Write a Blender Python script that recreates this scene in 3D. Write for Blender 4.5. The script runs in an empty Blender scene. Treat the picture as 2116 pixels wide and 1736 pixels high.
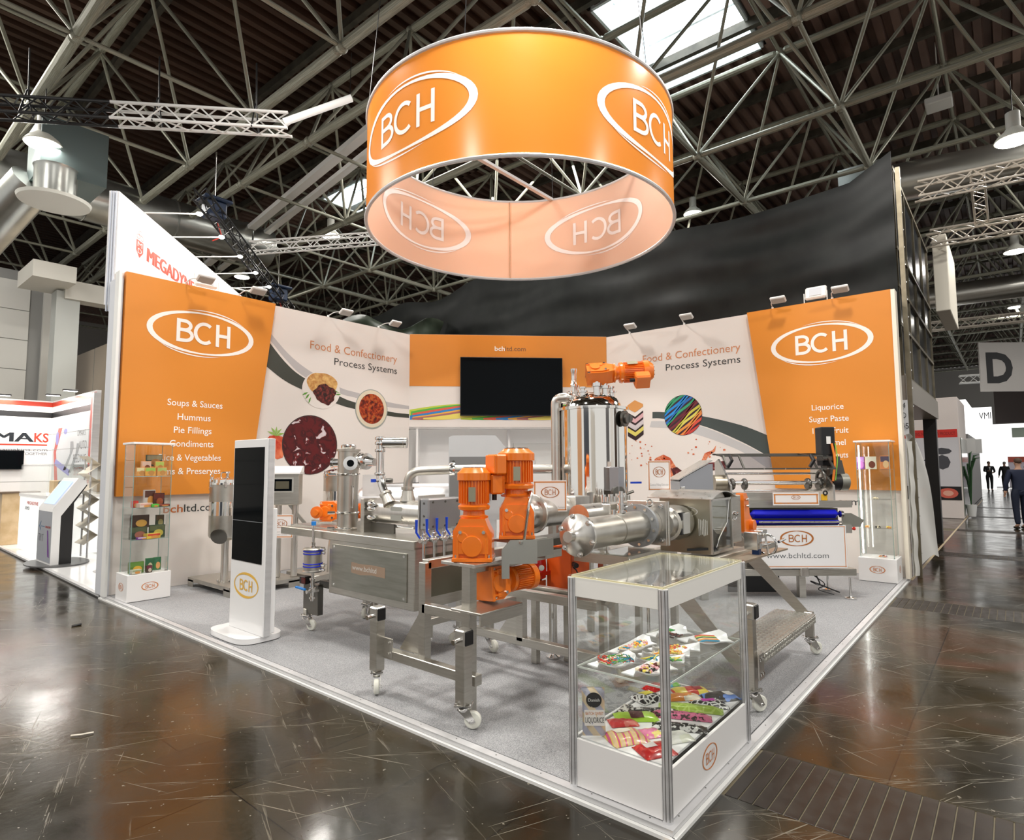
import bpy, bmesh, math, random
from mathutils import Vector, Matrix
random.seed(7)
C = bpy.context.scene.collection
PI = math.pi
scn = bpy.context.scene
# ---------------------------------------------------------------- camera
def cam_rot(yaw, pitch, roll):
    d = Vector((math.cos(yaw)*math.cos(pitch), math.sin(yaw)*math.cos(pitch), math.sin(pitch)))
    r = Vector((math.sin(yaw), -math.cos(yaw), 0)); u = r.cross(d)
    c, s = math.cos(roll), math.sin(roll)
    return c*r+s*u, -s*r+c*u, d
r_, u_, d_ = cam_rot(math.radians(39.9259), math.radians(4.4782), math.radians(-.2325))
CAM = Vector((-2.4621, -1.1844, 1.536))
cd = bpy.data.cameras.new('camera'); cam = bpy.data.objects.new('camera', cd); C.objects.link(cam)
m = Matrix((r_, u_, -d_)).transposed().to_4x4(); m.translation = CAM
cam.matrix_world = m
cd.sensor_width = 36; cd.lens = 36*1234.4/2116; cd.clip_start = .05; cd.clip_end = 200
scn.camera = cam
# ---------------------------------------------------------------- light and exposure
scn.view_settings.view_transform = 'Standard'; scn.view_settings.look = 'None'
scn.view_settings.gamma = 1; scn.view_settings.exposure = 0.72
scn.view_settings.use_curve_mapping = False
w = bpy.data.worlds.new('hall_light'); scn.world = w; w.use_nodes = True
w.node_tree.nodes['Background'].inputs[0].default_value = (1, .98, .95, 1)
w.node_tree.nodes['Background'].inputs[1].default_value = .5
def area(name, loc, power, size, rot=(0,0,0), col=(1,.96,.9), size_y=None):
    l = bpy.data.lights.new(name, 'AREA'); l.energy = power; l.color = col
    l.shape = 'DISK' if size_y is None else 'RECTANGLE'; l.size = size
    if size_y: l.size_y = size_y
    o = bpy.data.objects.new(name, l); C.objects.link(o); o.location = loc; o.rotation_euler = rot
    return o
HALL_LAMPS = [(-.12,10.98,6.94),(6.92,13.37,8.1),(13.98,5.63,8.9),(10.31,-1.48,6.95),(19.46,-1.54,7.58),(7.67,20.24,8.54),(31.2,-1.6,8.37)]
for i,(x,y,z) in enumerate(HALL_LAMPS):
    area('lamp_or_fill_light', (x,y,z-.06), 48, .5)
# added fill lights without lamp bodies, behind the photographer and around the stand
for x,y,p in [(-4,2,190),(-4,-5,170),(3,-4.5,220),(1.2,1.6,140),(5.4,5.6,100),(-5,8,170),(1.5,13,100),(9,17,170),(4.6,.4,100),(.9,5.2,90)]:
    area('lamp_or_fill_light', (x,y,7.4), p, .7)
area('lamp_or_fill_light', (-3.5,14,9.3), 620, 5)  # added broad fill discs near the roof, no such lamps hang there
area('lamp_or_fill_light', (9,9,9.3), 500, 6)
area('lamp_or_fill_light', (14,-5,9.3), 420, 5)
# ---------------------------------------------------------------- materials
MATS = {}
def mat(name, col, rough=.5, metal=0, spec=.5, coat=0, emit=0, alpha=None, trans=0, ior=1.45, bump=0, bscale=40, ecol=None):
    if name in MATS: return MATS[name]
    m = bpy.data.materials.new(name); m.use_nodes = True
    n = m.node_tree.nodes; b = n['Principled BSDF']; i = b.inputs
    i['Base Color'].default_value = (*col, 1); i['Roughness'].default_value = rough
    i['Metallic'].default_value = metal; i['Specular IOR Level'].default_value = spec
    i['Coat Weight'].default_value = coat; i['Coat Roughness'].default_value = .06
    i['Transmission Weight'].default_value = trans; i['IOR'].default_value = ior
    if emit: i['Emission Color'].default_value = (*(ecol or col), 1); i['Emission Strength'].default_value = emit
    if bump:
        t = n.new('ShaderNodeTexNoise'); t.inputs['Scale'].default_value = bscale; t.inputs['Detail'].default_value = 4
        tc = n.new('ShaderNodeTexCoord'); bp = n.new('ShaderNodeBump'); bp.inputs['Strength'].default_value = bump
        bp.inputs['Distance'].default_value = .01
        L = m.node_tree.links; L.new(tc.outputs['Object'], t.inputs['Vector']); L.new(t.outputs['Fac'], bp.inputs['Height']); L.new(bp.outputs[0], i['Normal'])
    MATS[name] = m; return m
def nodes(m):
    return m.node_tree.nodes, m.node_tree.links, m.node_tree.nodes['Principled BSDF']
def ramp(n, pts, interp='LINEAR'):
    r = n.new('ShaderNodeValToRGB'); r.color_ramp.interpolation = interp
    e = r.color_ramp.elements
    while len(e) < len(pts): e.new(.5)
    for k,(p,c) in enumerate(pts): e[k].position = p; e[k].color = (*c,1) if len(c)==3 else c
    return r
def vary(name, c1, c2, scale, rough=.5, metal=0, stretch=(1,1,1), detail=4, lo=.35, hi=.65, coat=0, bump=0, r2=None):
    "two colours mixed by noise"
    if name in MATS: return MATS[name]
    m = mat(name, c1, rough, metal, coat=coat); n, L, b = nodes(m)
    tc = n.new('ShaderNodeTexCoord'); mp = n.new('ShaderNodeMapping'); mp.inputs['Scale'].default_value = stretch
    t = n.new('ShaderNodeTexNoise'); t.inputs['Scale'].default_value = scale; t.inputs['Detail'].default_value = detail
    r = ramp(n, [(lo, c1), (hi, c2)])
    L.new(tc.outputs['Object'], mp.inputs[0]); L.new(mp.outputs[0], t.inputs['Vector']); L.new(t.outputs['Fac'], r.inputs[0]); L.new(r.outputs[0], b.inputs['Base Color'])
    if r2 is not None:
        rr = ramp(n, [(lo, (rough,)*3), (hi, (r2,)*3)]); L.new(t.outputs['Fac'], rr.inputs[0]); L.new(rr.outputs[0], b.inputs['Roughness'])
    if bump:
        bp = n.new('ShaderNodeBump'); bp.inputs['Strength'].default_value = bump; bp.inputs['Distance'].default_value = .01
        L.new(t.outputs['Fac'], bp.inputs['Height']); L.new(bp.outputs[0], b.inputs['Normal'])
    return m
steel = vary('brushed_steel', (.52,.50,.45), (.60,.58,.53), 6, .3, 1, (1,1,14), lo=.3, hi=.7, r2=.38)
steel_h = vary('satin_steel', (.62,.60,.56), (.70,.68,.64), 5, .27, 1, (6,6,1), lo=.3, hi=.7, r2=.34)
polished = mat('polished_steel', (.82,.80,.76), .06, 1)
chrome = mat('bright_steel', (.78,.77,.75), .14, 1)
dark_steel = mat('dark_steel', (.16,.155,.14), .35, 1)
orange_p = mat('orange_machine_paint', (.88,.20,.012), .32, 0, coat=.5)
white_l = mat('white_laminate', (.80,.79,.78), .4)
white_g = mat('white_gloss', (.86,.86,.86), .12)
white_w = mat('white_wall_vinyl', (.72,.67,.63), .5)
orange_w = mat('orange_wall_vinyl', (.67,.235,.024), .45)
alu = vary('aluminium', (.62,.62,.63), (.70,.70,.71), 3, .38, .45, (1,1,8), r2=.4)
black_p = mat('black_plastic', (.012,.012,.013), .4)
black_g = mat('black_glass', (.002,.003,.004), .05, spec=.09)
blue_p = mat('blue_plastic', (.01,.06,.55), .35)
nylon = mat('white_nylon_wheel', (.78,.78,.70), .35)
white_p = mat('white_paint', (.82,.82,.80), .35)
red_p = mat('red_paint', (.55,.03,.015), .4)
print_o = mat('print_orange', (.60,.20,.05), .5)
print_k = mat('print_charcoal', (.035,.04,.04), .5)
print_w = mat('print_white', (.86,.82,.78), .5)
galv = vary('galvanised_tube', (.23,.23,.175), (.42,.42,.35), 9, .45, .3, lo=.35, hi=.7)
clear = mat('clear_glass', (.97,1,.99), .0, trans=1, ior=1.45)
def thin_glass(name, tint=(.98,.99,.985), refl=.03, rough=0.0, op=0.0, opc=(.8,.8,.8)):
    if name in MATS: return MATS[name]
    m = bpy.data.materials.new(name); m.use_nodes = True; n = m.node_tree.nodes; L = m.node_tree.links
    n.remove(n['Principled BSDF']); out = n['Material Output']
    t = n.new('ShaderNodeBsdfTransparent'); t.inputs[0].default_value = (*tint,1)
    g = n.new('ShaderNodeBsdfGlossy'); g.inputs['Roughness'].default_value = rough; g.inputs['Color'].default_value = (1,1,1,1)
    lw = n.new('ShaderNodeLayerWeight'); lw.inputs[0].default_value = .5
    pw = n.new('ShaderNodeMath'); pw.operation = 'POWER'; pw.inputs[1].default_value = 4.2; L.new(lw.outputs['Facing'], pw.inputs[0])
    fr = n.new('ShaderNodeMath'); fr.operation = 'MULTIPLY_ADD'; fr.inputs[1].default_value = .93; fr.inputs[2].default_value = refl; L.new(pw.outputs[0], fr.inputs[0])
    mx = n.new('ShaderNodeMixShader'); L.new(fr.outputs[0], mx.inputs[0]); L.new(t.outputs[0], mx.inputs[1]); L.new(g.outputs[0], mx.inputs[2])
    last = mx
    if op:
        d = n.new('ShaderNodeBsdfDiffuse'); d.inputs[0].default_value = (*opc,1)
        m2 = n.new('ShaderNodeMixShader'); m2.inputs[0].default_value = op; L.new(mx.outputs[0], m2.inputs[1]); L.new(d.outputs[0], m2.inputs[2]); last = m2
    L.new(last.outputs[0], out.inputs[0]); MATS[name] = m; return m
glass = thin_glass('showcase_glass')
perspex = thin_glass('perspex_sheet', (.94,.95,.93))
film = thin_glass('plastic_film', (.9,.9,.88), rough=.4, op=.62, opc=(.85,.84,.8))
# ---------------------------------------------------------------- mesh helpers
def basis(d):
    d = d.normalized(); a = Vector((0,0,1)) if abs(d.z) < .9 else Vector((1,0,0))
    u = d.cross(a).normalized(); return u, d.cross(u).normalized()
class MB:
    def __init__(s, M=None): s.v = []; s.f = []; s.M = M
    def add(s, vs, fs, M=None):
        b = len(s.v)
        for p in vs:
            p = Vector(p)
            if M is not None: p = M @ p
            if s.M is not None: p = s.M @ p
            s.v.append(p)
        s.f += [tuple(b+i for i in f) for f in fs]; return s
    def box(s, c, size, M=None, bev=0):
        x,y,z = size[0]/2, size[1]/2, size[2]/2; c = Vector(c)
        if not bev:
            vs = [c+Vector((i*x,j*y,k*z)) for i in (-1,1) for j in (-1,1) for k in (-1,1)]
            return s.add(vs, [(0,1,3,2),(4,6,7,5),(0,4,5,1),(2,3,7,6),(0,2,6,4),(1,5,7,3)], M)
        bev = min(bev, x*.9, y*.9, z*.9); vs = []; idx = {}
        for i in (-1,1):
            for j in (-1,1):
                for k in (-1,1):
                    for a in range(3):
                        p = [i*x,j*y,k*z]
                        for q,e in enumerate((i,j,k)):
                            if q != a: p[q] -= e*bev
                        idx[(i,j,k,a)] = len(vs); vs.append(c+Vector(p))
        F = []
        for a in range(3):
            b, e = (a+1)%3, (a+2)%3
            for sg in (-1,1):
                q = []
                for sb,se in ((-1,-1),(1,-1),(1,1),(-1,1)):
                    t = [0,0,0]; t[a]=sg; t[b]=sb; t[e]=se; q.append(idx[(*t,a)])
                F.append(q if sg > 0 else q[::-1])
            for sb in (-1,1):
                for se in (-1,1):
                    def k(sa, face):
                        t = [0,0,0]; t[a]=sa; t[b]=sb; t[e]=se; return idx[(*t,face)]
                    q = [k(-1,b),k(1,b),k(1,e),k(-1,e)]
                    F.append(q if sb*se < 0 else q[::-1])
        for i in (-1,1):
            for j in (-1,1):
                for k in (-1,1):
                    q = [idx[(i,j,k,0)],idx[(i,j,k,1)],idx[(i,j,k,2)]]
                    F.append(q if i*j*k > 0 else q[::-1])
        return s.add(vs, F, M)
    def bar(s, p0, p1, w, h=None, up=(0,0,1), bev=0):
        "rectangular bar between two points"
        p0, p1 = Vector(p0), Vector(p1); d = p1-p0; L = d.length; d.normalize(); h = h or w
        a = Vector(up)
        if abs(a.dot(d)) > .98: a = Vector((1,0,0))
        x = d.cross(a).normalized(); z = x.cross(d)
        M = Matrix((x, d, z)).transposed().to_4x4(); M.translation = (p0+p1)/2
        return s.box((0,0,0), (w,L,h), M, bev)
    def cyl(s, p0, p1, r0, r1=None, n=16, cap=True, M=None):
        p0, p1 = Vector(p0), Vector(p1); r1 = r0 if r1 is None else r1; u, v = basis(p1-p0); vs = []
        for p,r in ((p0,r0),(p1,r1)):
            for k in range(n):
                a = 2*PI*k/n; vs.append(p+(u*math.cos(a)+v*math.sin(a))*r)
        F = [(k,(k+1)%n,n+(k+1)%n,n+k) for k in range(n)]
        if cap: F += [tuple(range(n))[::-1], tuple(range(n,2*n))]
        return s.add(vs, F, M)
    def lathe(s, base, axis, prof, n=24, M=None):
        "prof: (distance along axis, radius)"
        base, axis = Vector(base), Vector(axis).normalized(); u, v = basis(axis); vs = []; F = []
        for t,r in prof:
            for k in range(n):
                a = 2*PI*k/n; vs.append(base+axis*t+(u*math.cos(a)+v*math.sin(a))*max(r,1e-4))
        for i in range(len(prof)-1):
            for k in range(n): F.append((i*n+k, i*n+(k+1)%n, (i+1)*n+(k+1)%n, (i+1)*n+k))
        F.append(tuple(range(n))[::-1]); F.append(tuple(range((len(prof)-1)*n, len(prof)*n)))
        return s.add(vs, F, M)
    def tube(s, pts, r, n=10, M=None, cap=True):
        pts = [Vector(p) for p in pts]; rs = r if isinstance(r,(list,tuple)) else [r]*len(pts); vs = []; F = []
        d0 = (pts[1]-pts[0]).normalized(); u, v = basis(d0)
        for i,p in enumerate(pts):
            d = (pts[min(i+1,len(pts)-1)]-pts[max(i-1,0)]).normalized()
            q = d0.rotation_difference(d); u = q @ u; v = q @ v; d0 = d
            for k in range(n):
                a = 2*PI*k/n; vs.append(p+(u*math.cos(a)+v*math.sin(a))*rs[i])
        m = len(pts)
        for i in range(m-1):
            for k in range(n): F.append((i*n+k, i*n+(k+1)%n, (i+1)*n+(k+1)%n, (i+1)*n+k))
        if cap: F.append(tuple(range(n))[::-1]); F.append(tuple(range((m-1)*n, m*n)))
        return s.add(vs, F, M)
    def torus(s, c, axis, R, r, n=24, k=8, M=None):
        c = Vector(c); u, v = basis(Vector(axis)); ax = Vector(axis).normalized(); vs = []; F = []
        for i in range(n):
            a = 2*PI*i/n; e = u*math.cos(a)+v*math.sin(a)
            for j in range(k):
                b = 2*PI*j/k; vs.append(c+e*(R+r*math.cos(b))+ax*r*math.sin(b))
        for i in range(n):
            for j in range(k): F.append((i*k+j, i*k+(j+1)%k, ((i+1)%n)*k+(j+1)%k, ((i+1)%n)*k+j))
        return s.add(vs, F, M)
    def prism(s, poly, z0, z1, M=None):
        "polygon in local xy (counter-clockwise) pulled from z0 to z1"
        n = len(poly); vs = [(x,y,z0) for x,y in poly]+[(x,y,z1) for x,y in poly]
        F = [tuple(range(n))[::-1], tuple(range(n,2*n))]+[(k,(k+1)%n,n+(k+1)%n,n+k) for k in range(n)]
        return s.add(vs, F, M)
    def sph(s, c, r, n=12, sc=(1,1,1), M=None):
        c = Vector(c); vs = []; F = []; h = n//2
        for i in range(h+1):
            t = PI*i/h
            for k in range(n):
                a = 2*PI*k/n; vs.append(c+Vector((r*sc[0]*math.sin(t)*math.cos(a), r*sc[1]*math.sin(t)*math.sin(a), r*sc[2]*math.cos(t))))
        for i in range(h):
            for k in range(n): F.append((i*n+k, (i+1)*n+k, (i+1)*n+(k+1)%n, i*n+(k+1)%n))
        return s.add(vs, F, M)
    def grid(s, fn, nu, nv, M=None, th=0):
        "sheet fn(u,v) for u,v in 0..1; th gives it thickness downwards"
        vs = [Vector(fn(i/nu, j/nv)) for i in range(nu+1) for j in range(nv+1)]; w = nv+1
        F = [(i*w+j, (i+1)*w+j, (i+1)*w+j+1, i*w+j+1) for i in range(nu) for j in range(nv)]
        if th:
            b = len(vs); vs += [p-Vector((0,0,th)) if not isinstance(th, Vector) else p-th for p in vs]
            F += [tuple(x+b for x in f[::-1]) for f in F]
            E = [i*w for i in range(nu+1)]+[nu*w+j for j in range(1,nv+1)]+[i*w+nv for i in range(nu-1,-1,-1)]+[j for j in range(nv-1,0,-1)]
            for q in range(len(E)): a, c = E[q], E[(q+1)%len(E)]; F.append((a, a+b, c+b, c))
        return s.add(vs, F, M)
    def mesh(s, name, m, smooth=35):
        me = bpy.data.meshes.new(name); me.from_pydata([tuple(p) for p in s.v], [], s.f); me.update()
        if 5 < len(s.f) < 30000:
            bm = bmesh.new(); bm.from_mesh(me); bmesh.ops.recalc_face_normals(bm, faces=bm.faces); bm.to_mesh(me); bm.free()
        for k in (m if isinstance(m,(list,tuple)) else [m]): me.materials.append(k)
        if smooth:
            me.shade_smooth(); me.set_sharp_from_angle(angle=math.radians(smooth))
        return me
    def build(s, name, m, parent=None, smooth=35):
        o = bpy.data.objects.new(name, s.mesh(name, m, smooth)); C.objects.link(o)
        if parent: o.parent = parent
        return o
def arc(c, p, q, R, a0, a1, n=6):
    "points on an arc, p and q unit vectors"
    c, p, q = Vector(c), Vector(p), Vector(q)
    return [c+(p*math.cos(a0+(a1-a0)*k/n)+q*math.sin(a0+(a1-a0)*k/n))*R for k in range(n+1)]
def bend(pts, R, n=5):
    "round the corners of a path"
    pts = [Vector(p) for p in pts]; out = [pts[0]]
    for i in range(1, len(pts)-1):
        a, b, c = pts[i-1], pts[i], pts[i+1]; u = (a-b); v = (c-b)
        t = min(R, u.length*.49, v.length*.49); A = b+u.normalized()*t; B = b+v.normalized()*t
        for k in range(n+1):
            s = k/n; out.append((1-s)**2*A+2*s*(1-s)*b+s*s*B)
    return out+[pts[-1]]
def tag(o, label=None, cat=None, group=None, kind=None):
    if label: o['label'] = label
    if cat: o['category'] = cat
    if group: o['group'] = group
    if kind: o['kind'] = kind
    return o
def thing(name, label, cat, loc=(0,0,0), rz=0, group=None, kind=None, M=None):
    o = bpy.data.objects.new(name, None); o.empty_display_size = .1; C.objects.link(o)
    if M is not None: o.matrix_world = M
    else: o.location = loc; o.rotation_euler = (0,0,rz)
    return tag(o, label, cat, group, kind)
def kids(o): return [c for c in C.objects if c.parent == o]
def dup(o, parent=None, loc=None, rz=None):
    ch = kids(o)
    c = o.copy(); C.objects.link(c)
    if parent: c.parent = parent
    if loc is not None: c.location = loc
    if rz is not None: c.rotation_euler = (0,0,rz)
    for k in ch: dup(k, c)
    return c
_txt = {}
def text_mesh(s, weight=0):
    key = (s, weight)
    if key in _txt: return _txt[key]
    cu = bpy.data.curves.new('t', 'FONT'); cu.body = s; cu.offset = weight; cu.resolution_u = 3
    o = bpy.data.objects.new('t', cu); C.objects.link(o); bpy.context.view_layer.update()
    dg = bpy.context.evaluated_depsgraph_get(); me = bpy.data.meshes.new_from_object(o.evaluated_get(dg))
    vs = [tuple(v.co) for v in me.vertices]; fs = [tuple(p.vertices) for p in me.polygons]
    bpy.data.objects.remove(o); bpy.data.curves.remove(cu); bpy.data.meshes.remove(me)
    _txt[key] = (vs, fs); return vs, fs
def text_mb(mb, s, x0, x1, y0, h, z, weight=0, cap=.73, M=None):
    "letters from x0 to x1 with baseline y0 and capital height h"
    vs, fs = text_mesh(s, weight)
    a = min(v[0] for v in vs); b = max(v[0] for v in vs); k = h/cap
    k *= .73/.73; sx = (x1-x0)/(b-a)
    mb.add([(x0+(v[0]-a)*sx, y0+v[1]*h/.70, z) for v in vs], fs, M); return mb
def bold_mb(mb, s, x0, x1, y0, h, z, b=.012, M=None):
    for k in range(4): text_mb(mb, s, x0+b*k/3, x1-b+b*k/3, y0, h, z+.0004*k, 0, M=M)
    return mb
def ring_stroke(mb, cx, cy, a, b, tilt, t_of, a0, a1, z, n=48, map=None):
    "elliptic brush stroke whose width follows t_of(angle)"
    vs = []
    for k in range(n+1):
        t = a0+(a1-a0)*k/n; w = t_of((t-a0)/(a1-a0) if a1-a0 < 6.2 else t)
        for s in (-.5,.5):
            x = (a+s*w)*math.cos(t); y = (b+s*w)*math.sin(t)
            vs.append((cx+x*math.cos(tilt)-y*math.sin(tilt), cy+x*math.sin(tilt)+y*math.cos(tilt), z))
    mb.add(vs, [(2*k, 2*k+1, 2*k+3, 2*k+2) for k in range(n)])
def logo(mb, cx, cy, a, b, z, letters=True, thick=1):
    "oval brush ring with the three capital letters"
    W = a*.10*thick
    ring_stroke(mb, cx, cy, a*.95, b*.93, 0, lambda t: W*(.28+.72*abs(math.cos(t))**1.5), 0, 2*PI, z)
    sw = lambda u: W*.22*math.sin(PI*min(1,max(0,u)))+.0002
    ring_stroke(mb, cx+a*.04, cy+b*.06, a*.9, b*1.0, 0, sw, .55, 2.0, z+.0003, 20)
    ring_stroke(mb, cx-a*.04, cy-b*.06, a*.9, b*1.0, 0, sw, .55+PI, 2.0+PI, z+.0003, 20)
    if letters: bch(mb, cx, cy, a*.95, b*.95, z)
def bch(mb, cx, cy, w, h, z, wt=.13):
    "rounded thin capitals B C H, width w, height h"
    t = h*wt; x0 = cx-w/2; lw = w*.27; y0 = cy-h/2
    zz = [z]
    def st(pts):
        zz[0] += .0004; pts = [Vector((*p,zz[0])) for p in pts]; vs = []
        for i,p in enumerate(pts):
            d = (pts[min(i+1,len(pts)-1)]-pts[max(i-1,0)]).normalized(); nrm = Vector((-d.y,d.x,0))*t/2
            vs += [p-nrm, p+nrm]
        mb.add(vs, [(2*k,2*k+2,2*k+3,2*k+1) for k in range(len(pts)-1)])
    def lobe(xa, yc, rx, ry):
        return [(xa+rx*math.sin(PI*k/10), yc-ry*math.cos(PI*k/10)) for k in range(11)]
    q = t/2
    st([(x0+q,y0),(x0+q,y0+h)])
    st([(x0+q,y0+q)]+lobe(x0+lw*.55, y0+q+(h*.53-q)/2, lw*.48, (h*.53-q)/2)+[(x0+q,y0+h*.53)])
    st([(x0+q,y0+h*.53)]+lobe(x0+lw*.5, y0+h*.53+(h*.47-q)/2, lw*.42, (h*.47-q)/2)+[(x0+q,y0+h-q)])
    xc = x0+w*.505; 
    st([(xc+lw*.62*math.cos(a)+.0, y0+h/2+(h/2-q)*math.sin(a)) for a in [.85+k*(2*PI-1.7)/20 for k in range(21)]])
    xh = x0+w-lw*.92
    st([(xh,y0),(xh,y0+h)]); st([(x0+w-q,y0),(x0+w-q,y0+h)]); st([(xh,y0+h*.5),(x0+w-q,y0+h*.5)])
def disc(mb, cx, cy, a, b, z, n=40):
    vs = [(cx+a*math.cos(2*PI*k/n), cy+b*math.sin(2*PI*k/n), z) for k in range(n)]
    mb.add(vs, [tuple(range(n))])
# ================================================================= THE HALL
def floor_material():
    m = mat('worn_brown_floor', (.03,.018,.01), .2); n, L, b = nodes(m)
    tc = n.new('ShaderNodeTexCoord')
    def noise(scale, st=(1,1,1), rot=0, detail=3, dist=0):
        mp = n.new('ShaderNodeMapping'); mp.vector_type = 'TEXTURE'; mp.inputs['Scale'].default_value = tuple(1/q for q in st); mp.inputs['Rotation'].default_value = (0,0,rot)
        t = n.new('ShaderNodeTexNoise'); t.inputs['Scale'].default_value = scale; t.inputs['Detail'].default_value = detail; t.inputs['Distortion'].default_value = dist
        L.new(tc.outputs['Object'], mp.inputs[0]); L.new(mp.outputs[0], t.inputs['Vector']); return t.outputs['Fac']
    def math_(op, a, b_=None, v=None):
        q = n.new('ShaderNodeMath'); q.operation = op; L.new(a, q.inputs[0])
        if b_ is not None: L.new(b_, q.inputs[1])
        if v is not None: q.inputs[1].default_value = v
        return q.outputs[0]
    base = ramp(n, [(.3,(.009,.008,.005)),(.46,(.022,.018,.010)),(.57,(.036,.027,.014)),(.70,(.060,.022,.009))])
    L.new(noise(.7, detail=5, dist=.6), base.inputs[0])
    # floor boards with their own shade
    br = n.new('ShaderNodeTexBrick'); br.inputs['Scale'].default_value = 1; br.inputs['Brick Width'].default_value = 2.0; br.inputs['Row Height'].default_value = .62
    br.inputs['Mortar Size'].default_value = .004; br.inputs['Color1'].default_value = (.75,.75,.75,1); br.inputs['Color2'].default_value = (1.2,1.15,1.1,1); br.inputs['Mortar'].default_value = (.25,.25,.25,1)
    L.new(tc.outputs['Object'], br.inputs['Vector'])
    mu = n.new('ShaderNodeMix'); mu.data_type = 'RGBA'; mu.blend_type = 'MULTIPLY'; mu.inputs[0].default_value = 1
    L.new(base.outputs[0], mu.inputs[6]); L.new(br.outputs['Color'], mu.inputs[7])
    # scratches: long thin streaks in several directions, broken up by patches
    total = None
    patch = ramp(n, [(.5,(0,0,0)),(.68,(1,1,1))]); L.new(noise(.9, detail=2), patch.inputs[0])
    for k,(rot,sc) in enumerate([(.35,60),(1.15,70),(-.5,66),(.9,90),(-1.2,80),(.05,95),(.6,120),(-.9,110)]):
        s = ramp(n, [(.715,(0,0,0)),(.77,(1,1,1))]); L.new(noise(1, (sc,.9+.25*(k%3),1), rot+k*.01, 1, .0), s.inputs[0])
        o = s.outputs[0]
        if k > 1: o = math_('MULTIPLY', o, patch.outputs[0])
        total = o if total is None else math_('MAXIMUM', total, o)
    vo = n.new('ShaderNodeTexVoronoi'); vo.inputs['Scale'].default_value = 14; L.new(tc.outputs['Object'], vo.inputs['Vector'])
    sp = ramp(n, [(.035,(1,1,1)),(.06,(0,0,0))]); L.new(vo.outputs['Distance'], sp.inputs[0])
    chip = ramp(n, [(.70,(0,0,0)),(.72,(1,1,1))]); L.new(noise(24, detail=5), chip.inputs[0])
    total = math_('MAXIMUM', total, sp.outputs[0]); total = math_('MAXIMUM', total, chip.outputs[0])
    for rot,sc in ((.8,9),(-.35,12)):
        sb = ramp(n, [(.60,(0,0,0)),(.66,(1,1,1))]); L.new(noise(1,(sc,.35,1),rot,2), sb.inputs[0])
        fs = ramp(n, [(.52,(0,0,0)),(.60,(1,1,1))]); L.new(noise(1,(150,5,1),rot,3), fs.inputs[0])
        total = math_('MAXIMUM', total, math_('MULTIPLY', math_('MULTIPLY', sb.outputs[0], fs.outputs[0]), v=.55))
    total = math_('MULTIPLY', total, v=.36)
    mx = n.new('ShaderNodeMix'); mx.data_type = 'RGBA'; L.new(total, mx.inputs[0]); L.new(mu.outputs[2], mx.inputs[6]); mx.inputs[7].default_value = (.42,.38,.30,1)
    L.new(mx.outputs[2], b.inputs['Base Color'])
    rr = ramp(n, [(.3,(.12,)*3),(.7,(.27,)*3)]); L.new(noise(3, detail=6), rr.inputs[0])
    L.new(math_('ADD', rr.outputs[0], math_('MULTIPLY', total, v=.5)), b.inputs['Roughness'])
    bp = n.new('ShaderNodeBump'); bp.inputs['Strength'].default_value = .10; bp.inputs['Distance'].default_value = .006
    L.new(math_('ADD', noise(26, detail=5), math_('MULTIPLY', br.outputs['Fac'], v=-2)), bp.inputs['Height']); L.new(bp.outputs[0], b.inputs['Normal'])
    b.inputs['Coat Weight'].default_value = .12; b.inputs['Coat Roughness'].default_value = .08
    return m
floor_m = floor_material()
ZF = -.045
CH = [(.50,1.10),(5.50,6.10),(10.5,11.1),(15.5,16.1),(20.5,21.1),(25.5,26.1)]
mb = MB(); chn = MB(); xs = [-22]
for a,b in CH: xs += [a,b]
xs.append(70)
for i in range(len(xs)-1):
    if i % 2 == 0: mb.add([(xs[i],-20,ZF),(xs[i+1],-20,ZF),(xs[i+1],45,ZF),(xs[i],45,ZF)], [(0,1,2,3)])
    else:
        a, b = xs[i], xs[i+1]; d = ZF-.006
        chn.add([(a,-20,d),(b,-20,d),(b,45,d),(a,45,d),(a,-20,ZF),(a,45,ZF),(b,-20,ZF),(b,45,ZF)], [(0,1,2,3),(4,0,3,5),(1,6,7,2)])
floor = mb.build('floor', floor_m, smooth=0); tag(floor, kind='structure'); chn.build('channel_bed', mat('channel_grout',(.16,.135,.085),.6), floor, smooth=0)
slat_m = vary('channel_slat', (.013,.008,.005), (.028,.019,.012), 5, .33, lo=.4, hi=.7, r2=.5)
sm = MB().box((0,0,0), (.590,.0605,.006), bev=.0012).mesh('slat', slat_m)
for ci,(a,b) in enumerate(CH):
    far = MB()
    for k in range(60):
        y = -.06-k*.0672
        if ci < 2 and y > -1.7:
            o = bpy.data.objects.new('slat', sm); C.objects.link(o); o.parent = floor; o.location = ((a+b)/2, y, ZF-.0022+random.uniform(-.0005,.0005))
        elif y > -6: far.box(((a+b)/2, y, ZF-.0022), (.590,.0605,.006))
    tag(far.build('slats', slat_m, floor), kind='stuff')
# yellowish guide line along the right side of the aisle
MB().box((20,-.02,ZF+.0015), (25,.035,.003)).build('floor_line', mat('line_tape',(.62,.50,.33),.4), floor)
# litter on the hall floor
def litter(pts, r, col, label, cat='litter'):
    o = MB().tube(pts, r, 5).build('litter', mat('litter_%d'%len(MATS), col, .6)); tag(o, label, cat)
litter([(-1.33,3.17,ZF+.008),(-1.29,3.13,ZF+.012),(-1.23,3.12,ZF+.008)], .006, (.7,.65,.55), 'twisted scrap of pale paper lying on the brown floor at left')
litter([(-.60,6.13,ZF+.006),(-.52,6.14,ZF+.012)], .012, (.02,.02,.02), 'small dark scrap on the floor before the white neighbouring stand')
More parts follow.
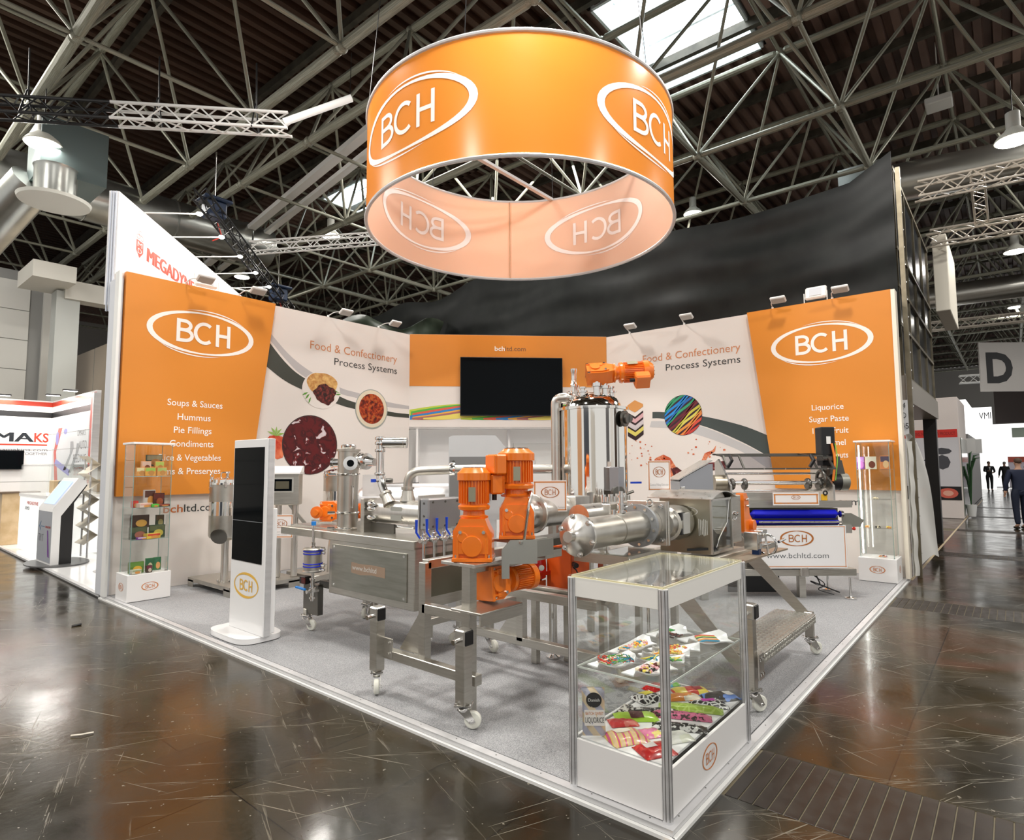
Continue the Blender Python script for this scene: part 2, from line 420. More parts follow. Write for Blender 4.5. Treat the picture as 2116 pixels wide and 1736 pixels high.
# ---------------------------------------------------------------- roof
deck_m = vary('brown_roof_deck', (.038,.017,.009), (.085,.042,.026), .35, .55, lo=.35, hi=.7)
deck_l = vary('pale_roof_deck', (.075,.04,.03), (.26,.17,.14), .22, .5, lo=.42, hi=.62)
def deck(mb, x0, x1, y0, y1, z=11.0, p=.33):
    y = y0
    while y < y1-1e-3:
        e = min(y+p, y1); vs = []
        for yy,zz in ((y,z),(y+(e-y)*.42,z),(y+(e-y)*.5,z+.14),(y+(e-y)*.92,z+.14),(e,z)):
            vs += [(x0,yy,zz),(x1,yy,zz)]
        mb.add(vs, [(2*k,2*k+2,2*k+3,2*k+1) for k in range(4)]); y += p
SKY = [(7.6,11.0,2.7,5.0),(8.9,10.6,14.6,17.0)]
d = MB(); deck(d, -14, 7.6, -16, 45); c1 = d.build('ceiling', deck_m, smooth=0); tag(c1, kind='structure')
d = MB()
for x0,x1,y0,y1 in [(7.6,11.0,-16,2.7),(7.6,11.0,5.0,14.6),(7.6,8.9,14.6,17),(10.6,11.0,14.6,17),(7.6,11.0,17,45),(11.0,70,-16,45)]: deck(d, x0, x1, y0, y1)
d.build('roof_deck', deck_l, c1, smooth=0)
pur = MB()
for k in range(30):
    x = -12+2.75*k; pur.box((x,12,10.9), (.12,56,.2))
pur.build('purlins', vary('purlin_steel',(.05,.045,.035),(.1,.09,.07),3,.5,.3), c1)['kind'] = 'stuff'
tag(MB().box((28,14.5,11.9), (84,61,.1)).build('roof_skin', mat('roof_skin',(.1,.1,.1),.8), c1), kind='structure')
glow = mat('skylight_glass', (.9,.96,1), .3, emit=5.5); mon = mat('monitor_lining', (.62,.70,.72), .6)
for i,(x0,x1,y0,y1) in enumerate(SKY):
    s = MB(); t = .06; z0, z1 = 10.95, 11.8
    s.box(((x0+x1)/2,y0-t/2,(z0+z1)/2), (x1-x0,t,z1-z0)).box(((x0+x1)/2,y1+t/2,(z0+z1)/2), (x1-x0,t,z1-z0))
    s.box((x0-t/2,(y0+y1)/2,(z0+z1)/2), (t,y1-y0,z1-z0)).box((x1+t/2,(y0+y1)/2,(z0+z1)/2), (t,y1-y0,z1-z0))
    o = s.build('window_%d'%(i+1), mon); tag(o, kind='structure')
    n = 4; w_ = (x1-x0)/n
    for k in range(n):
        MB().box((x0+w_*(k+.5),(y0+y1)/2,z1-.08), (w_-.08,y1-y0-.06,.02)).build('pane', glow, o)
    b = MB()
    for k in range(n+1): b.box((x0+w_*k,(y0+y1)/2,z1-.12), (.07,y1-y0,.1))
    b.build('glazing_bars', white_p, o)
# space frame of tubes and ball nodes
frame = thing('roof_space_frame', 'space frame of dull galvanised tubes and ball nodes under the hall roof', 'roof frame')
XL = [[-8.4,-5.66,-2.9,-.14,2.57],[3.71,6.48,9.27,12.1,14.87,17.6,20.4,23.1]+[25.9+2.77*k for k in range(9)]]
YL = [-9.9,-7.2,-4.5,-1.8,.88,3.55,6.42,9.22,12.0,14.7,17.4,20.1,22.8,25.5,28.2,30.9]
zb, zt = 8.0, 10.45
struts = []; balls = []
for mod in XL:
    tx = [(mod[i]+mod[i+1])/2 for i in range(len(mod)-1)]; ty = [(YL[i]+YL[i+1])/2 for i in range(len(YL)-1)]
    for i,x in enumerate(mod):
        for j,y in enumerate(YL):
            balls.append((Vector((x,y,zb)), .1))
            if j+1 < len(YL): struts.append(('chord', Vector((x,y,zb)), Vector((x,YL[j+1],zb)), .085 if x < 7 else .055))
            if i+1 < len(mod): struts.append(('chord', Vector((x,y,zb)), Vector((mod[i+1],y,zb)), .036 if x < 7 else .07))
    for i,x in enumerate(tx):
        for j,y in enumerate(ty):
            T = Vector((x,y,zt)); balls.append((T, .09))
            if j+1 < len(ty): struts.append(('chord', T, Vector((x,ty[j+1],zt)), .08))
            if i+1 < len(tx): struts.append(('chord', T, Vector((tx[i+1],y,zt)), .04))
            for a in (0,1):
                for b in (0,1): struts.append(('brace', T, Vector((mod[i+a],YL[j+b],zb)), .034))
def seen(p):
    q = p-CAM; zc = q.dot(d_)
    if zc < .5: return None
    return 1058+1234*q.dot(r_)/zc, 868-1234*q.dot(u_)/zc, zc
def inframe(p, mg=150):
    s = seen(p); return s and -mg < s[0] < 2116+mg and -mg < s[1] < 1736+mg
unit = {}
for kind, rr in (('chord',1),('brace',1)):
    mbx = MB().cyl((0,0,.0),(0,0,1),1,n=8,cap=False); unit[kind] = mbx.mesh(kind+'_tube', galv)
unit_cone = MB().lathe((0,0,0),(0,0,1),[(0,.35),(.045,1),(.955,1),(1,.35)],10).mesh('chord_tube', galv)
ballm = MB().sph((0,0,0),1,10).mesh('ball_node', galv)
def place(meshdata, name, p, q, r):
    o = bpy.data.objects.new(name, meshdata); C.objects.link(o); o.parent = frame
    d = q-p; o.rotation_mode = 'QUATERNION'; o.rotation_quaternion = Vector((0,0,1)).rotation_difference(d)
    o.location = p; o.scale = (r,r,d.length)
for kind in ('chord','brace'):
    S = [s for s in struts if s[0] == kind and (inframe((s[1]+s[2])/2) or inframe(s[1]) or inframe(s[2]))]
    S.sort(key=lambda s: ((s[1]+s[2])/2-CAM).length/ (s[3]**.3))
    for s in S[:290]: place(unit_cone if kind == 'chord' else unit['brace'], kind+'_tube', s[1], s[2], s[3])
    far = MB(); rest = [s for s in struts if s[0] == kind]; near = set(id(s) for s in S[:290])
    for s in rest:
        if id(s) not in near: far.cyl(s[1], s[2], s[3], n=6, cap=False)
    tag(far.build(kind+'_tubes', galv, frame), kind='stuff')
B_ = [b for b in balls if inframe(b[0])]; B_.sort(key=lambda b: (b[0]-CAM).length)
for p,r in B_[:150]:
    o = bpy.data.objects.new('ball_node', ballm); C.objects.link(o); o.parent = frame; o.location = p; o.scale = (r,r,r)
far = MB(); nb = set(id(b) for b in B_[:150])
for b in balls:
    if id(b) not in nb: far.sph(b[0], b[1], 6)
tag(far.build('ball_nodes', galv, frame), kind='stuff')
# ---------------------------------------------------------------- high bay lamps
lamp_glow = mat('lamp_glow', (1,.95,.85), .4, emit=9)
LL = ['high bay lamp glowing beside the black and white lattice truss at upper left',
 'high bay lamp with white bell shade left of the hanging orange ring',
 'high bay lamp just right of the ring, above the black drape',
 'largest high bay lamp at the upper right edge over the aisle',
 'high bay lamp in the aisle roof below the large right one',
 'small high bay lamp just above the end of the slanted white banner',
 'small high bay lamp above the hanging letter sign at right']
for i,(x,y,z) in enumerate(HALL_LAMPS):
    t = thing('high_bay_lamp', LL[i], 'lamp', (x,y,z), group=None)
    MB().lathe((0,0,0),(0,0,1),[(0,.27),(.01,.275),(.08,.23),(.17,.13),(.2,.11)],20).build('reflector', mat('lamp_shade',(.75,.75,.68),.3), t)
    MB().cyl((0,0,-.012),(0,0,.0),.25,n=20).build('lens', lamp_glow, t)
    MB().cyl((0,0,.2),(0,0,.48),.1,n=14).build('driver_housing', mat('lamp_body',(.5,.5,.46),.5), t)
    MB().cyl((0,0,.48),(0,0,max(.6,8.0-z)),.008,n=6).build('cable', black_p, t)
# ---------------------------------------------------------------- ducts
duct_m = vary('spiral_duct_steel', (.34,.35,.33), (.5,.51,.48), 2, .3, .9, lo=.3, hi=.7)
t = thing('ceiling_duct', 'large galvanised air duct crossing the roof behind the left booth', 'duct')
MB().cyl((-9,15.2,7.9),(6.0,15.2,7.9),.55,n=28).build('duct', duct_m, t)
for k in range(8):
    MB().torus((-8+k*1.9,15.2,7.9),(1,0,0),.56,.02,28,6).build('seam_ring', duct_m, t)
t = thing('duct_diffuser', 'grey duct drop with round white air diffuser at upper left', 'diffuser')
MB().lathe((.08,11.0,6.05),(0,0,1),[(0,.30),(.5,.30),(.55,.32)],28).build('collar', duct_m, t)
MB().lathe((.08,11.0,6.0),(0,0,1),[(0,.05),(0,.50),(.05,.52),(.08,.3)],36).build('diffuser_plate', mat('diffuser_white',(.72,.72,.66),.4), t)
MB().box((.30,11.3,6.95),(.95,.9,.95)).build('plenum_box', mat('duct_box',(.14,.18,.18),.4,.4), t)
MB().cyl((-.1,11.6,6.5),(-.75,12.9,5.3),.34,n=24).build('branch_duct', duct_m, t)
t = thing('aisle_duct', 'silver air duct under the roof above the right-hand aisle', 'duct')
MB().cyl((14.2,1.0,8.35),(16.2,-9,8.35),.45,n=28).build('duct', mat('bright_duct',(.55,.54,.5),.28,.9), t)
MB().box((14.1,1.3,8.3),(1.1,.9,.9)).build('end_box', duct_m, t)
t = thing('far_aisle_duct', 'second silver duct farther along the aisle roof', 'duct')
MB().cyl((23.5,3,7.6),(24.5,-9,7.6),.4,n=24).build('duct', MATS['bright_duct'], t)
t = thing('cable_tray', 'long pale cable tray running under the roof behind the ring', 'cable tray')
MB().bar((4.15,6.0,8.2),(5.8,18.7,8.2),.20,.12).build('tray', white_p, t)
MB().bar((4.55,6.0,8.2),(6.3,18.9,8.2),.16,.1).build('tray', white_p, t)
# ---------------------------------------------------------------- lattice trusses
def truss(name, label, p0, p1, w, m, group=None, r=.02, cell=None, split=None):
    p0, p1 = Vector(p0), Vector(p1); d = p1-p0; L = d.length; dn = d.normalized()
    t = thing(name, label, 'truss', p0, group=group)
    s = dn.cross(Vector((0,0,1))).normalized()*w/2; up = Vector((0,0,w/2)); c = [s+up, -s+up, -s-up, s-up]
    segs = split or [(0,1,m)]
    for a,b,mm in segs:
        A, B = d*a, d*b
        for q in c: MB().cyl(A+q, B+q, r, n=8).build('main_tube', mm, t)
        k = max(2, int((b-a)*L/(cell or w))); la = MB()
        for i in range(k):
            for e in range(4):
                u, v = c[e], c[(e+1)%4]
                if i % 2: u, v = v, u
                la.cyl(A+(B-A)*(i/k)+u, A+(B-A)*((i+1)/k)+v, r*.5, n=5, cap=False)
        tag(la.build('lacing', mm, t), kind='stuff')
    return t
tr = truss('lattice_truss', 'square lattice truss, black at left and white at right, hung at upper left', (-.95,10.1,6.85), (2.07,7.0,6.75), .24, white_p, r=.024,
      split=[(0,.41,black_p),(.41,1,white_p)])
for f in (.12,.55,.88):
    p = Vector((3.02,-3.1,-.1))*f
    MB().tube([p+Vector((0,0,.95)),p+Vector((.02,0,.2)),p+Vector((.12,.1,-.1)),p+Vector((-.1,-.1,-.14)),p+Vector((0,0,.3))], .012, 6).build('black_sling', black_p, tr)
sp_ = thing('tube_light', 'white tubular light hanging at the end of the white truss', 'lamp', (2.25,6.75,6.9))
MB().cyl((-.25,.3,-.12),(.5,-.35,.36),.055,n=14).build('tube', mat('tube_white',(.85,.85,.82),.3,emit=.25), sp_)
MB().cyl((.48,-.33,.35),(.49,-.34,1.1),.006,n=5).build('hanger_wire', black_p, sp_)
truss('lattice_truss', 'upper of two beige lattice trusses over the aisle beside the black drape', (7.9,-.3,5.55), (9.2,-4.5,5.85), .22, mat('truss_cream',(.62,.56,.48),.4,.3), r=.018)
truss('lattice_truss', 'lower of two beige lattice trusses over the aisle beside the black drape', (9.3,-.3,5.25), (10.9,-5,5.5), .22, MATS['truss_cream'], r=.018)
truss('lattice_truss', 'thin beige cross truss joining the two over the aisle', (8.35,-1.0,5.75), (9.45,-1.0,5.45), .16, MATS['truss_cream'], r=.014)
truss('lattice_truss', 'distant white lattice truss above the letter sign', (24,.9,6.6), (26.4,-5,6.9), .3, MATS['truss_cream'], r=.03)
truss('lattice_truss', 'distant white lattice truss carrying the black hanging banner', (33,.6,5.6), (34,-6,5.5), .35, white_p, r=.03)
truss('lattice_truss', 'pale lattice truss behind the slanted white banner', (3.6,11.3,6.3), (6.8,8.6,6.9), .22, white_p, r=.02)
truss('lattice_truss', 'black lattice truss running behind the slanted white banner', (1.6,9.0,6.1), (5.2,12.4,5.4), .2, black_p, r=.018)
for (p,lab) in (((2.1,9.6,6.15),'dark blue chain hoist hanging below the white truss'),((4.6,11.9,5.6),'dark chain hoist farther back behind the white banner')):
    t = thing('chain_hoist', lab, 'hoist', p)
    MB().box((0,0,0),(.34,.3,.3),bev=.03).box((0,0,.17),(.5,.42,.06),bev=.02).build('motor_body', mat('hoist_blue',(.015,.03,.07),.4), t)
    MB().cyl((0,0,.2),(0,0,1.1),.012,n=6).build('chain', chrome, t)
    MB().tube([(.1,.1,-.15),(.2,.1,-.4),(.05,.15,-.5)], .012, 6).build('red_cable', red_p, t)
# ================================================================= STAND: platform and carpet
LX, LY, HW = 7.36, 7.322, 4.003
def carpet_material():
    m = mat('grey_carpet', (.27,.27,.28), .95); n, L, b = nodes(m); tc = n.new('ShaderNodeTexCoord')
    t = n.new('ShaderNodeTexNoise'); t.inputs['Scale'].default_value = 210; t.inputs['Detail'].default_value = 3
    r = ramp(n, [(.35,(.19,.195,.205)),(.65,(.41,.41,.415))]); L.new(tc.outputs['Object'], t.inputs['Vector']); L.new(t.outputs['Fac'], r.inputs[0]); L.new(r.outputs[0], b.inputs['Base Color'])
    bp = n.new('ShaderNodeBump'); bp.inputs['Strength'].default_value = .5; bp.inputs['Distance'].default_value = .004; L.new(t.outputs['Fac'], bp.inputs['Height']); L.new(bp.outputs[0], b.inputs['Normal'])
    return m
carpet = carpet_material()
plat = thing('stand_platform', 'low carpeted platform with aluminium edge that carries the whole stand', 'platform')
MB().box((LX/2+.03,LY/2+.03,-.024), (LX-.06,LY-.06,.042)).build('carpet', carpet, plat)
e = MB(); w_ = .05
e.add([(0,0,0),(0,LY+.13,0),(w_,LY+.13,0),(w_,w_,0)],[(3,2,1,0)]).add([(0,0,0),(w_,w_,0),(LX+.1,w_,0),(LX+.1,0,0)],[(3,2,1,0)])
e.add([(0,0,0),(0,LY+.13,0),(.006,LY+.13,-.028),(.006,.006,-.028)],[(0,1,2,3)]).add([(0,0,0),(.006,.006,-.028),(LX+.1,.006,-.028),(LX+.1,0,0)],[(0,1,2,3)])
e.build('edge_profile', alu, plat, smooth=0)
e = MB().box((-.004,LY/2+.06,-.037),(.02,LY+.13,.016)).box((LX/2+.05,-.004,-.037),(LX+.1,.02,.016))
e.build('base_strip', white_p, plat)
sc = MB().lathe((0,0,0),(0,0,1),[(0,.004),(.001,.0035),(.0012,.001)],8).mesh('screw', dark_steel)
for k in range(24):
    for q in ((.028,.12+k*.3),(.12+k*.3,.028)):
        if q[1] < 7.3: o = bpy.data.objects.new('screw', sc); C.objects.link(o); o.parent = plat; o.location = (*q,.0002)
tag(MB().prism([(0,0),(.09,.01),(.1,.03),(.02,.035)],0,.003,Matrix.Translation((-.075,.0,ZF+.001))).build('wood_shim', mat('shim_wood',(.5,.33,.16),.6)), 'small wooden shim lying under the front corner of the platform edge', 'shim')
# ================================================================= STAND WALLS
def wallM(o, x):  # local x along the wall, y up, z towards the visitor
    x = Vector(x).normalized(); y = Vector((0,0,1)); z = x.cross(y)
    M = Matrix((x,y,z)).transposed().to_4x4(); M.translation = Vector(o); return M
ML = wallM((0,LY,0), (1,0,0)); MR = wallM((LX,0,0), (0,-1,0)); A = Vector((4.742,7.322,0)); Bq = Vector((7.36,4.671,0)); MF = wallM(A, Bq-A)
def flat(name, poly, z, m, parent, th=.0):
    "thin printed shape in wall coordinates"
    mb = MB()
    if th: mb.prism(poly, z, z+th)
    else: mb.add([(x,y,z) for x,y in poly], [tuple(range(len(poly)))])
    return mb.build(name, m, parent, smooth=0)
def band(name, up, lo, z, m, parent):
    n = len(up); mb = MB()
    # resample both edges with smooth interpolation
    def cr(P, t):
        k = min(int(t), len(P)-2); f = t-k; p0 = P[max(k-1,0)]; p1 = P[k]; p2 = P[k+1]; p3 = P[min(k+2,len(P)-1)]
        return tuple(.5*((2*p1[i])+(-p0[i]+p2[i])*f+(2*p0[i]-5*p1[i]+4*p2[i]-p3[i])*f*f+(-p0[i]+3*p1[i]-3*p2[i]+p3[i])*f**3) for i in (0,1))
    N = 30; vs = []
    for k in range(N+1):
        for P in (up, lo): vs.append((*cr(P, k/N*(len(P)-1)), z))
    mb.add(vs, [(2*k,2*k+1,2*k+3,2*k+2) for k in range(N)]); return mb.build(name, m, parent, smooth=0)
def letters(name, items, m, parent, z):
    mb = MB()
    for s,x0,x1,y,h,wt in items: text_mb(mb, s, x0, x1, y, h, z, wt)
    return mb.build(name, m, parent, smooth=0)
pgrey = mat('print_grey', (.45,.43,.43), .5); pdark = mat('print_dark_green', (.045,.05,.04), .5); pdark2 = mat('print_dark_slate', (.05,.065,.062), .5)
# -- left wall
wl = MB().box((2.37,HW/2,-.07),(4.745,HW,.14)).build('wall_left', white_w); wl.matrix_world = ML; tag(wl, kind='structure')
MB().box((.02,1.965,-.12),(.06,3.92,.30)).build('end_post', mat('wall_end',(.62,.64,.68),.45), wl)
MB().box((-.0,HW/2,.02),(.03,4.0,.14)).build('end_trim', white_p, wl)
bd = MB().prism([(.066,1.19),(1.72,1.19),(2.053,4.01),(.066,4.01)], .0, .076).build('orange_panel', orange_w, wl, smooth=0)
lg = MB(); logo(lg, 1.02, 3.37, .705, .30, .079, letters=False); lg.build('oval_logo', print_w, bd, smooth=0)
lg = MB(); bch(lg, 1.03, 3.375, .71, .31, .079, .15); lg.build('logo_letters', print_w, bd, smooth=0)
rows = [('Soups & Sauces',.60,1.31,2.36,.085),('Hummus',.73,1.155,2.175,.085),('Pie Fillings',.69,1.173,2.0,.085),('Condiments',.645,1.205,1.82,.085),('Rice & Vegetables',.524,1.31,1.635,.085),('Jams & Preserves',.51,1.31,1.455,.085)]
for r_0 in rows: letters('lettering', [(*r_0,.006)], print_w, bd, .0785)
letters('web_lettering', [('bch',.63,.87,.955,.10,.012)], mat('print_rust',(.50,.14,.035),.5), wl, .002)
letters('web_lettering', [('ltd.com',.885,1.36,.955,.10,.004)], print_k, wl, .002)
letters('heading', [('Food & Confectionery',2.69,4.442,3.43,.135,-.004)], mat('print_copper',(.62,.24,.10),.5), wl, .004)
letters('heading', [('Process Systems',3.138,4.445,3.225,.12,-.004)], print_k, wl, .004)
band('grey_swoosh', [(1.9,3.72),(2.027,3.564),(2.35,3.27),(2.715,3.06),(3.244,2.862),(3.62,2.80),(4.239,2.70),(4.74,2.665)], [(1.9,3.62),(2.012,3.468),(2.3,3.18),(2.619,2.959),(3.257,2.761),(3.577,2.714),(4.24,2.61),(4.74,2.606)], .001, pgrey, wl)
band('dark_swoosh', [(1.9,3.57),(2.008,3.424),(2.3,3.13),(2.61,2.94),(3.269,2.706),(3.556,2.636),(4.254,2.53),(4.74,2.513)], [(1.85,3.14),(1.967,3.054),(2.25,2.88),(2.566,2.759),(3.218,2.581),(3.558,2.522),(4.243,2.451),(4.74,2.441)], .002, pdark, wl)
def food_mat(name, cols, scale, detail=6, dist=.5, rough=.5, voro=False):
    m = mat(name, cols[0][1], rough); n, L, b = nodes(m); tc = n.new('ShaderNodeTexCoord')
    if voro: t = n.new('ShaderNodeTexVoronoi'); o = t.outputs['Distance']
    else: t = n.new('ShaderNodeTexNoise'); t.inputs['Detail'].default_value = detail; t.inputs['Distortion'].default_value = dist; o = t.outputs['Fac']
    t.inputs['Scale'].default_value = scale; L.new(tc.outputs['Object'], t.inputs['Vector']); r = ramp(n, cols); L.new(o, r.inputs[0]); L.new(r.outputs[0], b.inputs['Base Color']); return m
jam = food_mat('jam_print', [(.42,(.10,.004,.006)),(.55,(.035,.002,.004)),(.615,(.16,.01,.012)),(.63,(.55,.48,.5)),(.7,(.62,.55,.58))], 7, 3, .8)
stew = food_mat('stew_print', [(.35,(.06,.004,.002)),(.5,(.28,.025,.004)),(.6,(.50,.10,.02)),(.68,(.12,.09,.02))], 16)
pie_c = food_mat('pie_crust_print', [(.35,(.45,.20,.05)),(.65,(.72,.46,.17))], 14)
pie_f = food_mat('pie_filling_print', [(.4,(.02,.004,.004)),(.6,(.14,.02,.015)),(.7,(.3,.05,.04))], 22)
leaf = mat('leaf_print', (.10,.28,.04), .5)
def blob(cx, cy, a, b, z, seed, amp=.06, n=40):
    R = random.Random(seed); ph = [R.uniform(0,6) for _ in range(4)]
    return [(cx+a*(1+amp*math.sin(3*t+ph[0])+amp*.6*math.sin(7*t+ph[1]))*math.cos(t), cy+b*(1+amp*math.sin(4*t+ph[2])+amp*.6*math.sin(9*t+ph[3]))*math.sin(t)) for t in [2*PI*k/n for k in range(n)]]
def printed(name, parts, parent):
    first = None
    for nm,poly,z,m_ in parts: flat(nm, poly, z, m_, parent)
circ = lambda cx,cy,a,b,n=48: [(cx+a*math.cos(2*PI*k/n), cy+b*math.sin(2*PI*k/n)) for k in range(n)]
flat('pie_print', circ(2.91,2.78,.345,.30), .003, white_w, wl)
flat('pie_crust_print', blob(2.92,2.89,.28,.175,0,1,.03), .004, pie_c, wl)
flat('pie_filling_print', blob(2.98,2.72,.20,.16,0,2,.10), .005, pie_f, wl)
for k,(x,y,a) in enumerate([(2.62,2.70,.5),(2.66,2.66,.9),(2.70,2.6,1.2),(3.2,2.78,-.3),(3.22,2.74,.2)]):
    flat('herb_print', [(x-.06*math.cos(a),y-.06*math.sin(a)),(x+.012,y-.012),(x+.06*math.cos(a),y+.06*math.sin(a)),(x-.012,y+.012)], .0055, leaf, wl)
flat('bowl_rim_print', circ(3.90,2.545,.342,.345), .004, mat('bowl_rim',(.30,.33,.30),.4), wl)
flat('bowl_print', circ(3.90,2.55,.325,.325), .0045, mat('bowl_cream',(.66,.58,.44),.4), wl)
flat('stew_print', circ(3.90,2.55,.262,.262), .005, stew, wl)
flat('jam_dish_print', circ(2.735,1.895,.485,.470), .004, mat('dish_rim',(.05,.03,.03),.3), wl)
flat('jam_print', circ(2.735,1.893,.470,.457), .0045, jam, wl)
flat('strawberry_print', [(1.98,1.93),(2.05,2.01),(2.15,2.03),(2.28,2.0),(2.32,1.88),(2.27,1.69),(2.18,1.66),(2.03,1.74),(1.97,1.84)], .0035, food_mat('berry_print',[(.4,(.5,.03,.01)),(.7,(.75,.22,.10))],6), wl)
flat('strawberry_print', circ(2.0,1.62,.14,.11), .0034, MATS['berry_print'], wl)
for a in (.3,.9,1.5,2.1,2.7): flat('leaf_print', [(2.15,2.01),(2.15+.07*math.cos(a-.25),2.02+.08*math.sin(a-.25)),(2.15+.15*math.cos(a),2.02+.14*math.sin(a)),(2.15+.07*math.cos(a+.25),2.02+.08*math.sin(a+.25))], .004, mat('leaf_pale_print',(.28,.45,.10),.5), wl)
# -- right wall, local x = -Y
wr = MB().box((-2.335,HW/2,-.07),(4.67,HW,.14)).build('wall_right', white_w); wr.matrix_world = MR; tag(wr, kind='structure')
bd = MB().prism([(-1.66,1.19),(-.005,1.19),(-.005,4.01),(-2.0,4.01)], 0, .076).build('orange_panel', orange_w, wr, smooth=0)
MB().box((.01,HW/2,-.01),(.05,4.0,.2)).build('end_trim', mat('end_trim_cream',(.85,.78,.66),.4), wr)
lg = MB(); logo(lg, -.948, 3.365, .70, .30, .079, letters=False); lg.build('oval_logo', print_w, bd, smooth=0)
lg = MB(); bch(lg, -.935, 3.37, .71, .30, .079, .15); lg.build('logo_letters', print_w, bd, smooth=0)
for r_0 in [('Liquorice',-1.096,-.67,2.36,.085),('Sugar Paste',-1.138,-.61,2.185,.085),('100% Fruit',-1.099,-.62,2.01,.085),('Caramel',-1.035,-.665,1.835,.085),('Doughnuts',-1.06,-.64,1.65,.085)]:
    letters('lettering', [(*r_0,.006)], print_w, bd, .0785)
letters('web_lettering', [('bch',-1.30,-1.06,.965,.10,.012)], MATS['print_rust'], wr, .002)
letters('web_lettering', [('ltd.com',-1.045,-.53,.965,.10,.004)], print_k, wr, .002)
letters('heading', [('Food & Confectionery',-3.91,-2.148,3.42,.135,-.004)], MATS['print_copper'], wr, .004)
letters('heading', [('Process Systems',-3.463,-2.154,3.225,.12,-.004)], print_k, wr, .004)
band('dark_swoosh', [(-3.742,2.507),(-3.506,2.488),(-2.827,2.38),(-2.187,2.198),(-1.758,2.009),(-1.55,1.90)], [(-3.745,2.393),(-3.509,2.37),(-2.832,2.219),(-2.196,1.935),(-1.735,1.66),(-1.5,1.5)], .002, pdark2, wr)
band('grey_swoosh', [(-3.768,2.344),(-3.468,2.322),(-2.861,2.211),(-2.214,1.92),(-1.87,1.73),(-1.6,1.55)], [(-3.804,2.235),(-3.429,2.198),(-2.963,2.082),(-2.489,1.907),(-2.132,1.735),(-1.8,1.5)], .001, mat('print_silver',(.5,.49,.49),.5), wr)
# circle of coloured ropes
CX_, CY_, RA, RB = -3.168, 2.417, .346, .352
flat('rope_picture', circ(CX_,CY_,RA,RB), .004, mat('rope_dark',(.03,.01,.02),.5), wr)
rc = [(.03,.30,.13),(.03,.32,.16),(.01,.22,.60),(.02,.25,.62),(.02,.14,.45),(.03,.32,.15),(.12,.01,.02),(.16,.02,.03),(.55,.50,.06),(.62,.55,.10),(.70,.26,.05),(.72,.22,.05),(.62,.07,.04),(.5,.04,.03)]
ca, sa = math.cos(.72), math.sin(.72)
for k,c_ in enumerate(rc):
    off = .32-k*.0495; up = []; lo = []
    for i in range(25):
        s = -.36+.72*i/24; wv = .018*math.sin(s*9+k*1.7); hw = .021
        for lst,dd in ((up,hw),(lo,-hw)):
            o_ = off+wv+dd; x = s*ca-o_*sa; y = s*sa+o_*ca; q = math.hypot(x/(RA*.985),y/(RB*.985))
            if q > 1: x /= q; y /= q
            lst.append((CX_+x,CY_+y))
    mb = MB(); vs = []
    for a_,b_ in zip(up,lo): vs += [(*a_,.0045),(*b_,.0045)]
    mb.add(vs, [(2*i,2*i+1,2*i+3,2*i+2) for i in range(24)]); mb.build('rope_print', mat('rope_print_%d'%k, c_, .5), wr, smooth=0)
# liquorice allsort
for k,(c_,dy) in enumerate([((.62,.28,.08),0),((.02,.008,.01),.11),((.62,.36,.38),.15),((.02,.008,.01),.23),((.55,.5,.52),.27),((.02,.008,.01),.36),((.62,.55,.12),.395),((.02,.008,.01),.47)]):
    h = .09 if k else .0
    if k == 0: flat('sweet_print', [(-4.245,2.66),(-4.09,2.747),(-3.925,2.665),(-3.925,2.62),(-4.09,2.52),(-4.245,2.60)], .004, mat('sweet_print_0',c_,.5), wr)
    else: flat('sweet_print', [(-4.245,2.60-dy+.04),(-4.09,2.52-dy+.03),(-3.925,2.62-dy+.04),(-3.925,2.62-dy-.04),(-4.09,2.52-dy-.05),(-4.245,2.60-dy-.04)][::-1], .003+k*.0001, mat('sweet_print_%d'%k,c_,.5), wr)
# syrup splash and dark sticks
syrup = food_mat('syrup_print', [(.42,(.50,.08,.025)),(.58,(.72,.26,.13)),(.66,(.45,.06,.02))], 9, 4, 1.2)
stick = food_mat('liquorice_print', [(.4,(.05,.005,.006)),(.62,(.16,.02,.02)),(.68,(.5,.3,.28))], 18, 5, 1)
flat('syrup_print', [(-3.90,1.60),(-3.80,1.55),(-3.70,1.68),(-3.55,1.74),(-3.42,1.68),(-3.32,1.52),(-3.22,1.35),(-3.10,1.45),(-3.0,1.55),(-2.85,1.50),(-2.75,1.56),(-2.72,1.50),(-2.95,1.38),(-3.08,1.25),(-3.0,1.1),(-2.9,.95),(-3.2,.9),(-3.4,1.1),(-3.5,1.35),(-3.65,1.50),(-3.82,1.50)][::-1], .004, syrup, wr)
flat('syrup_print', [(-2.88,1.58),(-2.80,1.75),(-2.66,1.80),(-2.60,1.88),(-2.62,1.78),(-2.74,1.70),(-2.80,1.60)][::-1], .004, syrup, wr)
flat('stick_print', [(-3.12,1.42),(-2.80,1.58),(-2.45,1.62),(-2.45,1.48),(-2.78,1.45),(-3.05,1.32)][::-1], .0045, stick, wr)
flat('stick_print', [(-3.42,1.50),(-3.30,1.52),(-2.62,1.02),(-2.78,.90),(-3.3,1.2)][::-1], .0046, stick, wr)
R = random.Random(3)
for k in range(34):
    x = R.choice([R.gauss(-3.95,.12), R.gauss(-2.85,.18), R.gauss(-3.75,.1)]); y = R.uniform(1.55,2.0); r0 = R.uniform(.006,.022)
    flat('droplet_print', blob(x,y,r0,r0*.8,0,k,.12,12), .004, syrup, wr)
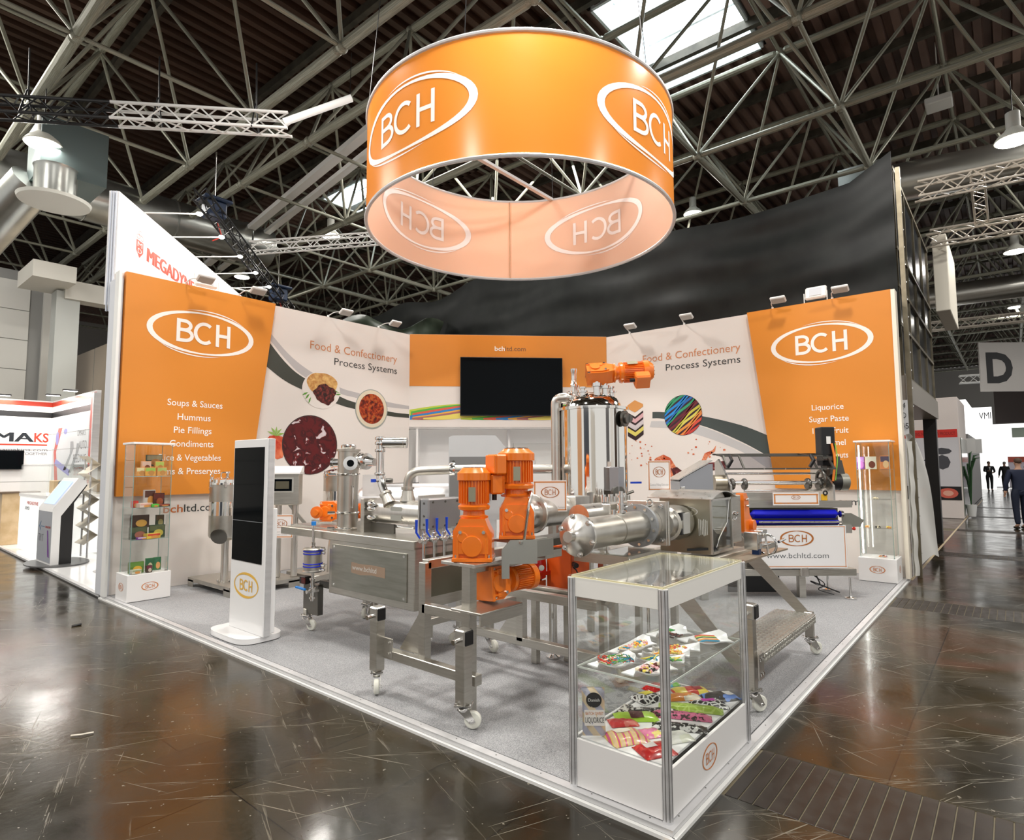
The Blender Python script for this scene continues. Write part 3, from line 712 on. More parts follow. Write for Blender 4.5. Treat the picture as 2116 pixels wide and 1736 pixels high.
# -- fascia across the corner with the screen
fa = thing('wall_back', None, None, M=MF, kind='structure'); FL = 3.726
MB().box((FL/2,3.13,-.04),(FL,1.765,.08)).build('fascia_panel', white_w, fa)
MB().box((FL/2,2.26,-.15),(FL,.03,.3)).build('fascia_soffit', white_l, fa)
MB().prism([(0.003,3.035),(FL-.003,3.035),(FL-.003,4.009),(.003,4.009)],.0,.004).build('orange_print', orange_w, fa, smooth=0)
letters('web_lettering', [('bch',1.584,1.775,3.715,.085,.015)], print_w, fa, .006)
letters('web_lettering', [('ltd.com',1.785,2.173,3.715,.085,.006)], mat('print_brown',(.22,.10,.04),.5), fa, .006)
cols = [((.45,.55,.05),.0),((.08,.38,.05),.5),((.62,.10,.05),1.0),((.02,.20,.50),1.55),((.72,.36,.05),2.1),((.35,.12,.12),2.5),((.72,.60,.12),3.0)]
for k,(c_,ph) in enumerate(cols):
    for seg in range(3):
        up = []; x0 = -1.0+ph*.42+seg*1.95
        vs = []
        for i in range(25):
            s = i/24; x = x0+s*2.2
            y = 2.43+.25*(3*s*s-2*s**3); hw = .055*math.sin(PI*max(.02,min(.98,s)))**.5
            if x < .005 or x > FL-.005: continue
            vs += [(x,y+hw,.0042+k*.0003),(x,y-hw,.0042+k*.0003)]
        if len(vs) > 3: MB().add(vs, [(2*i,2*i+1,2*i+3,2*i+2) for i in range(len(vs)//2-1)]).build('rope_print', mat('fascia_rope_%d'%k, c_, .45), fa, smooth=0)
# recessed store behind the fascia
s = MB().box((FL/2,1.13,-.55),(FL+.6,2.26,.04)).build('store_wall', white_l, fa)
MB().box((.15,1.13,-.28),(.04,2.26,.54)).build('store_side', white_l, fa)
MB().box((1.87,1.13,-.40),(.04,2.26,.3)).build('store_partition', white_l, fa)
dr = MB().box((2.45,1.0,-.515),(.95,2.0,.03),bev=.004).build('door_1', mat('store_door',(.70,.70,.68),.4), fa)
MB().torus((2.3,1.64,-.49),(0,0,1),.09,.016,28,8).build('round_window_ring', alu, dr)
# -- screen
t = thing('wall_television', 'large black flat television mounted on the orange corner fascia', 'television', M=MF@Matrix.Translation((1.90,3.03,.05)))
MB().box((0,0,0),(1.92,1.10,.05),bev=.006).build('casing', black_p, t)
MB().box((0,.003,.026),(1.895,1.07,.002)).build('screen', black_g, t)
MB().box((0,0,-.035),(.5,.4,.03)).build('wall_mount', black_p, t)
# ================================================================= HANGING RING
def pt(px, py, d):
    "point of the place at depth d along a sight line of the photograph (used to survey positions)"
    return CAM+(d_+r_*((px-1058)/1234.4)-u_*((py-868)/1234.4))*d
RC = Vector((3.293,3.491,4.5)); RR, RH = 1.907, 1.30
ring = thing('hanging_ring_banner', 'large round orange fabric ring banner with white oval logos hung over the stand', 'banner', RC)
def hoop(r, z0, z1, n=96, seg=6, flip=False):
    mb = MB(); vs = []; F = []
    for k in range(n):
        for j in range(seg+1):
            a = 2*PI*k/n; vs.append((r*math.cos(a), r*math.sin(a), z0+(z1-z0)*j/seg))
    for k in range(n):
        for j in range(seg):
            q = (k*(seg+1)+j, ((k+1)%n)*(seg+1)+j, ((k+1)%n)*(seg+1)+j+1, k*(seg+1)+j+1); F.append(q[::-1] if flip else q)
    return mb.add(vs, F)
def cloth_mat(name, col, tr, rough, mixv=.35):
    m = mat(name, col, rough, coat=.0); n, L, b = nodes(m); out = n['Material Output']
    t = n.new('ShaderNodeBsdfTranslucent'); t.inputs[0].default_value = (*tr,1); mx = n.new('ShaderNodeMixShader'); mx.inputs[0].default_value = mixv
    L.new(b.outputs[0], mx.inputs[1]); L.new(t.outputs[0], mx.inputs[2]); L.new(mx.outputs[0], out.inputs[0]); return m
hoop(RR, .03, RH-.03).build('outer_fabric', cloth_mat('ring_orange', (.84,.31,.045), (.95,.50,.14), .25, .32), ring)
hoop(RR-.012, .03, RH-.03, flip=True).build('inner_fabric', cloth_mat('ring_peach', (.90,.68,.54), (.95,.72,.52), .6, .4), ring)
hoopm = MB().torus((0,0,.015),(0,0,1),RR,.022,96,8)
hoopm.build('bottom_hoop', alu, ring); MB().torus((0,0,RH-.015),(0,0,1),RR,.022,96,8).build('top_hoop', alu, ring)
MB().box((0,RR*math.sin(math.radians(0)),RH*.5),(.0,.0,.0)); 
MB().box((RR*math.cos(math.radians(44))-.02,RR*math.sin(math.radians(44))-.02,RH/2),(.012,.012,RH-.06)).build('seam_zip', mat('seam',(.55,.33,.2),.6), ring)
for k in range(4):
    th = PI/2*k; g = MB(); logo(g, 0, 0, .9, .37, 0)
    for nm, rad, mm in (('logo_print', RR+.003, print_w), ('logo_print', RR-.016, mat('ring_logo_inner',(.86,.76,.72),.6))):
        o = MB(); o.f = list(g.f); o.v = [Vector((rad*math.cos(th+p.x/RR), rad*math.sin(th+p.x/RR), .66+p.y)) for p in g.v]
        o.build(nm, mm, ring, smooth=0)
for a in (.4,1.45,2.5,3.54,4.6,5.63):
    x, y = RR*math.cos(a), RR*math.sin(a)
    MB().tube([(x,y,RH),(x*.9,y*.9,8.0-4.5+.0)], .005, 5).build('hanging_wire', black_p, ring)
for y in (-.75,.75):
    x = math.sqrt(RR**2-y*y)-.02; MB().box((0,y,RH-.02),(2*x,.06,.04)).build('cross_bar', alu, ring)
# ================================================================= helpers for machines
class Grp:
    def __init__(s, name, label, cat, loc=(0,0,0), rz=0, group=None, local=False):
        s.o = thing(name, label, cat, loc, rz, group)
        M = Matrix.Translation(Vector(loc)) @ Matrix.Rotation(rz, 4, 'Z'); s.inv = None if local else M.inverted()
    def mb(s): return MB(s.inv)
    def add(s, mb, name, m, parent=None, smooth=35): return mb.build(name, m, parent or s.o, smooth)
def caster_meshes():
    f = MB(); f.box((0,0,.137),(.105,.085,.008),bev=.002)
    for a in (-1,1):
        for b in (-1,1): f.cyl((a*.042,b*.032,.130),(a*.042,b*.032,.152),.008,n=8)
    f.lathe((0,0,.10),(0,0,1),[(0,.030),(.012,.038),(.026,.038),(.033,.030)],16)
    for s in (-1,1):
        f.prism([(-.075,.045),(-.045,.035),(.035,.112),(.035,.118),(-.035,.118)], s*.026-.002, s*.026+.002, Matrix(((1,0,0,0),(0,0,-1,0),(0,1,0,0),(0,0,0,1))))
    f.cyl((-.055,-.034,.05),(-.055,.034,.05),.009,n=10)
    w = MB().lathe((0,-.019,0),(0,1,0),[(0,.030),(.002,.044),(.008,.05),(.030,.05),(.036,.044),(.038,.030)],24)
    return f.mesh('caster', chrome), w.mesh('wheel', nylon)
CF, CW = caster_meshes(); CB = MB().torus((0,0,.128),(0,0,1),.034,.006,18,6).mesh('bearing_ring', black_p)
def caster(g, x, y, rz=0, post=None, pw=.055):
    o = bpy.data.objects.new('caster', CF); C.objects.link(o); o.parent = g.o
    inv = g.inv if g.inv is not None else Matrix.Identity(4)
    o.location = inv @ Vector((x,y,0)) if g.inv is not None else Vector((x,y,0))
    o.rotation_euler = (0,0,rz-(g.o.rotation_euler.z if g.inv is not None else 0))
    wh = bpy.data.objects.new('wheel', CW); C.objects.link(wh); wh.parent = o; wh.location = (-.055,0,.05)
    br = bpy.data.objects.new('bearing_ring', CB); C.objects.link(br); br.parent = o
    if post: g.add(g.mb().box((x,y,(.141+post)/2),(pw,pw,post-.141),bev=.004), 'leg', steel)
    return o
def capped_post(g, x, y, top):
    "square clamp sleeve with black end cap and locking bolt on top of a leg"
    g.add(g.mb().box((x,y,top-.04),(.082,.082,.095),bev=.008), 'clamp_sleeve', steel_h)
    g.add(g.mb().box((x,y-.044,top-.04),(.070,.012,.085),bev=.008), 'end_cap', black_p)
    g.add(g.mb().cyl((x-.04,y+.0,top-.05),(x-.085,y+.0,top-.055),.013,n=12).cyl((x-.085,y,top-.055),(x-.09,y,top-.056),.016,n=12), 'locking_bolt', chrome)
def ferrule(mb, base, axis, t, r, w=.03):
    "clamp ring round a pipe"
    return mb.lathe(Vector(base)+Vector(axis).normalized()*(t-w/2), axis, [(0,r*1.02),(0.002,r*1.28),(w*.3,r*1.34),(w*.7,r*1.34),(w-.002,r*1.28),(w,r*1.02)], 20)
def gearmotor(name, label, loc, up=(0,0,1), face=(-1,0,0), w=.22, hg=.30, rm=.098, hm=.27, box=None, plate=True, group='orange gear motors', foot=True):
    up = Vector(up).normalized(); f = Vector(face); f = (f-up*f.dot(up)).normalized(); x = f.cross(up)*-1
    M = Matrix((x, -f, up)).transposed().to_4x4()
    if M.determinant() < 0: M = Matrix((-x, -f, up)).transposed().to_4x4()
    M.translation = Vector(loc)
    o = thing(name, label, 'motor', M=M, group=None)
    d = w*.92; sx = Matrix(((1,0,0,0),(0,0,1,0),(0,1,0,0),(0,0,0,1)))
    b = MB(); prof = [(-w/2,.02),(w/2,.02),(w/2,hg*.62),(w*.40,hg*.80),(w*.33,hg*.98),(-w*.33,hg*.98),(-w*.38,hg*.86),(-w/2,hg*.70)]
    b.prism([(p[0],p[1]) for p in prof][::-1], -d/2*.86, d/2*.86, sx)
    b.prism([(-w*.42,.05),(w*.42,.05),(w*.42,hg*.58),(w*.30,hg*.80),(-w*.30,hg*.80),(-w*.42,hg*.64)][::-1], -d/2, d/2, sx)
    if foot: b.box((0,0,.012),(w*1.04,d*1.04,.024),bev=.004)
    for q in (-1,1): b.box((q*w*.36,-d*.44,hg*.30),(w*.07,d*.14,hg*.45),bev=.006)
    gb = b.build('gearbox', orange_p, o)
    MB().lathe((-.0,-d/2+.006,hg*.36),(0,-1,0),[(0,w*.27),(.012,w*.27),(.018,w*.25),(.019,.0)],28).build('output_cover', orange_p, gb)
    MB().lathe((-w*.24,-d/2+.006,hg*.56),(0,-1,0),[(0,w*.14),(.008,w*.14),(.012,w*.12),(.0121,0)],22).build('inspection_cap', orange_p, gb)
    bo = MB()
    for q in (-1,1):
        for e in (-1,1): bo.cyl((q*w*.42,e*d*.42,.02),(q*w*.42,e*d*.42,.042),.010,n=8)
    for q in (-1,1): bo.cyl((q*w*.30,-d/2,hg*.68),(q*w*.30,-d/2-.012,hg*.68),.011,n=10)
    bo.build('foot_bolt', chrome, gb)
    z = hg*.98
    MB().lathe((0,0,z),(0,0,1),[(0,rm*.85),(.012,rm*.9),(.02,rm*.68),(.045,rm*.66),(.055,rm*.95),(.075,rm*1.0),(.085,rm*.9)],28).build('neck_flange', orange_p, o)
    z += .08; body = MB().cyl((0,0,z),(0,0,z+hm*.66),rm*.84,n=28)
    for k in range(32):
        a = 2*PI*k/32; c_ = Vector((math.cos(a),math.sin(a),0)); body.bar(c_*rm*.83+Vector((0,0,z+.015)), c_*rm*.83+Vector((0,0,z+hm*.64)), .0055, rm*.24, up=c_)
    body.build('finned_body', orange_p, o)
    z2 = z+hm*.66
    MB().lathe((0,0,z2-.004),(0,0,1),[(0,rm*.9),(.004,rm*1.04),(.05,rm*1.04),(hm*.30,rm*.80),(hm*.34,rm*.72),(hm*.345,0)],28).build('fan_cowl', orange_p, o)
    gr = MB()
    for k in range(10):
        a = 2*PI*k/10; c_ = Vector((math.cos(a),math.sin(a),0)); gr.bar(c_*rm*.25+Vector((0,0,z2+hm*.342)), c_*rm*.66+Vector((0,0,z2+hm*.342)), .006, .004)
    gr.build('cowl_grille', dark_steel, o)
    if box is not None:
        a = math.radians(box); c_ = Vector((math.cos(a),math.sin(a),0)); e_ = Vector((-math.sin(a),math.cos(a),0))
        Mb = Matrix((c_,e_,Vector((0,0,1)))).transposed().to_4x4(); Mb.translation = c_*(rm+.035)+Vector((0,0,z+hm*.55))
        tb = MB().box((0,0,0),(.085,.125,.13),Mb,bev=.010).box((.047,0,0),(.012,.115,.12),Mb,bev=.004).build('terminal_box', orange_p, o)
        MB().cyl(Mb@Vector((0,0,-.065)), Mb@Vector((0,0,-.105)), .016, n=12).build('cable_gland', black_p, tb)
    if plate: MB().box((w*.0+.0,-rm*1.03,z+hm*.30),(.045,.004,.09)).build('rating_plate', mat('rating_plate',(.38,.36,.26),.35,.6), o)
    return o
gearmotor('gear_motor', 'front upright orange gear motor standing on the near leg of the stand frame', (.36,1.50,.945), face=(-.8,-.6,0), w=.245, hg=.27, rm=.105, hm=.245, box=25)
gearmotor('gear_motor', 'taller upright orange gear motor on the grey bracket, right of the front one', (.62,1.36,1.07), face=(-.75,-.66,0), w=.225, hg=.275, rm=.118, hm=.24, box=212)
gearmotor('gear_motor', 'orange gear motor lying level under the two upright ones', (.44,1.50,.78), up=(1,-.15,.0), face=(0,-1,.1), w=.21, hg=.17, rm=.085, hm=.22, plate=False)
# ---------------------------------------------------------------- stand frame with casters (multi colour extruder)
g = Grp('extruder_frame', 'open square tube frame on casters carrying the orange gear motors', 'machine frame', (.6,1.8,0))
T = .062
def rail(a, b, name='rail', w=T, h=None, m=steel): return g.add(g.mb().bar(a, b, w, h or w, bev=.004), name, m)
caster(g, .19, 2.26, rz=.9, post=.53, pw=.075); capped_post(g, .19, 2.26, .565)
caster(g, .152, 1.385, rz=2.2, post=.53, pw=.075); capped_post(g, .152, 1.385, .565)
rail((.255,2.23,.25),(.255,1.36,.25),'lower_rail'); rail((.29,1.885,.22),(.29,1.885,.90),'upright',.062); rail((.29,1.475,.02),(.29,1.475,.93),'upright',.070)
rail((.29,1.885,.60),(.29,1.50,.60),'middle_rail'); rail((.29,1.885,.885),(1.25,1.885,.885),'top_rail'); rail((.29,1.47,.90),(1.25,1.47,.90),'top_rail')
rail((.29,1.885,.50),(1.3,1.885,.50),'cross_rail',.05); 
for y,z in ((2.185,.30),(1.44,.22)): g.add(g.mb().box((.222,y,z),(.012,.10,.13),bev=.003).cyl((.215,y-.02,z+.035),(.205,y-.02,z+.035),.009,n=8).cyl((.215,y-.02,z-.035),(.205,y-.02,z-.035),.009,n=8), 'bolted_plate', steel_h)
g.add(g.mb().prism([(0,0),(.22,0),(0,.30)],-.003,.003,Matrix.Translation((.30,1.93,.28))@Matrix.Rotation(PI/2,4,'Z')@Matrix.Rotation(PI/2,4,'X')), 'gusset', steel)
g.add(g.mb().box((.36,1.50,.932),(.30,.30,.022),bev=.004), 'motor_plate', steel_h)
g.add(g.mb().box((.40,1.42,.655),(.40,.26,.016),bev=.004).box((.40,1.30,.62),(.40,.012,.07)), 'motor_tray', steel)
# laser cut bracket under the taller motor
g.add(g.mb().prism([(0,.0),(.05,.0),(.05,.09),(.23,.09),(.23,.24),(.055,.24),(.0,.18)],-.004,.004, Matrix.Translation((.44,1.335,.83))@Matrix.Rotation(-PI*.23,4,'Z')@Matrix.Rotation(PI/2,4,'X')), 'cut_bracket', mat('grey_bracket',(.36,.365,.34),.4,.5))
g.add(g.mb().box((.66,1.36,1.055),(.28,.24,.02),bev=.003).box((.74,1.24,1.0),(.24,.012,.11)).box((.78,1.36,.99),(.012,.24,.13)), 'bracket_shelf', MATS['grey_bracket'])
caster(g, 1.36, 2.27, rz=1.4, post=.62); caster(g, 1.60, 2.20, rz=3.6, post=.62)
rail((1.05,1.885,.60),(1.05,1.0,.60),'rear_rail'); rail((1.15,2.25,.22),(1.15,.95,.22),'lower_rail'); rail((1.15,1.75,.22),(1.15,1.75,.60),'upright')
rail((1.15,1.75,.62),(1.15,.95,.62),'middle_rail')
rail((1.25,1.47,.55),(1.60,2.2,.55),'cross_rail',.05)
g.add(g.mb().prism([(0,0),(.2,0),(0,.26)],-.003,.003,Matrix.Translation((1.15,1.78,.25))@Matrix.Rotation(PI/2,4,'Z')@Matrix.Rotation(PI/2,4,'X')), 'gusset', steel)
for x,y in ((1.55,1.75),(1.75,1.0)):
    g.add(g.mb().cyl((x,y,.06),(x,y,.6),.012,n=10).lathe((x,y,0),(0,0,1),[(0,.055),(.012,.055),(.03,.02),(.07,.014)],20), 'levelling_foot', chrome)
# ---------------------------------------------------------------- extruder barrels of the multi colour system
g = Grp('twin_barrel_extruder', 'steel extruder barrels with knobbed manifold block behind the orange motors', 'machine', (1.0,1.3,0))
steel_b = vary('bead_blasted_steel', (.50,.48,.43), (.58,.56,.51), 9, .33, 1, lo=.3, hi=.7, r2=.4)
g.add(g.mb().bar((.8,1.5,.99),(1.75,1.5,.99),.20,.05), 'support_beam', dark_steel)
g.add(g.mb().cyl((.72,1.48,1.20),(1.35,1.48,1.20),.105,n=28), 'barrel', steel_h)
for x in (.80,.95): g.add(ferrule(g.mb(), (x,1.48,1.20), (1,0,0), 0, .105, .03), 'clamp_ring', steel_h)
g.add(g.mb().box((1.42,1.46,1.20),(.20,.20,.22),bev=.005), 'die_block', steel_h)
g.add(g.mb().cyl((1.0,1.12,1.19),(1.28,1.12,1.19),.085,n=24), 'barrel', steel_h)
g.add(g.mb().box((1.16,1.12,1.085),(.26,.18,.05),bev=.004), 'slotted_cover', mat('slotted_cover',(.3,.3,.3),.3,1))
for k in range(3):
    g.add(g.mb().box((1.16,1.028,1.10-.02*k),(.2,.004,.006)), 'cover_slot', black_p)
mf = g.add(g.mb().box((1.50,1.10,1.235),(.44,.09,.07),bev=.005), 'manifold', steel_h)
for k in range(4):
    x = 1.34+k*.105
    g.add(g.mb().cyl((x,1.10,1.27),(x,1.10,1.315),.016,n=14).cyl((x,1.13,1.27),(x,1.13,1.33),.02,n=14), 'valve_stem', chrome, mf)
    g.add(g.mb().lathe((x+.04,1.055,1.235),(0,-1,0),[(0,.022),(.012,.024),(.026,.022),(.03,.01)],14), 'hex_nut', chrome, mf)
g.add(g.mb().box((1.30,1.10,1.17),(.10,.16,.20),bev=.005), 'end_block', steel_h)
g.add(g.mb().tube(bend([(.56,1.25,1.05),(.55,1.2,1.30),(.62,1.22,1.38),(.66,1.3,1.36)],.06), .010, 8), 'flexible_hose', steel_h)
g.add(g.mb().tube([(.95,1.0,1.04),(1.05,.98,1.02),(1.1,.96,1.03)], .012, 8).sph((1.10,.96,1.03),.022,10).cyl((1.1,.96,1.03),(1.1,.96,.95),.008,n=8), 'drain_valve', chrome)
# ---------------------------------------------------------------- centre filling extruder
g = Grp('centre_filling_extruder', 'steel extruder with a long bolted barrel, hopper box and diamond plate step', 'machine', (1.9,.7,0))
BY, BZ = .80, 1.133
g.add(g.mb().lathe((.50,BY,BZ),(1,0,0),[(0,.095),(.42,.095),(.421,.100),(.74,.100)],36), 'barrel', steel_b)
g.add(g.mb().lathe((.44,BY,BZ),(1,0,0),[(0,.03),(.02,.045),(.055,.115),(.058,.125),(.075,.125)],32).cyl((.40,BY,BZ),(.445,BY,BZ),.032,n=18), 'nose_cone', steel_h)
bo = g.mb()
for k in range(6):
    a = 2*PI*k/6+.3; bo.cyl((.475,BY+.112*math.cos(a),BZ+.112*math.sin(a)),(.53,BY+.112*math.cos(a),BZ+.112*math.sin(a)),.009,n=8); bo.lathe((.485,BY+.112*math.cos(a),BZ+.112*math.sin(a)),(1,0,0),[(0,.016),(.014,.016)],6)
g.add(bo, 'eye_bolt', chrome)
fl = g.add(g.mb().lathe((1.235,BY,BZ),(1,0,0),[(0,.10),(.001,.145),(.028,.145),(.029,.12)],40), 'barrel_flange', mat('machined_grey',(.30,.31,.32),.4,.3))
g.add(g.mb().lathe((1.262,BY,BZ),(1,0,0),[(0,.118),(.10,.118)],32), 'barrel_collar', steel_h)
for k in range(10):
    a = 2*PI*k/10+.2; g.add(g.mb().lathe((1.236,BY+.124*math.cos(a),BZ+.124*math.sin(a)),(-1,0,0),[(0,.011),(.010,.011),(.0101,0)],6), 'flange_bolt', chrome, fl)
g.add(g.mb().box((1.375,BY,1.145),(.022,.30,.30),bev=.003), 'mounting_plate', steel_h)
for e in (-1,1):
    for q in (-1,1): g.add(g.mb().lathe((1.362,BY+e*.115,1.145+q*.115),(-1,0,0),[(0,.018),(.004,.018),(.005,.013),(.02,.013),(.0201,0)],12), 'plate_bolt', chrome)
g.add(g.mb().cyl((1.385,BY-.155,1.0),(1.385,BY-.155,1.29),.010,n=10).box((1.385,BY-.15,1.145),(.03,.014,.30)), 'hinge', steel_h)
g.add(g.mb().torus((1.30,BY-.06,1.285),(.6,1,0),.022,.006,20,8).cyl((1.30,BY-.04,1.25),(1.33,BY-.02,1.22),.012,n=10).lathe((1.26,BY+.10,1.25),(-1,.1,.02),[(0,.018),(.03,.018),(.08,.006)],12), 'lifting_eye', chrome)
g.add(g.mb().cyl((1.02,BY,BZ+.09),(1.02,BY,BZ+.24),.014,n=12).lathe((1.02,BY,BZ+.10),(0,0,1),[(0,.03),(.015,.03),(.016,.018),(.05,.018),(.051,.028),(.062,.028),(.063,.015),(.10,.015),(.101,.025),(.115,.025)],14).cyl((.92,BY,BZ+.09),(.92,BY,BZ+.125),.014,n=10), 'pressure_fitting', chrome)
# drum shaped gearbox housing and hopper box
g.add(g.mb().lathe((1.39,.70,1.135),(1,0,0),[(0,.09),(.06,.10),(.07,.118),(.20,.125),(.28,.118),(.30,.09)],32), 'housing_drum', steel_b)
g.add(g.mb().box((1.53,.585,1.14),(.10,.02,.14)), 'label_plate', mat('silver_label',(.6,.6,.58),.35,.4))
g.add(g.mb().box((1.49,.60,1.14),(.06,.03,.15)), 'label_edge', black_p)
def boxframe():
    b = g.mb(); x0,x1,y0,y1,z0,z1 = 1.70,2.09,.47,.86,.915,1.30; t = .006
    b.box((x0,(y0+y1)/2,(z0+z1)/2),(t,y1-y0,z1-z0)); b.box(((x0+x1)/2,y1,(z0+z1)/2),(x1-x0,t,z1-z0)); b.box((x1,(y0+y1)/2,(z0+z1)/2),(t,y1-y0,z1-z0)); b.box(((x0+x1)/2,(y0+y1)/2,z0),(x1-x0,y1-y0,t))
    g.add(b, 'hopper_box', vary('olive_steel', (.36,.34,.27), (.44,.42,.34), 3, .3, 1, lo=.3, hi=.7))
    b = g.mb()
    for x in (x0,x1): b.box((x,y0,(z0+z1)/2),(.018,.012,z1-z0))
    b.box(((x0+x1)/2,y0,z1-.006),(x1-x0,.012,.016)); b.box(((x0+x1)/2,y0,z0+.006),(x1-x0,.012,.016)); g.add(b, 'window_frame', steel_h)
    g.add(g.mb().box(((x0+x1)/2,y0+.004,(z0+z1)/2),(x1-x0-.02,.004,z1-z0-.02)), 'inspection_window', perspex)
    g.add(g.mb().lathe(((x0+x1)/2,y0+.02,1.20),(0,1,0),[(0,.16),(.30,.16)],32), 'screw_housing', steel)
    g.add(g.mb().tube([(x0+.05,y0-.003,.94),(x0+.13,y0-.003,1.02),(x1-.1,y0-.003,1.12),(x1-.05,y0-.003,1.29)], .004, 6), 'window_seal', chrome)
boxframe()
lid = g.mb(); lid.grid(lambda u,v: (1.66+.50*u, .44+.50*v, 1.305+.05*math.sin(PI*min(1,u*1.05))*1.0), 12, 4, th=.006); g.add(lid, 'curved_lid', steel_h)
g.add(g.mb().torus((2.12,.46,1.16),(.3,1,0),.03,.006,20,8).cyl((2.12,.47,1.17),(2.22,.47,1.17),.010,n=10), 'latch_ring', chrome)
g.add(g.mb().bar((1.74,.455,.955),(1.62,.62,.945),.02,.016), 'black_handle', black_p)
o = MB(Matrix.Translation((-1.9,-.7,0))@Matrix.Translation((1.696,.86,1.2))@Matrix(((0,0,-1,0),(-1,0,0,0),(0,1,0,0),(0,0,0,1)))); logo(o, .22, .01, .075, .032, .002); g.add(o, 'oval_logo', chrome, smooth=0)
for k in range(6): g.add(g.mb().box((1.695,.56-.012*k,1.10),(.002,.006,.12-.01*(k%3))), 'printed_line', mat('pale_print',(.6,.6,.55),.5))
g.add(g.mb().box((2.20,.62,1.13),(.20,.30,.36),bev=.006), 'drive_cabinet', steel)
# orange bearing bracket with pulley
b = g.mb(); Mx = Matrix.Translation((2.34,.46,1.02))@Matrix.Rotation(PI/2,4,'X')
b.prism([(0,.0),(.08,-.02),(.19,.02),(.20,.07),(.13,.13),(.11,.25),(.07,.30),(.0,.30)],-.06,.0,Mx); b.lathe((2.49,.46,1.06),(0,-1,0),[(0,.045),(.03,.045),(.031,.03)],20)
g.add(b, 'orange_bracket', orange_p)
for z in (1.22,1.27): g.add(g.mb().cyl((2.38,.455,z),(2.38,.43,z),.012,n=8), 'bracket_bolt', chrome)
g.add(g.mb().box((2.16,.34,.98),(.10,.10,.13),bev=.004).box((2.28,.32,1.02),(.12,.06,.06),bev=.004), 'slide_block', chrome)
g.add(g.mb().torus((2.22,.26,.95),(1,-.2,0),.075,.009,28,8).bar((2.22,.25,.875),(2.22,.27,1.025),.012).cyl((2.15,.28,.95),(2.28,.26,.95),.014,n=12).cyl((2.27,.19,.97),(2.36,.17,.985),.010,n=10), 'hand_wheel', chrome)
g.add(g.mb().box((2.14,.31,.90),(.05,.05,.04)), 'blue_block', mat('dark_blue_metal',(.01,.03,.1),.4,.5))
# infeed tray with clear cover
g.add(g.mb().box((1.10,.88,.965),(.44,.40,.012)).box((1.10,.68,.945),(.44,.008,.06)).box((.88,.88,.945),(.008,.40,.06)), 'tray', steel)
g.add(g.mb().box((1.10,.88,.98),(.42,.38,.004)), 'clear_cover', perspex)
for k in range(6): g.add(g.mb().box((1.12,.80+.03*k,.974),(.24,.006,.003)), 'roller_slot', mat('slot_pink',(.5,.3,.24),.5))
for x in (.9,1.30): g.add(g.mb().lathe((x,.676,.945),(0,-1,0),[(0,.016),(.006,.016),(.007,.009)],14), 'tray_screw', chrome)
g.add(g.mb().bar((1.0,.85,.92),(1.25,.92,.62),.04,.04).bar((1.25,.80,.92),(1.0,.90,.62),.04,.04), 'tray_strut', steel)
# base frame, legs, stair
R2 = lambda a,b,name='rail',w=.06,h=None,m=steel: g.add(g.mb().bar(a,b,w,h or w,bev=.004), name, m)
R2((1.5,.47,.88),(3.0,.47,.86),'main_rail',.09,.05); R2((1.5,.95,.88),(2.7,.95,.88),'main_rail',.09,.05)
g.add(g.mb().box((2.05,.52,.86),(1.0,.42,.03)).bar((1.72,.30,.885),(2.72,.30,.865),.10,.012), 'base_plate', vary('tan_plate',(.42,.33,.24),(.5,.42,.32),4,.35,.8))
caster(g, 1.463, .149, rz=2.6, post=.62, pw=.062); capped_post(g, 1.463, .149, .66)
caster(g, 2.943, .169, rz=2.5, post=.34, pw=.062); caster(g, 1.41, 1.10, rz=1.2, post=.6); caster(g, 2.46, 1.12, rz=1.9, post=.86)
for x0 in (1.44,2.93):
    g.add(g.mb().prism([(.0,0),(.10,0),(.62,.50),(.62,.62),(.56,.62)],-.005,.005,Matrix.Translation((x0,.13,.24 if x0 < 2 else .30))@Matrix.Rotation(PI/2,4,'Z')@Matrix.Rotation(PI/2,4,'X')), 'stringer', steel)
g.add(g.mb().box((1.50,.10,.28),(.09,.012,.16),bev=.003), 'bolted_plate', steel_h)
for a in (-.022,.022):
    for b_ in (-.045,.045): g.add(g.mb().lathe((1.50+a,.093,.28+b_),(0,-1,0),[(0,.012),(.006,.010),(.0061,0)],10), 'rivet', chrome)
def tread_mat():
    m = mat('tread_plate', (.60,.59,.55), .36, .9); return m
tp = g.add(g.mb().box((2.22,.275,.325),(1.42,.30,.010)).box((2.22,.122,.295),(1.42,.010,.065)), 'tread', tread_mat())
lug = g.mb()
for i in range(46):
    for j in range(9):
        a = .6 if (i+j)%2 else -.6; c_ = Vector((1.54+i*.0305, .135+j*.033, .331)); dd = Vector((math.cos(a)*.011, math.sin(a)*.011, 0)); lug.bar(c_-dd*1.15, c_+dd*1.15, .0075, .006)
for i in range(46):
    for j in range(2):
        a = .9 if (i+j)%2 else -.9; c_ = Vector((1.54+i*.0305, .1155, .312-j*.03)); dd = Vector((math.cos(a)*.009, 0, math.sin(a)*.009)); lug.bar(c_-dd, c_+dd, .006, .004, up=(0,-1,0))
g.add(lug, 'raised_lugs', MATS['tread_plate'], tp)['kind'] = 'stuff'
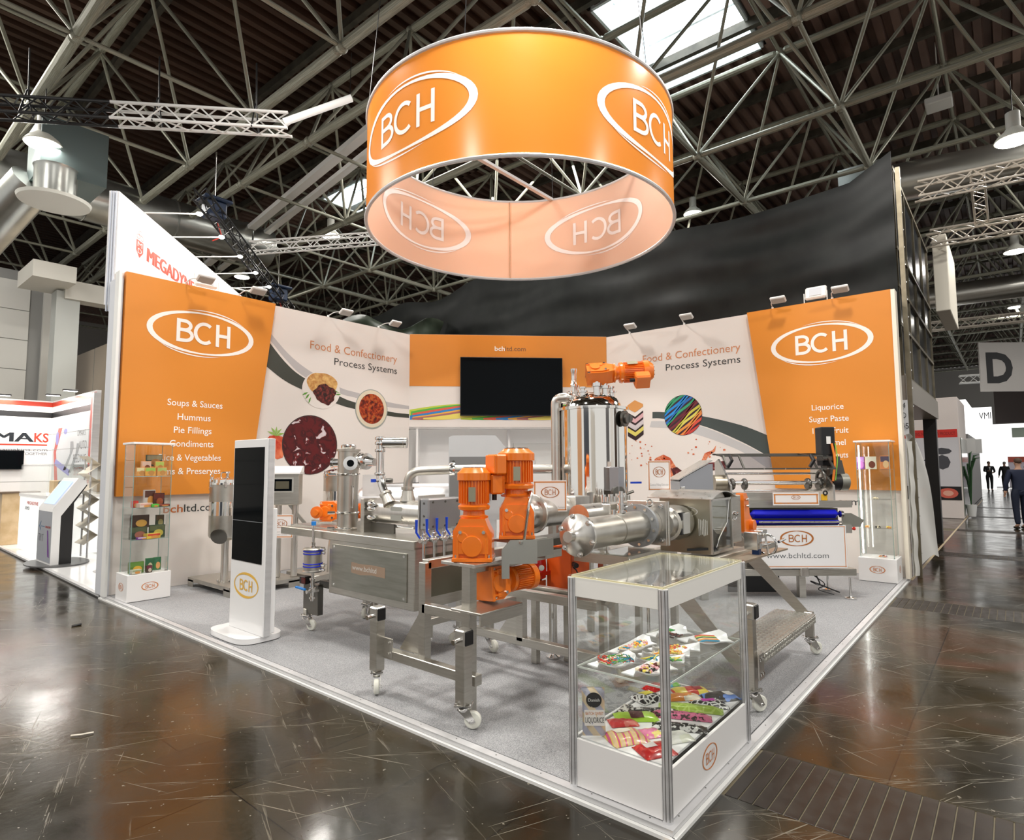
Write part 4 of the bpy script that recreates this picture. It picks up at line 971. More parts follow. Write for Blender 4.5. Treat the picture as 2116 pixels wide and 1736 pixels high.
# orange cabinet and red pump seen under the barrel
g = Grp('hydraulic_cabinet', 'orange steel cabinet with black cable behind the fronts of the frames', 'cabinet', (1.56,1.60,0))
cab = g.add(g.mb().box((1.56,1.60,.70),(.26,.24,.44),bev=.006), 'cabinet_body', mat('cabinet_orange',(.72,.10,.008),.4))
g.add(g.mb().cyl((1.46,1.48,.78),(1.41,1.42,.78),.02,n=10).tube([(1.44,1.47,.76),(1.45,1.45,.74),(1.48,1.45,.70)],.006,6), 'cable_plug', black_p)
g.add(g.mb().box((1.56,1.60,.47),(.08,.08,.04)).bar((1.56,1.60,0),(1.56,1.60,.48),.06), 'cabinet_leg', steel)
g = Grp('red_hydraulic_pump', 'round red painted pump with chrome coupling between the steel frames', 'pump', (1.36,1.78,.50))
g.add(g.mb().lathe((1.36,1.78,.64),(0,0,1),[(0,.05),(.02,.085),(.10,.09),(.17,.085),(.20,.05)],28).box((1.36,1.78,.70),(.14,.2,.03)), 'pump_body', mat('glossy_red',(.55,.012,.012),.15,coat=1))
g.add(g.mb().cyl((1.30,1.68,.76),(1.26,1.64,.76),.022,n=12).box((1.36,1.78,.60),(.12,.12,.08)), 'coupling', chrome)
g.add(g.mb().bar((1.36,1.78,.0),(1.36,1.78,.57),.05), 'pump_stand', steel)
# translucent white guard behind
# ---------------------------------------------------------------- left machine: long steel cabinet
g = Grp('filling_extruder', 'long brushed steel extruder cabinet with horizontal barrel, standing in the middle left', 'machine', (1.05,3.3,0))
g.add(g.mb().box((1.07,3.08,.65),(.70,1.18,.50),bev=.006), 'cabinet', steel)
g.add(g.mb().box((1.07,3.505,.912),(.72,2.03,.075),bev=.006), 'table_top', steel)
fp = g.add(g.mb().box((.716,3.095,.652),(.010,1.04,.385),bev=.002), 'access_panel', vary('panel_steel',(.36,.36,.31),(.46,.46,.41),3,.32,1,(1,1,9),lo=.3,hi=.7))
for y in (2.61,3.58):
    for z in (.485,.82): g.add(g.mb().lathe((.711,y,z),(-1,0,0),[(0,.012),(.004,.009),(.0041,0)],10), 'panel_screw', chrome, fp)
tp_ = g.add(g.mb().prism([(-.235,-.045),(-.1,-.055),(.05,-.04),(.235,-.045),(.235,.04),(.06,.045),(-.1,.038),(-.235,.045)],0,.0015,Matrix.Translation((.711,3.08,.665))@Matrix(((0,0,-1,0),(-1,0,0,0),(0,1,0,0),(0,0,0,1)))), 'tape_strip', mat('brown_tape',(.34,.24,.17),.5))
tm = MB(Matrix.Translation((.709-1.05,3.08-3.3,.665))@Matrix(((0,0,-1,0),(-1,0,0,0),(0,1,0,0),(0,0,0,1)))); text_mb(tm, 'www.bchltd', -.22, .12, -.018, .042, 0, .01); g.add(tm, 'tape_lettering', mat('faded_white',(.6,.58,.54),.5), smooth=0)
g.add(g.mb().box((1.07,2.485,.66),(.52,.010,.34)), 'end_panel', mat('dark_panel_steel',(.22,.21,.16),.35,1))
g.add(g.mb().box((.755,3.975,.30),(.06,.25,.28),bev=.004).box((.78,3.75,.45),(.05,.25,.06)), 'leg_housing', dark_steel)
caster(g, .74, 4.05, rz=1.9, post=.2); caster(g, 1.40, 4.02, rz=.6, post=.42); caster(g, .93, 2.58, rz=-.7, post=.42, pw=.08); caster(g, 1.36, 2.62, rz=-.3, post=.42)
# slide rails on the table end
g.add(g.mb().box((.95,4.1,.955),(.26,.84,.012)).box((1.07,4.1,.975),(.03,.84,.03)), 'slide_rail', steel_h)
# vertical jacketed column
cx, cy = .93, 3.70
g.add(g.mb().lathe((cx,cy,.95),(0,0,1),[(0,.112),(.012,.112),(.013,.098),(.74,.098),(.741,.112),(.76,.112),(.761,.06),(.765,.055)],36), 'column', steel_b)
for z in (.965,1.11,1.47): g.add(g.mb().torus((cx,cy,z),(0,0,1),.102,.010,32,8).cyl((cx-.10,cy+.06,z),(cx-.16,cy+.09,z),.014,n=8), 'clamp_band', chrome)
g.add(g.mb().lathe((cx,cy,1.715),(0,0,1),[(0,.065),(.008,.07),(.03,.07),(.038,.06),(.0381,0)],12), 'top_nut', chrome)
g.add(g.mb().tube(bend([(cx-.03,cy-.095,1.16),(cx-.04,cy-.14,1.16),(cx-.04,cy-.14,1.36),(cx-.03,cy-.095,1.36)],.02), .006, 8), 'grab_handle', chrome)
g.add(g.mb().lathe((cx-.02,cy-.06,1.575),(-.55,-.8,0),[(0,.05),(.07,.05),(.071,.066),(.10,.066),(.101,.035),(.102,0)],24), 'sight_glass', chrome)
g.add(g.mb().cyl((cx-.02,cy-.06,1.575),(cx-.0782,cy-.1448,1.575),.033,n=20), 'sight_lens', black_g)
g.add(g.mb().lathe((cx-.05,cy+.08,1.58),(-.6,.8,0),[(0,.04),(.05,.04),(.051,.05),(.07,.05)],20), 'side_port', chrome)
p1 = Vector((cx+.04,cy-.09,1.60)); q1 = Vector((.98,3.28,1.58)); ax = (q1-p1).normalized()
g.add(g.mb().lathe(p1, ax, [(0,.045),(.03,.045),(.031,.075),(.05,.08),(.07,.075),(.071,.065),(.11,.065),(.111,.078),(.14,.078),(.141,.05),(.20,.04),(.26,.035)],24), 'sight_valve', chrome)
# riser pipe with clamps, elbow down into the barrel
px_, py_ = .98, 3.28
g.add(g.mb().tube(bend([(px_,py_,1.82),(px_,py_,1.42),(px_+.0,py_-.12,1.24)],.10,8), .036, 16), 'riser_pipe', chrome)
for z in (1.80,1.755,1.69,1.475,1.415): g.add(ferrule(g.mb(), (px_,py_,z), (0,0,1), 0, .036, .03), 'pipe_clamp', chrome)
g.add(g.mb().lathe((px_,py_-.075,1.31),(0,-.55,-.8),[(0,.04),(.01,.055),(.03,.055),(.04,.045),(.10,.055),(.13,.06)],20), 'elbow_fitting', steel_b)
g.add(g.mb().lathe((px_,py_,1.76),Vector((.60,-.80,.0)),[(0,.035),(.03,.042),(.031,.05),(.22,.05),(.225,.045),(.226,.05),(.25,.05),(.2501,.0)],24), 'actuator_cylinder', chrome)
g.add(g.mb().box((px_-.06,py_+.02,1.415),(.03,.03,.03)), 'blue_button', blue_p); g.add(g.mb().lathe((px_+.04,py_-.04,1.415),(.6,-.8,0),[(0,.02),(.04,.024),(.06,.02)],12), 'clamp_knob', dark_steel)
# horizontal barrel and block
bx, bz = 1.05, 1.135
g.add(g.mb().lathe((bx,3.42,bz),(0,-1,0),[(0,.115),(.02,.115),(.021,.108),(.765,.108)],36), 'barrel', steel_h)
g.add(g.mb().box((bx,2.655,1.13),(.30,.018,.34),bev=.003), 'barrel_plate', steel_h)
bk = g.add(g.mb().box((1.09,2.585,1.145),(.38,.11,.26),bev=.012), 'die_block', mat('block_steel',(.42,.42,.43),.32,.9))
for x in (.95,1.09,1.23):
    for z in (1.045,1.245): g.add(g.mb().lathe((x,2.53,z),(0,-1,0),[(0,.010),(.004,.010),(.0041,0)],8), 'socket_screw', dark_steel, bk)
for z in (1.06,1.13,1.235): g.add(g.mb().lathe((.90,2.585,z),(-1,0,0),[(0,.010),(.004,.010),(.0041,0)],8), 'socket_screw', dark_steel, bk)
g.add(g.mb().box((.945,3.0,1.13),(.003,.15,.12)), 'rating_plate', mat('plate_silver',(.5,.5,.45),.3,.8))
g.add(g.mb().cyl((1.0,3.35,1.01),(1.0,2.82,1.01),.012,n=12).lathe((1.0,3.33,1.01),(0,1,0),[(0,.03),(.02,.03)],16), 'guide_rod', chrome)
g.add(g.mb().box((1.05,3.42,1.08),(.32,.05,.34),bev=.006).box((1.02,3.47,.99),(.2,.14,.10),bev=.004), 'bearing_housing', steel)
for z in (1.08,1.16,1.20): g.add(g.mb().lathe((.93,3.38,z),(.2,-1,0),[(0,.02),(.03,.028),(.06,.024),(.09,.012)],14), 'swing_bolt', chrome)
g.add(g.mb().box((.98,3.25,.985),(.02,.38,.09)), 'side_plate', dark_steel)
# vacuum pipe: cone, elbow, long pipe to the right
vp = bend([(1.05,2.97,1.25),(1.05,2.97,1.50),(1.35,2.60,1.515),(2.0,1.9,1.515)],.14,8)
g.add(g.mb().tube(vp, .040, 18), 'vacuum_pipe', steel_b)
g.add(g.mb().lathe((1.05,2.97,1.235),(0,0,1),[(0,.068),(.10,.045),(.101,.058),(.125,.058),(.126,.042)],24), 'pipe_cone', steel_b)
dr_ = Vector((.68,-.73,0)).normalized()
g.add(ferrule(g.mb(), (1.30,2.66,1.515), dr_, 0, .045, .05), 'pipe_clamp', chrome); g.add(ferrule(g.mb(), (1.62,2.33,1.515), dr_, 0, .042, .03), 'pipe_clamp', chrome)
g.add(g.mb().cyl((1.45,2.5,1.515),(1.45,2.5,1.30),.006,n=8).cyl((1.45,2.5,1.33),(1.45,2.5,1.26),.014,n=10), 'pipe_support', chrome)
# bank of ball valves with blue levers
for k in range(4):
    x = .77+.11*k; y = 2.44
    g.add(g.mb().cyl((x,y,.80),(x,y,.93),.012,n=10).sph((x,y,.955),.03,12).lathe((x-.0,y,.93),(0,0,1),[(0,.022),(.006,.026),(.045,.026),(.05,.018),(.075,.018),(.08,.012),(.10,.012)],12).cyl((x-.05,y-.01,.955),(x+.05,y+.01,.955),.017,n=10), 'ball_valve', chrome)
    g.add(g.mb().tube([(x-.04,y+.0,.975),(x-.06,y+.02,1.02),(x-.06,y+.02,1.12)],[.008,.009,.012],8), 'lever', blue_p)
# silver motor block on the rear left
g2 = gearmotor('gear_motor', 'orange gear motor with pivot arm behind the tall steel column', (1.02,4.30,1.09), up=(.64,-.77,0), face=(-.7,-.7,0), w=.20, hg=.22, rm=.08, hm=.2, plate=False, foot=False)
MB(Matrix.Translation((0,0,0))).lathe((-.0,-.16,.02),(0,-1,0),[(0,.06),(.03,.06),(.031,.03),(.08,.03)],20).build('pivot_arm', orange_p, g2)
# ---------------------------------------------------------------- canister hanging at the front
g = Grp('product_canister', 'small steel canister with two blue bands and a blue capped rod beside the cabinet', 'canister', (.66,3.84,0))
g.add(g.mb().lathe((.66,3.84,.575),(0,0,1),[(0,.085),(.012,.095),(.02,.082),(.20,.082),(.208,.095),(.22,.085),(.221,.03),(.23,.0)],32), 'canister', steel_b)
for z in (.64,.755): g.add(g.mb().torus((.66,3.84,z-.012),(0,0,1),.084,.006,32,8).torus((.66,3.84,z+.012),(0,0,1),.084,.006,32,8), 'blue_band', mat('blue_silicone',(.01,.03,.55),.4))
for z in (.60,.64,.755,.785): g.add(g.mb().cyl((.68,3.77,z),(.70,3.71,z),.012,n=8).cyl((.70,3.72,z-.015),(.70,3.72,z+.02),.008,n=8), 'clamp_screw', chrome)
g.add(g.mb().cyl((.66,3.84,.80),(.66,3.84,1.0),.013,n=12).lathe((.66,3.84,.79),(0,0,1),[(0,.03),(.01,.03),(.02,.018),(.05,.02),(.055,.013)],14), 'rod', chrome)
g.add(g.mb().cyl((.66,3.84,1.0),(.66,3.84,1.035),.022,n=16), 'blue_cap', mat('sky_blue',(.02,.25,.75),.4))
g.add(g.mb().cyl((.66,3.84,.31),(.66,3.84,.575),.015,n=12).lathe((.66,3.84,.33),(0,0,1),[(0,.028),(.02,.028),(.021,.016),(.06,.016),(.061,.03),(.10,.03),(.101,.018),(.17,.018),(.171,.028),(.185,.028)],14).cyl((.60,3.84,.40),(.72,3.84,.40),.018,n=12), 'drain_pipe', chrome)
g.add(g.mb().box((.66,3.96,.49),(.07,.10,.07),bev=.006), 'solenoid', black_p); g.add(g.mb().box((.62,3.93,.49),(.006,.06,.05)), 'solenoid_front', mat('dark_red',(.10,.01,.008),.4))
g.add(g.mb().bar((.60,3.86,.42),(.60,4.02,.425),.022,.02,bev=.004), 'blue_lever', MATS['sky_blue'])
# ================================================================= back left: cooker with tanks
g = Grp('cooker_plinth', 'low folded steel plinth under the pressure cooker', 'plinth', (1.4,6.6,0))
b = g.mb().box((1.38,6.62,.105),(.92,1.18,.014))
for (x,y,sx,sy) in ((1.38,6.035,.92,.006),(.925,6.62,.006,1.18)):
    b.box((x,y,.085),(sx,sy,.045))
    for q in (-1,1):
        b.box((x+q*(sx/2-.08 if sx > .5 else 0), y+q*(sy/2-.08 if sy > .5 else 0),.04),(.16 if sx>.5 else sx,.16 if sy>.5 else sy,.09))
g.add(b, 'tray', steel_b)
def tank(name, label, x, y, z0, z1, r, pole):
    g = Grp(name, label, 'tank', (x,y,0))
    h = z1-z0
    g.add(g.mb().lathe((x,y,z0),(0,0,1),[(0,.03),(.02,r*.6),(.05,r*.93),(.08,r),(h*.48,r),(h*.48+.001,r*1.0),(h,r)],40), 'vessel', steel_b)
    g.add(g.mb().lathe((x,y,z0+h*.46),(0,0,1),[(0,r*1.005),(h*.24,r*1.005)],40), 'polished_band', polished)
    g.add(g.mb().lathe((x,y,z1),(0,0,1),[(0,r*1.06),(.02,r*1.06),(.021,r*.97),(.06,r*.95),(.085,r*.6),(.10,r*.2)],40), 'lid', polished)
    for k in range(6):
        a = 2*PI*k/6; c_ = Vector((x+r*1.04*math.cos(a), y+r*1.04*math.sin(a), z1+.0)); g.add(g.mb().box(c_,(.03,.03,.07),bev=.004).cyl(c_+Vector((0,0,.03)),c_+Vector((0,0,.07)),.01,n=8), 'lid_clamp', chrome)
    g.add(g.mb().cyl((x,y,z1+.09),(x,y,z1+.15),.018,n=12).lathe((x,y,z1+.14),(0,0,1),[(0,.03),(.02,.03)],16), 'top_port', chrome)
    g.add(g.mb().tube(bend([(x-r*.4,y,z1+.07),(x-r*.4,y,z1+.15),(x-r*.1,y-.04,z1+.15),(x-r*.1,y-.04,z1+.07)],.03),.007,8), 'lid_handle', chrome)
    g.add(g.mb().cyl((x,y,.11),(x,y,z0+.05),pole,n=24).cyl((x,y,.11),(x,y,.13),pole*1.5,n=24), 'pole', steel_h)
    for k in range(4):
        a = PI/4+PI/2*k; g.add(g.mb().cyl((x+.08*math.cos(a),y+.08*math.sin(a),.11),(x+.08*math.cos(a),y+.08*math.sin(a),.145),.012,n=10), 'base_bolt', chrome)
    return g
g = tank('cooking_vessel', 'round steel cooking tank on a single pole, left of the screen totem', 1.06, 6.48, .62, 1.33, .20, .045)
g.add(g.mb().cyl((.90,6.55,1.15),(.90,6.55,1.42),.02,n=12).lathe((.90,6.55,1.20),(0,0,1),[(0,.035),(.02,.035),(.021,.02),(.06,.02),(.061,.035),(.08,.035),(.081,.02),(.14,.02),(.141,.032),(.16,.032)],14).torus((.90,6.55,1.44),(0,1,0),.022,.006,16,6), 'valve_tree', chrome)
g.add(g.mb().cyl((1.16,6.38,.28),(1.16,6.38,.62),.026,n=14).lathe((1.16,6.38,.45),(0,0,1),[(0,.04),(.03,.04)],14), 'drain_pipe', chrome)
g.add(g.mb().lathe((.93,6.36,.70),(-.7,-.7,-.4),[(0,.09),(.02,.10),(.03,.07),(.031,0)],20), 'manway', dark_steel)
g = tank('cooking_vessel', 'second round steel cooking tank, right of the control cabinet', 2.62, 6.35, .68, 1.42, .22, .04)
g.add(g.mb().tube(bend([(2.45,6.2,.72),(2.30,6.05,.45),(2.28,6.03,.12)],.12,6), .042, 16), 'bent_outlet_pipe', steel_h)
g.add(g.mb().box((2.5,6.4,.05),(.9,.7,.08),bev=.006), 'base_tray', steel_b)
# control cabinet
g = Grp('control_cabinet', 'steel control cabinet with sloping roof and touch screen beside the totem', 'control cabinet', (1.72,6.22,0), rz=-.75, local=True)
g.add(MB().box((0,0,1.25),(.37,.22,.40),bev=.006), 'cabinet_body', steel)
g.add(MB().prism([(-.20,1.45),(.20,1.45),(.20,1.47),(-.20,1.47)],-.14,.14,Matrix.Rotation(0,4,'X')@Matrix(((1,0,0,0),(0,0,-1,0),(0,1,0,0),(0,0,0,1)))).prism([(-.14,1.46),(.12,1.46),(.12,1.56),(.06,1.56)],-.20,.20,Matrix(((0,0,1,0),(1,0,0,0),(0,1,0,0),(0,0,0,1)))), 'sloping_roof', white_p)
hm = g.add(MB().box((-.02,-.115,1.31),(.28,.02,.20),bev=.008), 'touch_screen', mat('screen_bezel',(.6,.6,.56),.3,.6)); g.add(MB().box((-.02,-.127,1.31),(.24,.004,.155)), 'glass', black_g, hm)
g.add(MB().box((-.02,-.1295,1.31),(.17,.002,.10)), 'display', mat('hmi_off',(.10,.09,.06),.25), hm)
for x in (-.09,.12): g.add(MB().cyl((x,0,.12),(x,0,1.06),.042,n=20), 'pole', steel_h)
g.add(MB().bar((.05,0,1.05),(.25,0,.80),.04), 'brace', steel)
# ---------------------------------------------------------------- tall polished vessel with its motor
VP = pt(1229,1035,5.3); vx, vy = VP.x, VP.y
g = Grp('polished_mixing_vessel', 'tall mirror polished mixing vessel with domed top behind the barrels', 'mixing vessel', (vx,vy,0))
r = .293
g.add(g.mb().lathe((vx,vy,1.21),(0,0,1),[(0,.28),(.002,r),(.82,r),(.821,r+.018),(.835,r+.018),(.845,r+.018)],56), 'shell', polished)
g.add(g.mb().lathe((vx,vy,1.19),(0,0,1),[(0,r+.03),(.02,r+.03)],48), 'base_ring', steel_h)
g.add(g.mb().lathe((vx,vy,2.055),(0,0,1),[(0,r*.86),(.03,r*.84),(.08,r*.74),(.115,r*.55),(.135,r*.3),(.14,.0)],48), 'dome', polished)
for a,h in ((1.9,.10),(3.1,.07),(3.9,.16),(4.4,.13),(5.2,.08),(.3,.09)):
    c_ = Vector((vx+r*.55*math.cos(a), vy+r*.55*math.sin(a), 2.15)); g.add(g.mb().lathe(c_,(0,0,1),[(0,.03),(h*.5,.03),(h*.51,.045),(h*.7,.045),(h*.71,.022),(h,.022),(h*1.01,.034),(h*1.2,.034)],16), 'dome_port', chrome)
g.add(g.mb().cyl((vx-.13,vy+.12,2.12),(vx-.13,vy+.12,2.40),.014,n=10).lathe((vx-.13,vy+.12,2.25),(0,0,1),[(0,.03),(.02,.03),(.03,.024),(.12,.024),(.14,.03),(.16,.03)],14), 'relief_valve', chrome)
L_ = pt(1150,1000,5.35); T_ = pt(1175,822,5.35)
g.add(g.mb().tube(bend([(L_.x,L_.y,.9),(L_.x,L_.y,T_.z),(T_.x,T_.y,T_.z),(vx-.12,vy+.13,T_.z)],.09,8), .045, 18), 'overflow_pipe', steel_h)
g.add(ferrule(g.mb(), (T_.x,T_.y,T_.z), (vx-.12-T_.x, vy+.13-T_.y, 0), 0, .045, .03), 'pipe_clamp', chrome)
W_ = pt(1300,865,5.15)
g.add(g.mb().cyl((vx+.16,vy-.19,W_.z),W_,.035,n=16).lathe(W_-Vector((.03,-.035,0)),(W_-Vector((vx,vy,W_.z))),[(0,.07),(.02,.07),(.021,.045),(.04,.045)],20), 'side_manway', dark_steel)
bx_ = pt(1275,1010,4.95)
g.add(g.mb().box(bx_+Vector((0,0,.08)),(.09,.09,.20),bev=.004), 'sensor_housing', mat('sensor_grey',(.35,.35,.37),.3,.8))
g.add(g.mb().lathe(bx_+Vector((.0,0,-.03)),(-.7,-.7,0),[(0,.055),(.03,.06),(.06,.05),(.061,0)],20).cyl(bx_+Vector((.02,-.08,-.04)),bx_+Vector((.06,-.12,-.02)),.012,n=8), 'bottom_valve', dark_steel)
g.add(g.mb().bar(bx_+Vector((.05,-.10,.05)),bx_+Vector((.12,-.16,.05)),.016), 'blue_handle', blue_p); g.add(g.mb().box(bx_+Vector((-.05,-.0,-.08)),(.025,.025,.10)), 'blue_tag', blue_p)
g.add(g.mb().box((vx,vy,1.14),(.72,.62,.07),bev=.004), 'support_table', chrome)
for a in (-1,1):
    for b_ in (-1,1): g.add(g.mb().bar((vx+a*.3,vy+b_*.25,0),(vx+a*.3,vy+b_*.25,1.11),.05), 'table_leg', steel)
mp = pt(1218,778,5.25)
gearmotor('mixer_gear_motor', 'orange gear motor lying on top of the tall polished vessel', (mp.x-.03,mp.y+.035,2.34), up=(.64,-.768,.05), face=(-.5,-.4,.75), w=.16, hg=.26, rm=.095, hm=.27, box=0, foot=False)
MB().cyl((vx,vy,2.17),(vx,vy,2.30),.06,n=20).build('motor_lantern', orange_p, g.o)
# light steel hopper behind the motors
hp = pt(978,1000,6.3)
g = Grp('steel_hopper', 'pale steel feed hopper with grey panel below the corner fascia', 'hopper', (hp.x,hp.y,0), rz=math.radians(-50), local=True)
g.add(MB().prism([(-.24,0),(.24,0),(.24,1.86),(-.20,1.86),(-.24,1.84)],-.20,.20,Matrix(((1,0,0,0),(0,0,-1,0),(0,1,0,0),(0,0,0,1)))), 'hopper_body', mat('pale_steel',(.60,.61,.62),.4,.15))
g.add(MB().prism([(.24,1.0),(.36,1.0),(.36,1.72),(.34,1.74),(.24,1.86)],-.20,.20,Matrix(((1,0,0,0),(0,0,-1,0),(0,1,0,0),(0,0,0,1)))), 'side_chute', MATS['pale_steel'])
pn = g.add(MB().box((-.02,-.205,1.42),(.42,.012,.44)), 'grey_panel', mat('panel_grey',(.22,.22,.22),.4,.2))
for x in (-.19,.15): g.add(MB().lathe((x,-.212,1.59),(0,-1,0),[(0,.014),(.005,.012),(.0051,0)],10), 'panel_screw', dark_steel, pn)
# horizontal vessel
hv = pt(850,1022,6.5)
g = Grp('horizontal_vessel', 'long horizontal steel pressure vessel lying behind the left machine', 'vessel', (hv.x,hv.y,0), rz=math.radians(-50), local=True)
z = hv.z-.08
g.add(MB().lathe((-.62,0,z),(1,0,0),[(0,.03),(.03,.11),(.10,.17),(.20,.20),(1.12,.20),(1.18,.19)],36), 'vessel_shell', mat('matt_pale_steel',(.62,.62,.63),.38,.9))
g.add(MB().lathe((-.32,-.02,z+.19),(0,0,1),[(0,.03),(.06,.03),(.061,.045),(.09,.045)],16).tube([(-.5,0,z+.17),(-.35,-.1,z+.20),(.1,-.12,z+.21)],.005,6), 'top_port', chrome)
for x in (-.4,.45): g.add(MB().bar((x,.1,0),(x,.1,z-.1),.06).bar((x,-.1,0),(x,-.1,z-.1),.06).bar((x,-.16,z-.14),(x,.16,z-.14),.05), 'support_leg', steel)
# ---------------------------------------------------------------- guillotine machine on the right
g = Grp('guillotine_machine', 'wide guillotine machine with blue conveyor belt and white web banner at the right', 'machine', (5.457,.343,0), rz=math.radians(-50.07), local=True)
P_ = lambda mb,n,m,par=None: g.add(mb,n,m,par)
P_(MB().box((-.58,.30,.30),(1.32,.62,.08),bev=.005), 'base_rail', steel)
P_(MB().box((-.56,.02,1.085),(1.26,.03,.08)).box((-.56,.35,1.06),(1.26,.66,.02)), 'top_beam', steel)
P_(MB().box((-.60,.36,.68),(1.10,.52,.70)), 'machine_body', dark_steel)
bn = P_(MB().box((-.575,-.035,.595),(1.07,.012,.49),bev=.002), 'web_banner', mat('banner_white',(.80,.79,.79),.4))
MBn = Matrix.Translation((-.575,-.0415,.595))@Matrix(((1,0,0,0),(0,0,-1,0),(0,1,0,0),(0,0,0,1)))
fr = MB(MBn)
for (x,y,w2,h2) in ((0,.233,1.05,.008),(0,-.222,1.05,.008),(.515,0,.008,.46),(-.515,0,.008,.46)): fr.add([(x-w2/2,y-h2/2,.0005),(x+w2/2,y-h2/2,.0005),(x+w2/2,y+h2/2,.0005),(x-w2/2,y+h2/2,.0005)],[(0,1,2,3)])
g.add(fr, 'banner_border', mat('banner_orange',(.62,.24,.07),.5), bn, 0)
o = MB(MBn); ring_stroke(o, -.04,.10,.185,.085,0,lambda t:.006+.016*abs(math.cos(t)),0,2*PI,.001); bch(o,-.03,.10,.21,.085,.001); g.add(o,'banner_logo',mat('banner_brown',(.42,.14,.03),.5),bn,0)
o = MB(MBn); text_mb(o,'www.bchltd.com',-.40,.32,-.125,.06,.001,-.008); g.add(o,'banner_lettering',mat('banner_grey',(.09,.10,.11),.5),bn,0)
bl = mat('blue_belt',(.003,.006,.42),.35); P_(MB().box((-.60,.03,.97),(1.05,.10,.10),bev=.045).box((-.60,.02,.875),(1.05,.06,.05),bev=.02), 'conveyor_belt', bl)
P_(MB().cyl((-.08,.0,.97),(-.05,.0,.97),.04,n=16), 'belt_roller', chrome)
P_(MB().box((-.55,-.02,.88),(.98,.01,.022),bev=.002), 'belt_clip_bar', steel_h)
for k in range(9): P_(MB().lathe((-1.0+k*.11,-.026,.88),(0,-1,0),[(0,.007),(.004,.006),(.0041,0)],8), 'clip_screw', chrome)
P_(MB().prism([(-.06,.82),(.15,.82),(.20,.90),(.05,.98),(-.06,.98)],.0,.006,Matrix(((1,0,0,0),(0,0,1,0),(0,1,0,0),(0,0,0,1)))), 'end_guard', vary('guard_grey',(.30,.30,.26),(.34,.34,.30),3,.4,.7))
P_(MB().box((-.01,.02,.80),(.11,.08,.10),bev=.004), 'switch_box', steel_h); P_(MB().lathe((.05,.0,.80),(1,0,0),[(0,.012),(.02,.012),(.021,.02),(.035,.02),(.04,.0)],14), 'stop_button', red_p)
# side plates, shaft, guard
for x0,sg in ((-1.33,-1),(-.12,1)):
    Ms = Matrix.Translation((x0,.05,0))@Matrix.Rotation(PI/2,4,'Z')@Matrix.Rotation(PI/2,4,'X')
    P_(MB().prism([(-.02,1.09),(.50,1.09),(.50,1.58),(.38,1.62),(.24,1.52),(-.02,1.30)],-.012,.012,Ms), 'side_plate', steel_h)
P_(MB().cyl((-1.34,.22,1.33),(-.10,.22,1.33),.026,n=20), 'cutter_shaft', chrome)
P_(MB().cyl((-1.1,.25,1.235),(-.15,.25,1.235),.012,n=12).cyl((-1.3,.35,1.44),(-.1,.35,1.44),.014,n=12), 'tie_rod', chrome)
for x in (-1.27,-1.12,-.35,-.22): P_(MB().lathe((x,.22,1.315),(1,0,0),[(0,.065),(.012,.07),(.03,.07),(.042,.06)],24), 'shaft_collar', dark_steel)
P_(MB().torus((-.17,.22,1.37),(1,0,0),.10,.02,32,8).lathe((-.19,.22,1.37),(1,0,0),[(0,.03),(.05,.03)],16), 'gear_wheel', dark_steel)
P_(MB().cyl((-1.50,.15,1.33),(-1.36,.15,1.33),.10,n=28), 'left_drum', vary('bronze_steel',(.42,.36,.26),(.5,.45,.36),4,.35,1))
P_(MB().box((-.80,.12,1.16),(1.0,.03,.12)).box((-.80,.08,1.12),(1.02,.02,.02)), 'rear_panel', steel)
gd = MB(); gx0,gx1 = -1.40,-.10
for (y,z) in ((.0,1.50),(.16,1.655),(.45,1.68)): gd.bar((gx0,y,z),(gx1,y,z),.018,.018)
for x in (-1.37,-1.18,-.32,-.12): gd.bar((x,.0,1.50),(x,.16,1.655),.02,.02); gd.bar((x,.16,1.655),(x,.45,1.68),.02,.02)
P_(gd, 'guard_frame', dark_steel)
P_(MB().add([(gx0,.0,1.50),(gx1,.0,1.50),(gx1,.16,1.655),(gx0,.16,1.655),(gx1,.45,1.68),(gx0,.45,1.68)],[(0,1,2,3),(3,2,4,5)]), 'clear_guard', thin_glass('smoked_perspex',(.55,.55,.58)))
for x in (-1.38,-.42): P_(MB().tube([(x,-.02,1.52),(x+.04,-.05,1.60),(x+.04,.02,1.66)],.02,8), 'black_grip', black_p)
for k in range(5): P_(MB().sph((-1.2+k*.25,-.012,1.50),.009,8), 'guard_knob', chrome)
# servo and drum at the right
P_(MB().box((-.10,.22,1.83),(.17,.15,.34),bev=.01).box((-.10,.22,1.60),(.15,.14,.13),bev=.006), 'servo_motor', black_p)
P_(MB().box((-.10,.14,1.84),(.05,.004,.09)), 'servo_label', white_p)
P_(MB().box((-.08,.20,1.62),(.20,.16,.05)).prism([(-.12,1.30),(.12,1.30),(.06,1.60),(-.12,1.60)],-.30,-.16,Matrix(((1,0,0,0),(0,0,-1,0),(0,1,0,0),(0,0,0,1)))), 'servo_mount', dark_steel)
P_(MB().tube(bend([(-.07,.13,1.80),(-.05,.10,1.60),(-.10,.08,1.35)],.08),.014,8), 'orange_cable', mat('cable_orange',(.75,.20,.02),.4)); P_(MB().tube(bend([(-.03,.13,1.80),(-.02,.10,1.62),(-.07,.08,1.36)],.08),.006,8), 'green_cable', mat('cable_green',(.2,.5,.05),.4))
P_(MB().cyl((-.08,.20,1.34),(.03,.20,1.34),.10,n=28), 'drum_housing', black_p); P_(MB().lathe((.03,.20,1.34),(1,0,0),[(0,.105),(.09,.105),(.10,.09),(.101,0)],32), 'drum_cap', MATS['guard_grey'])
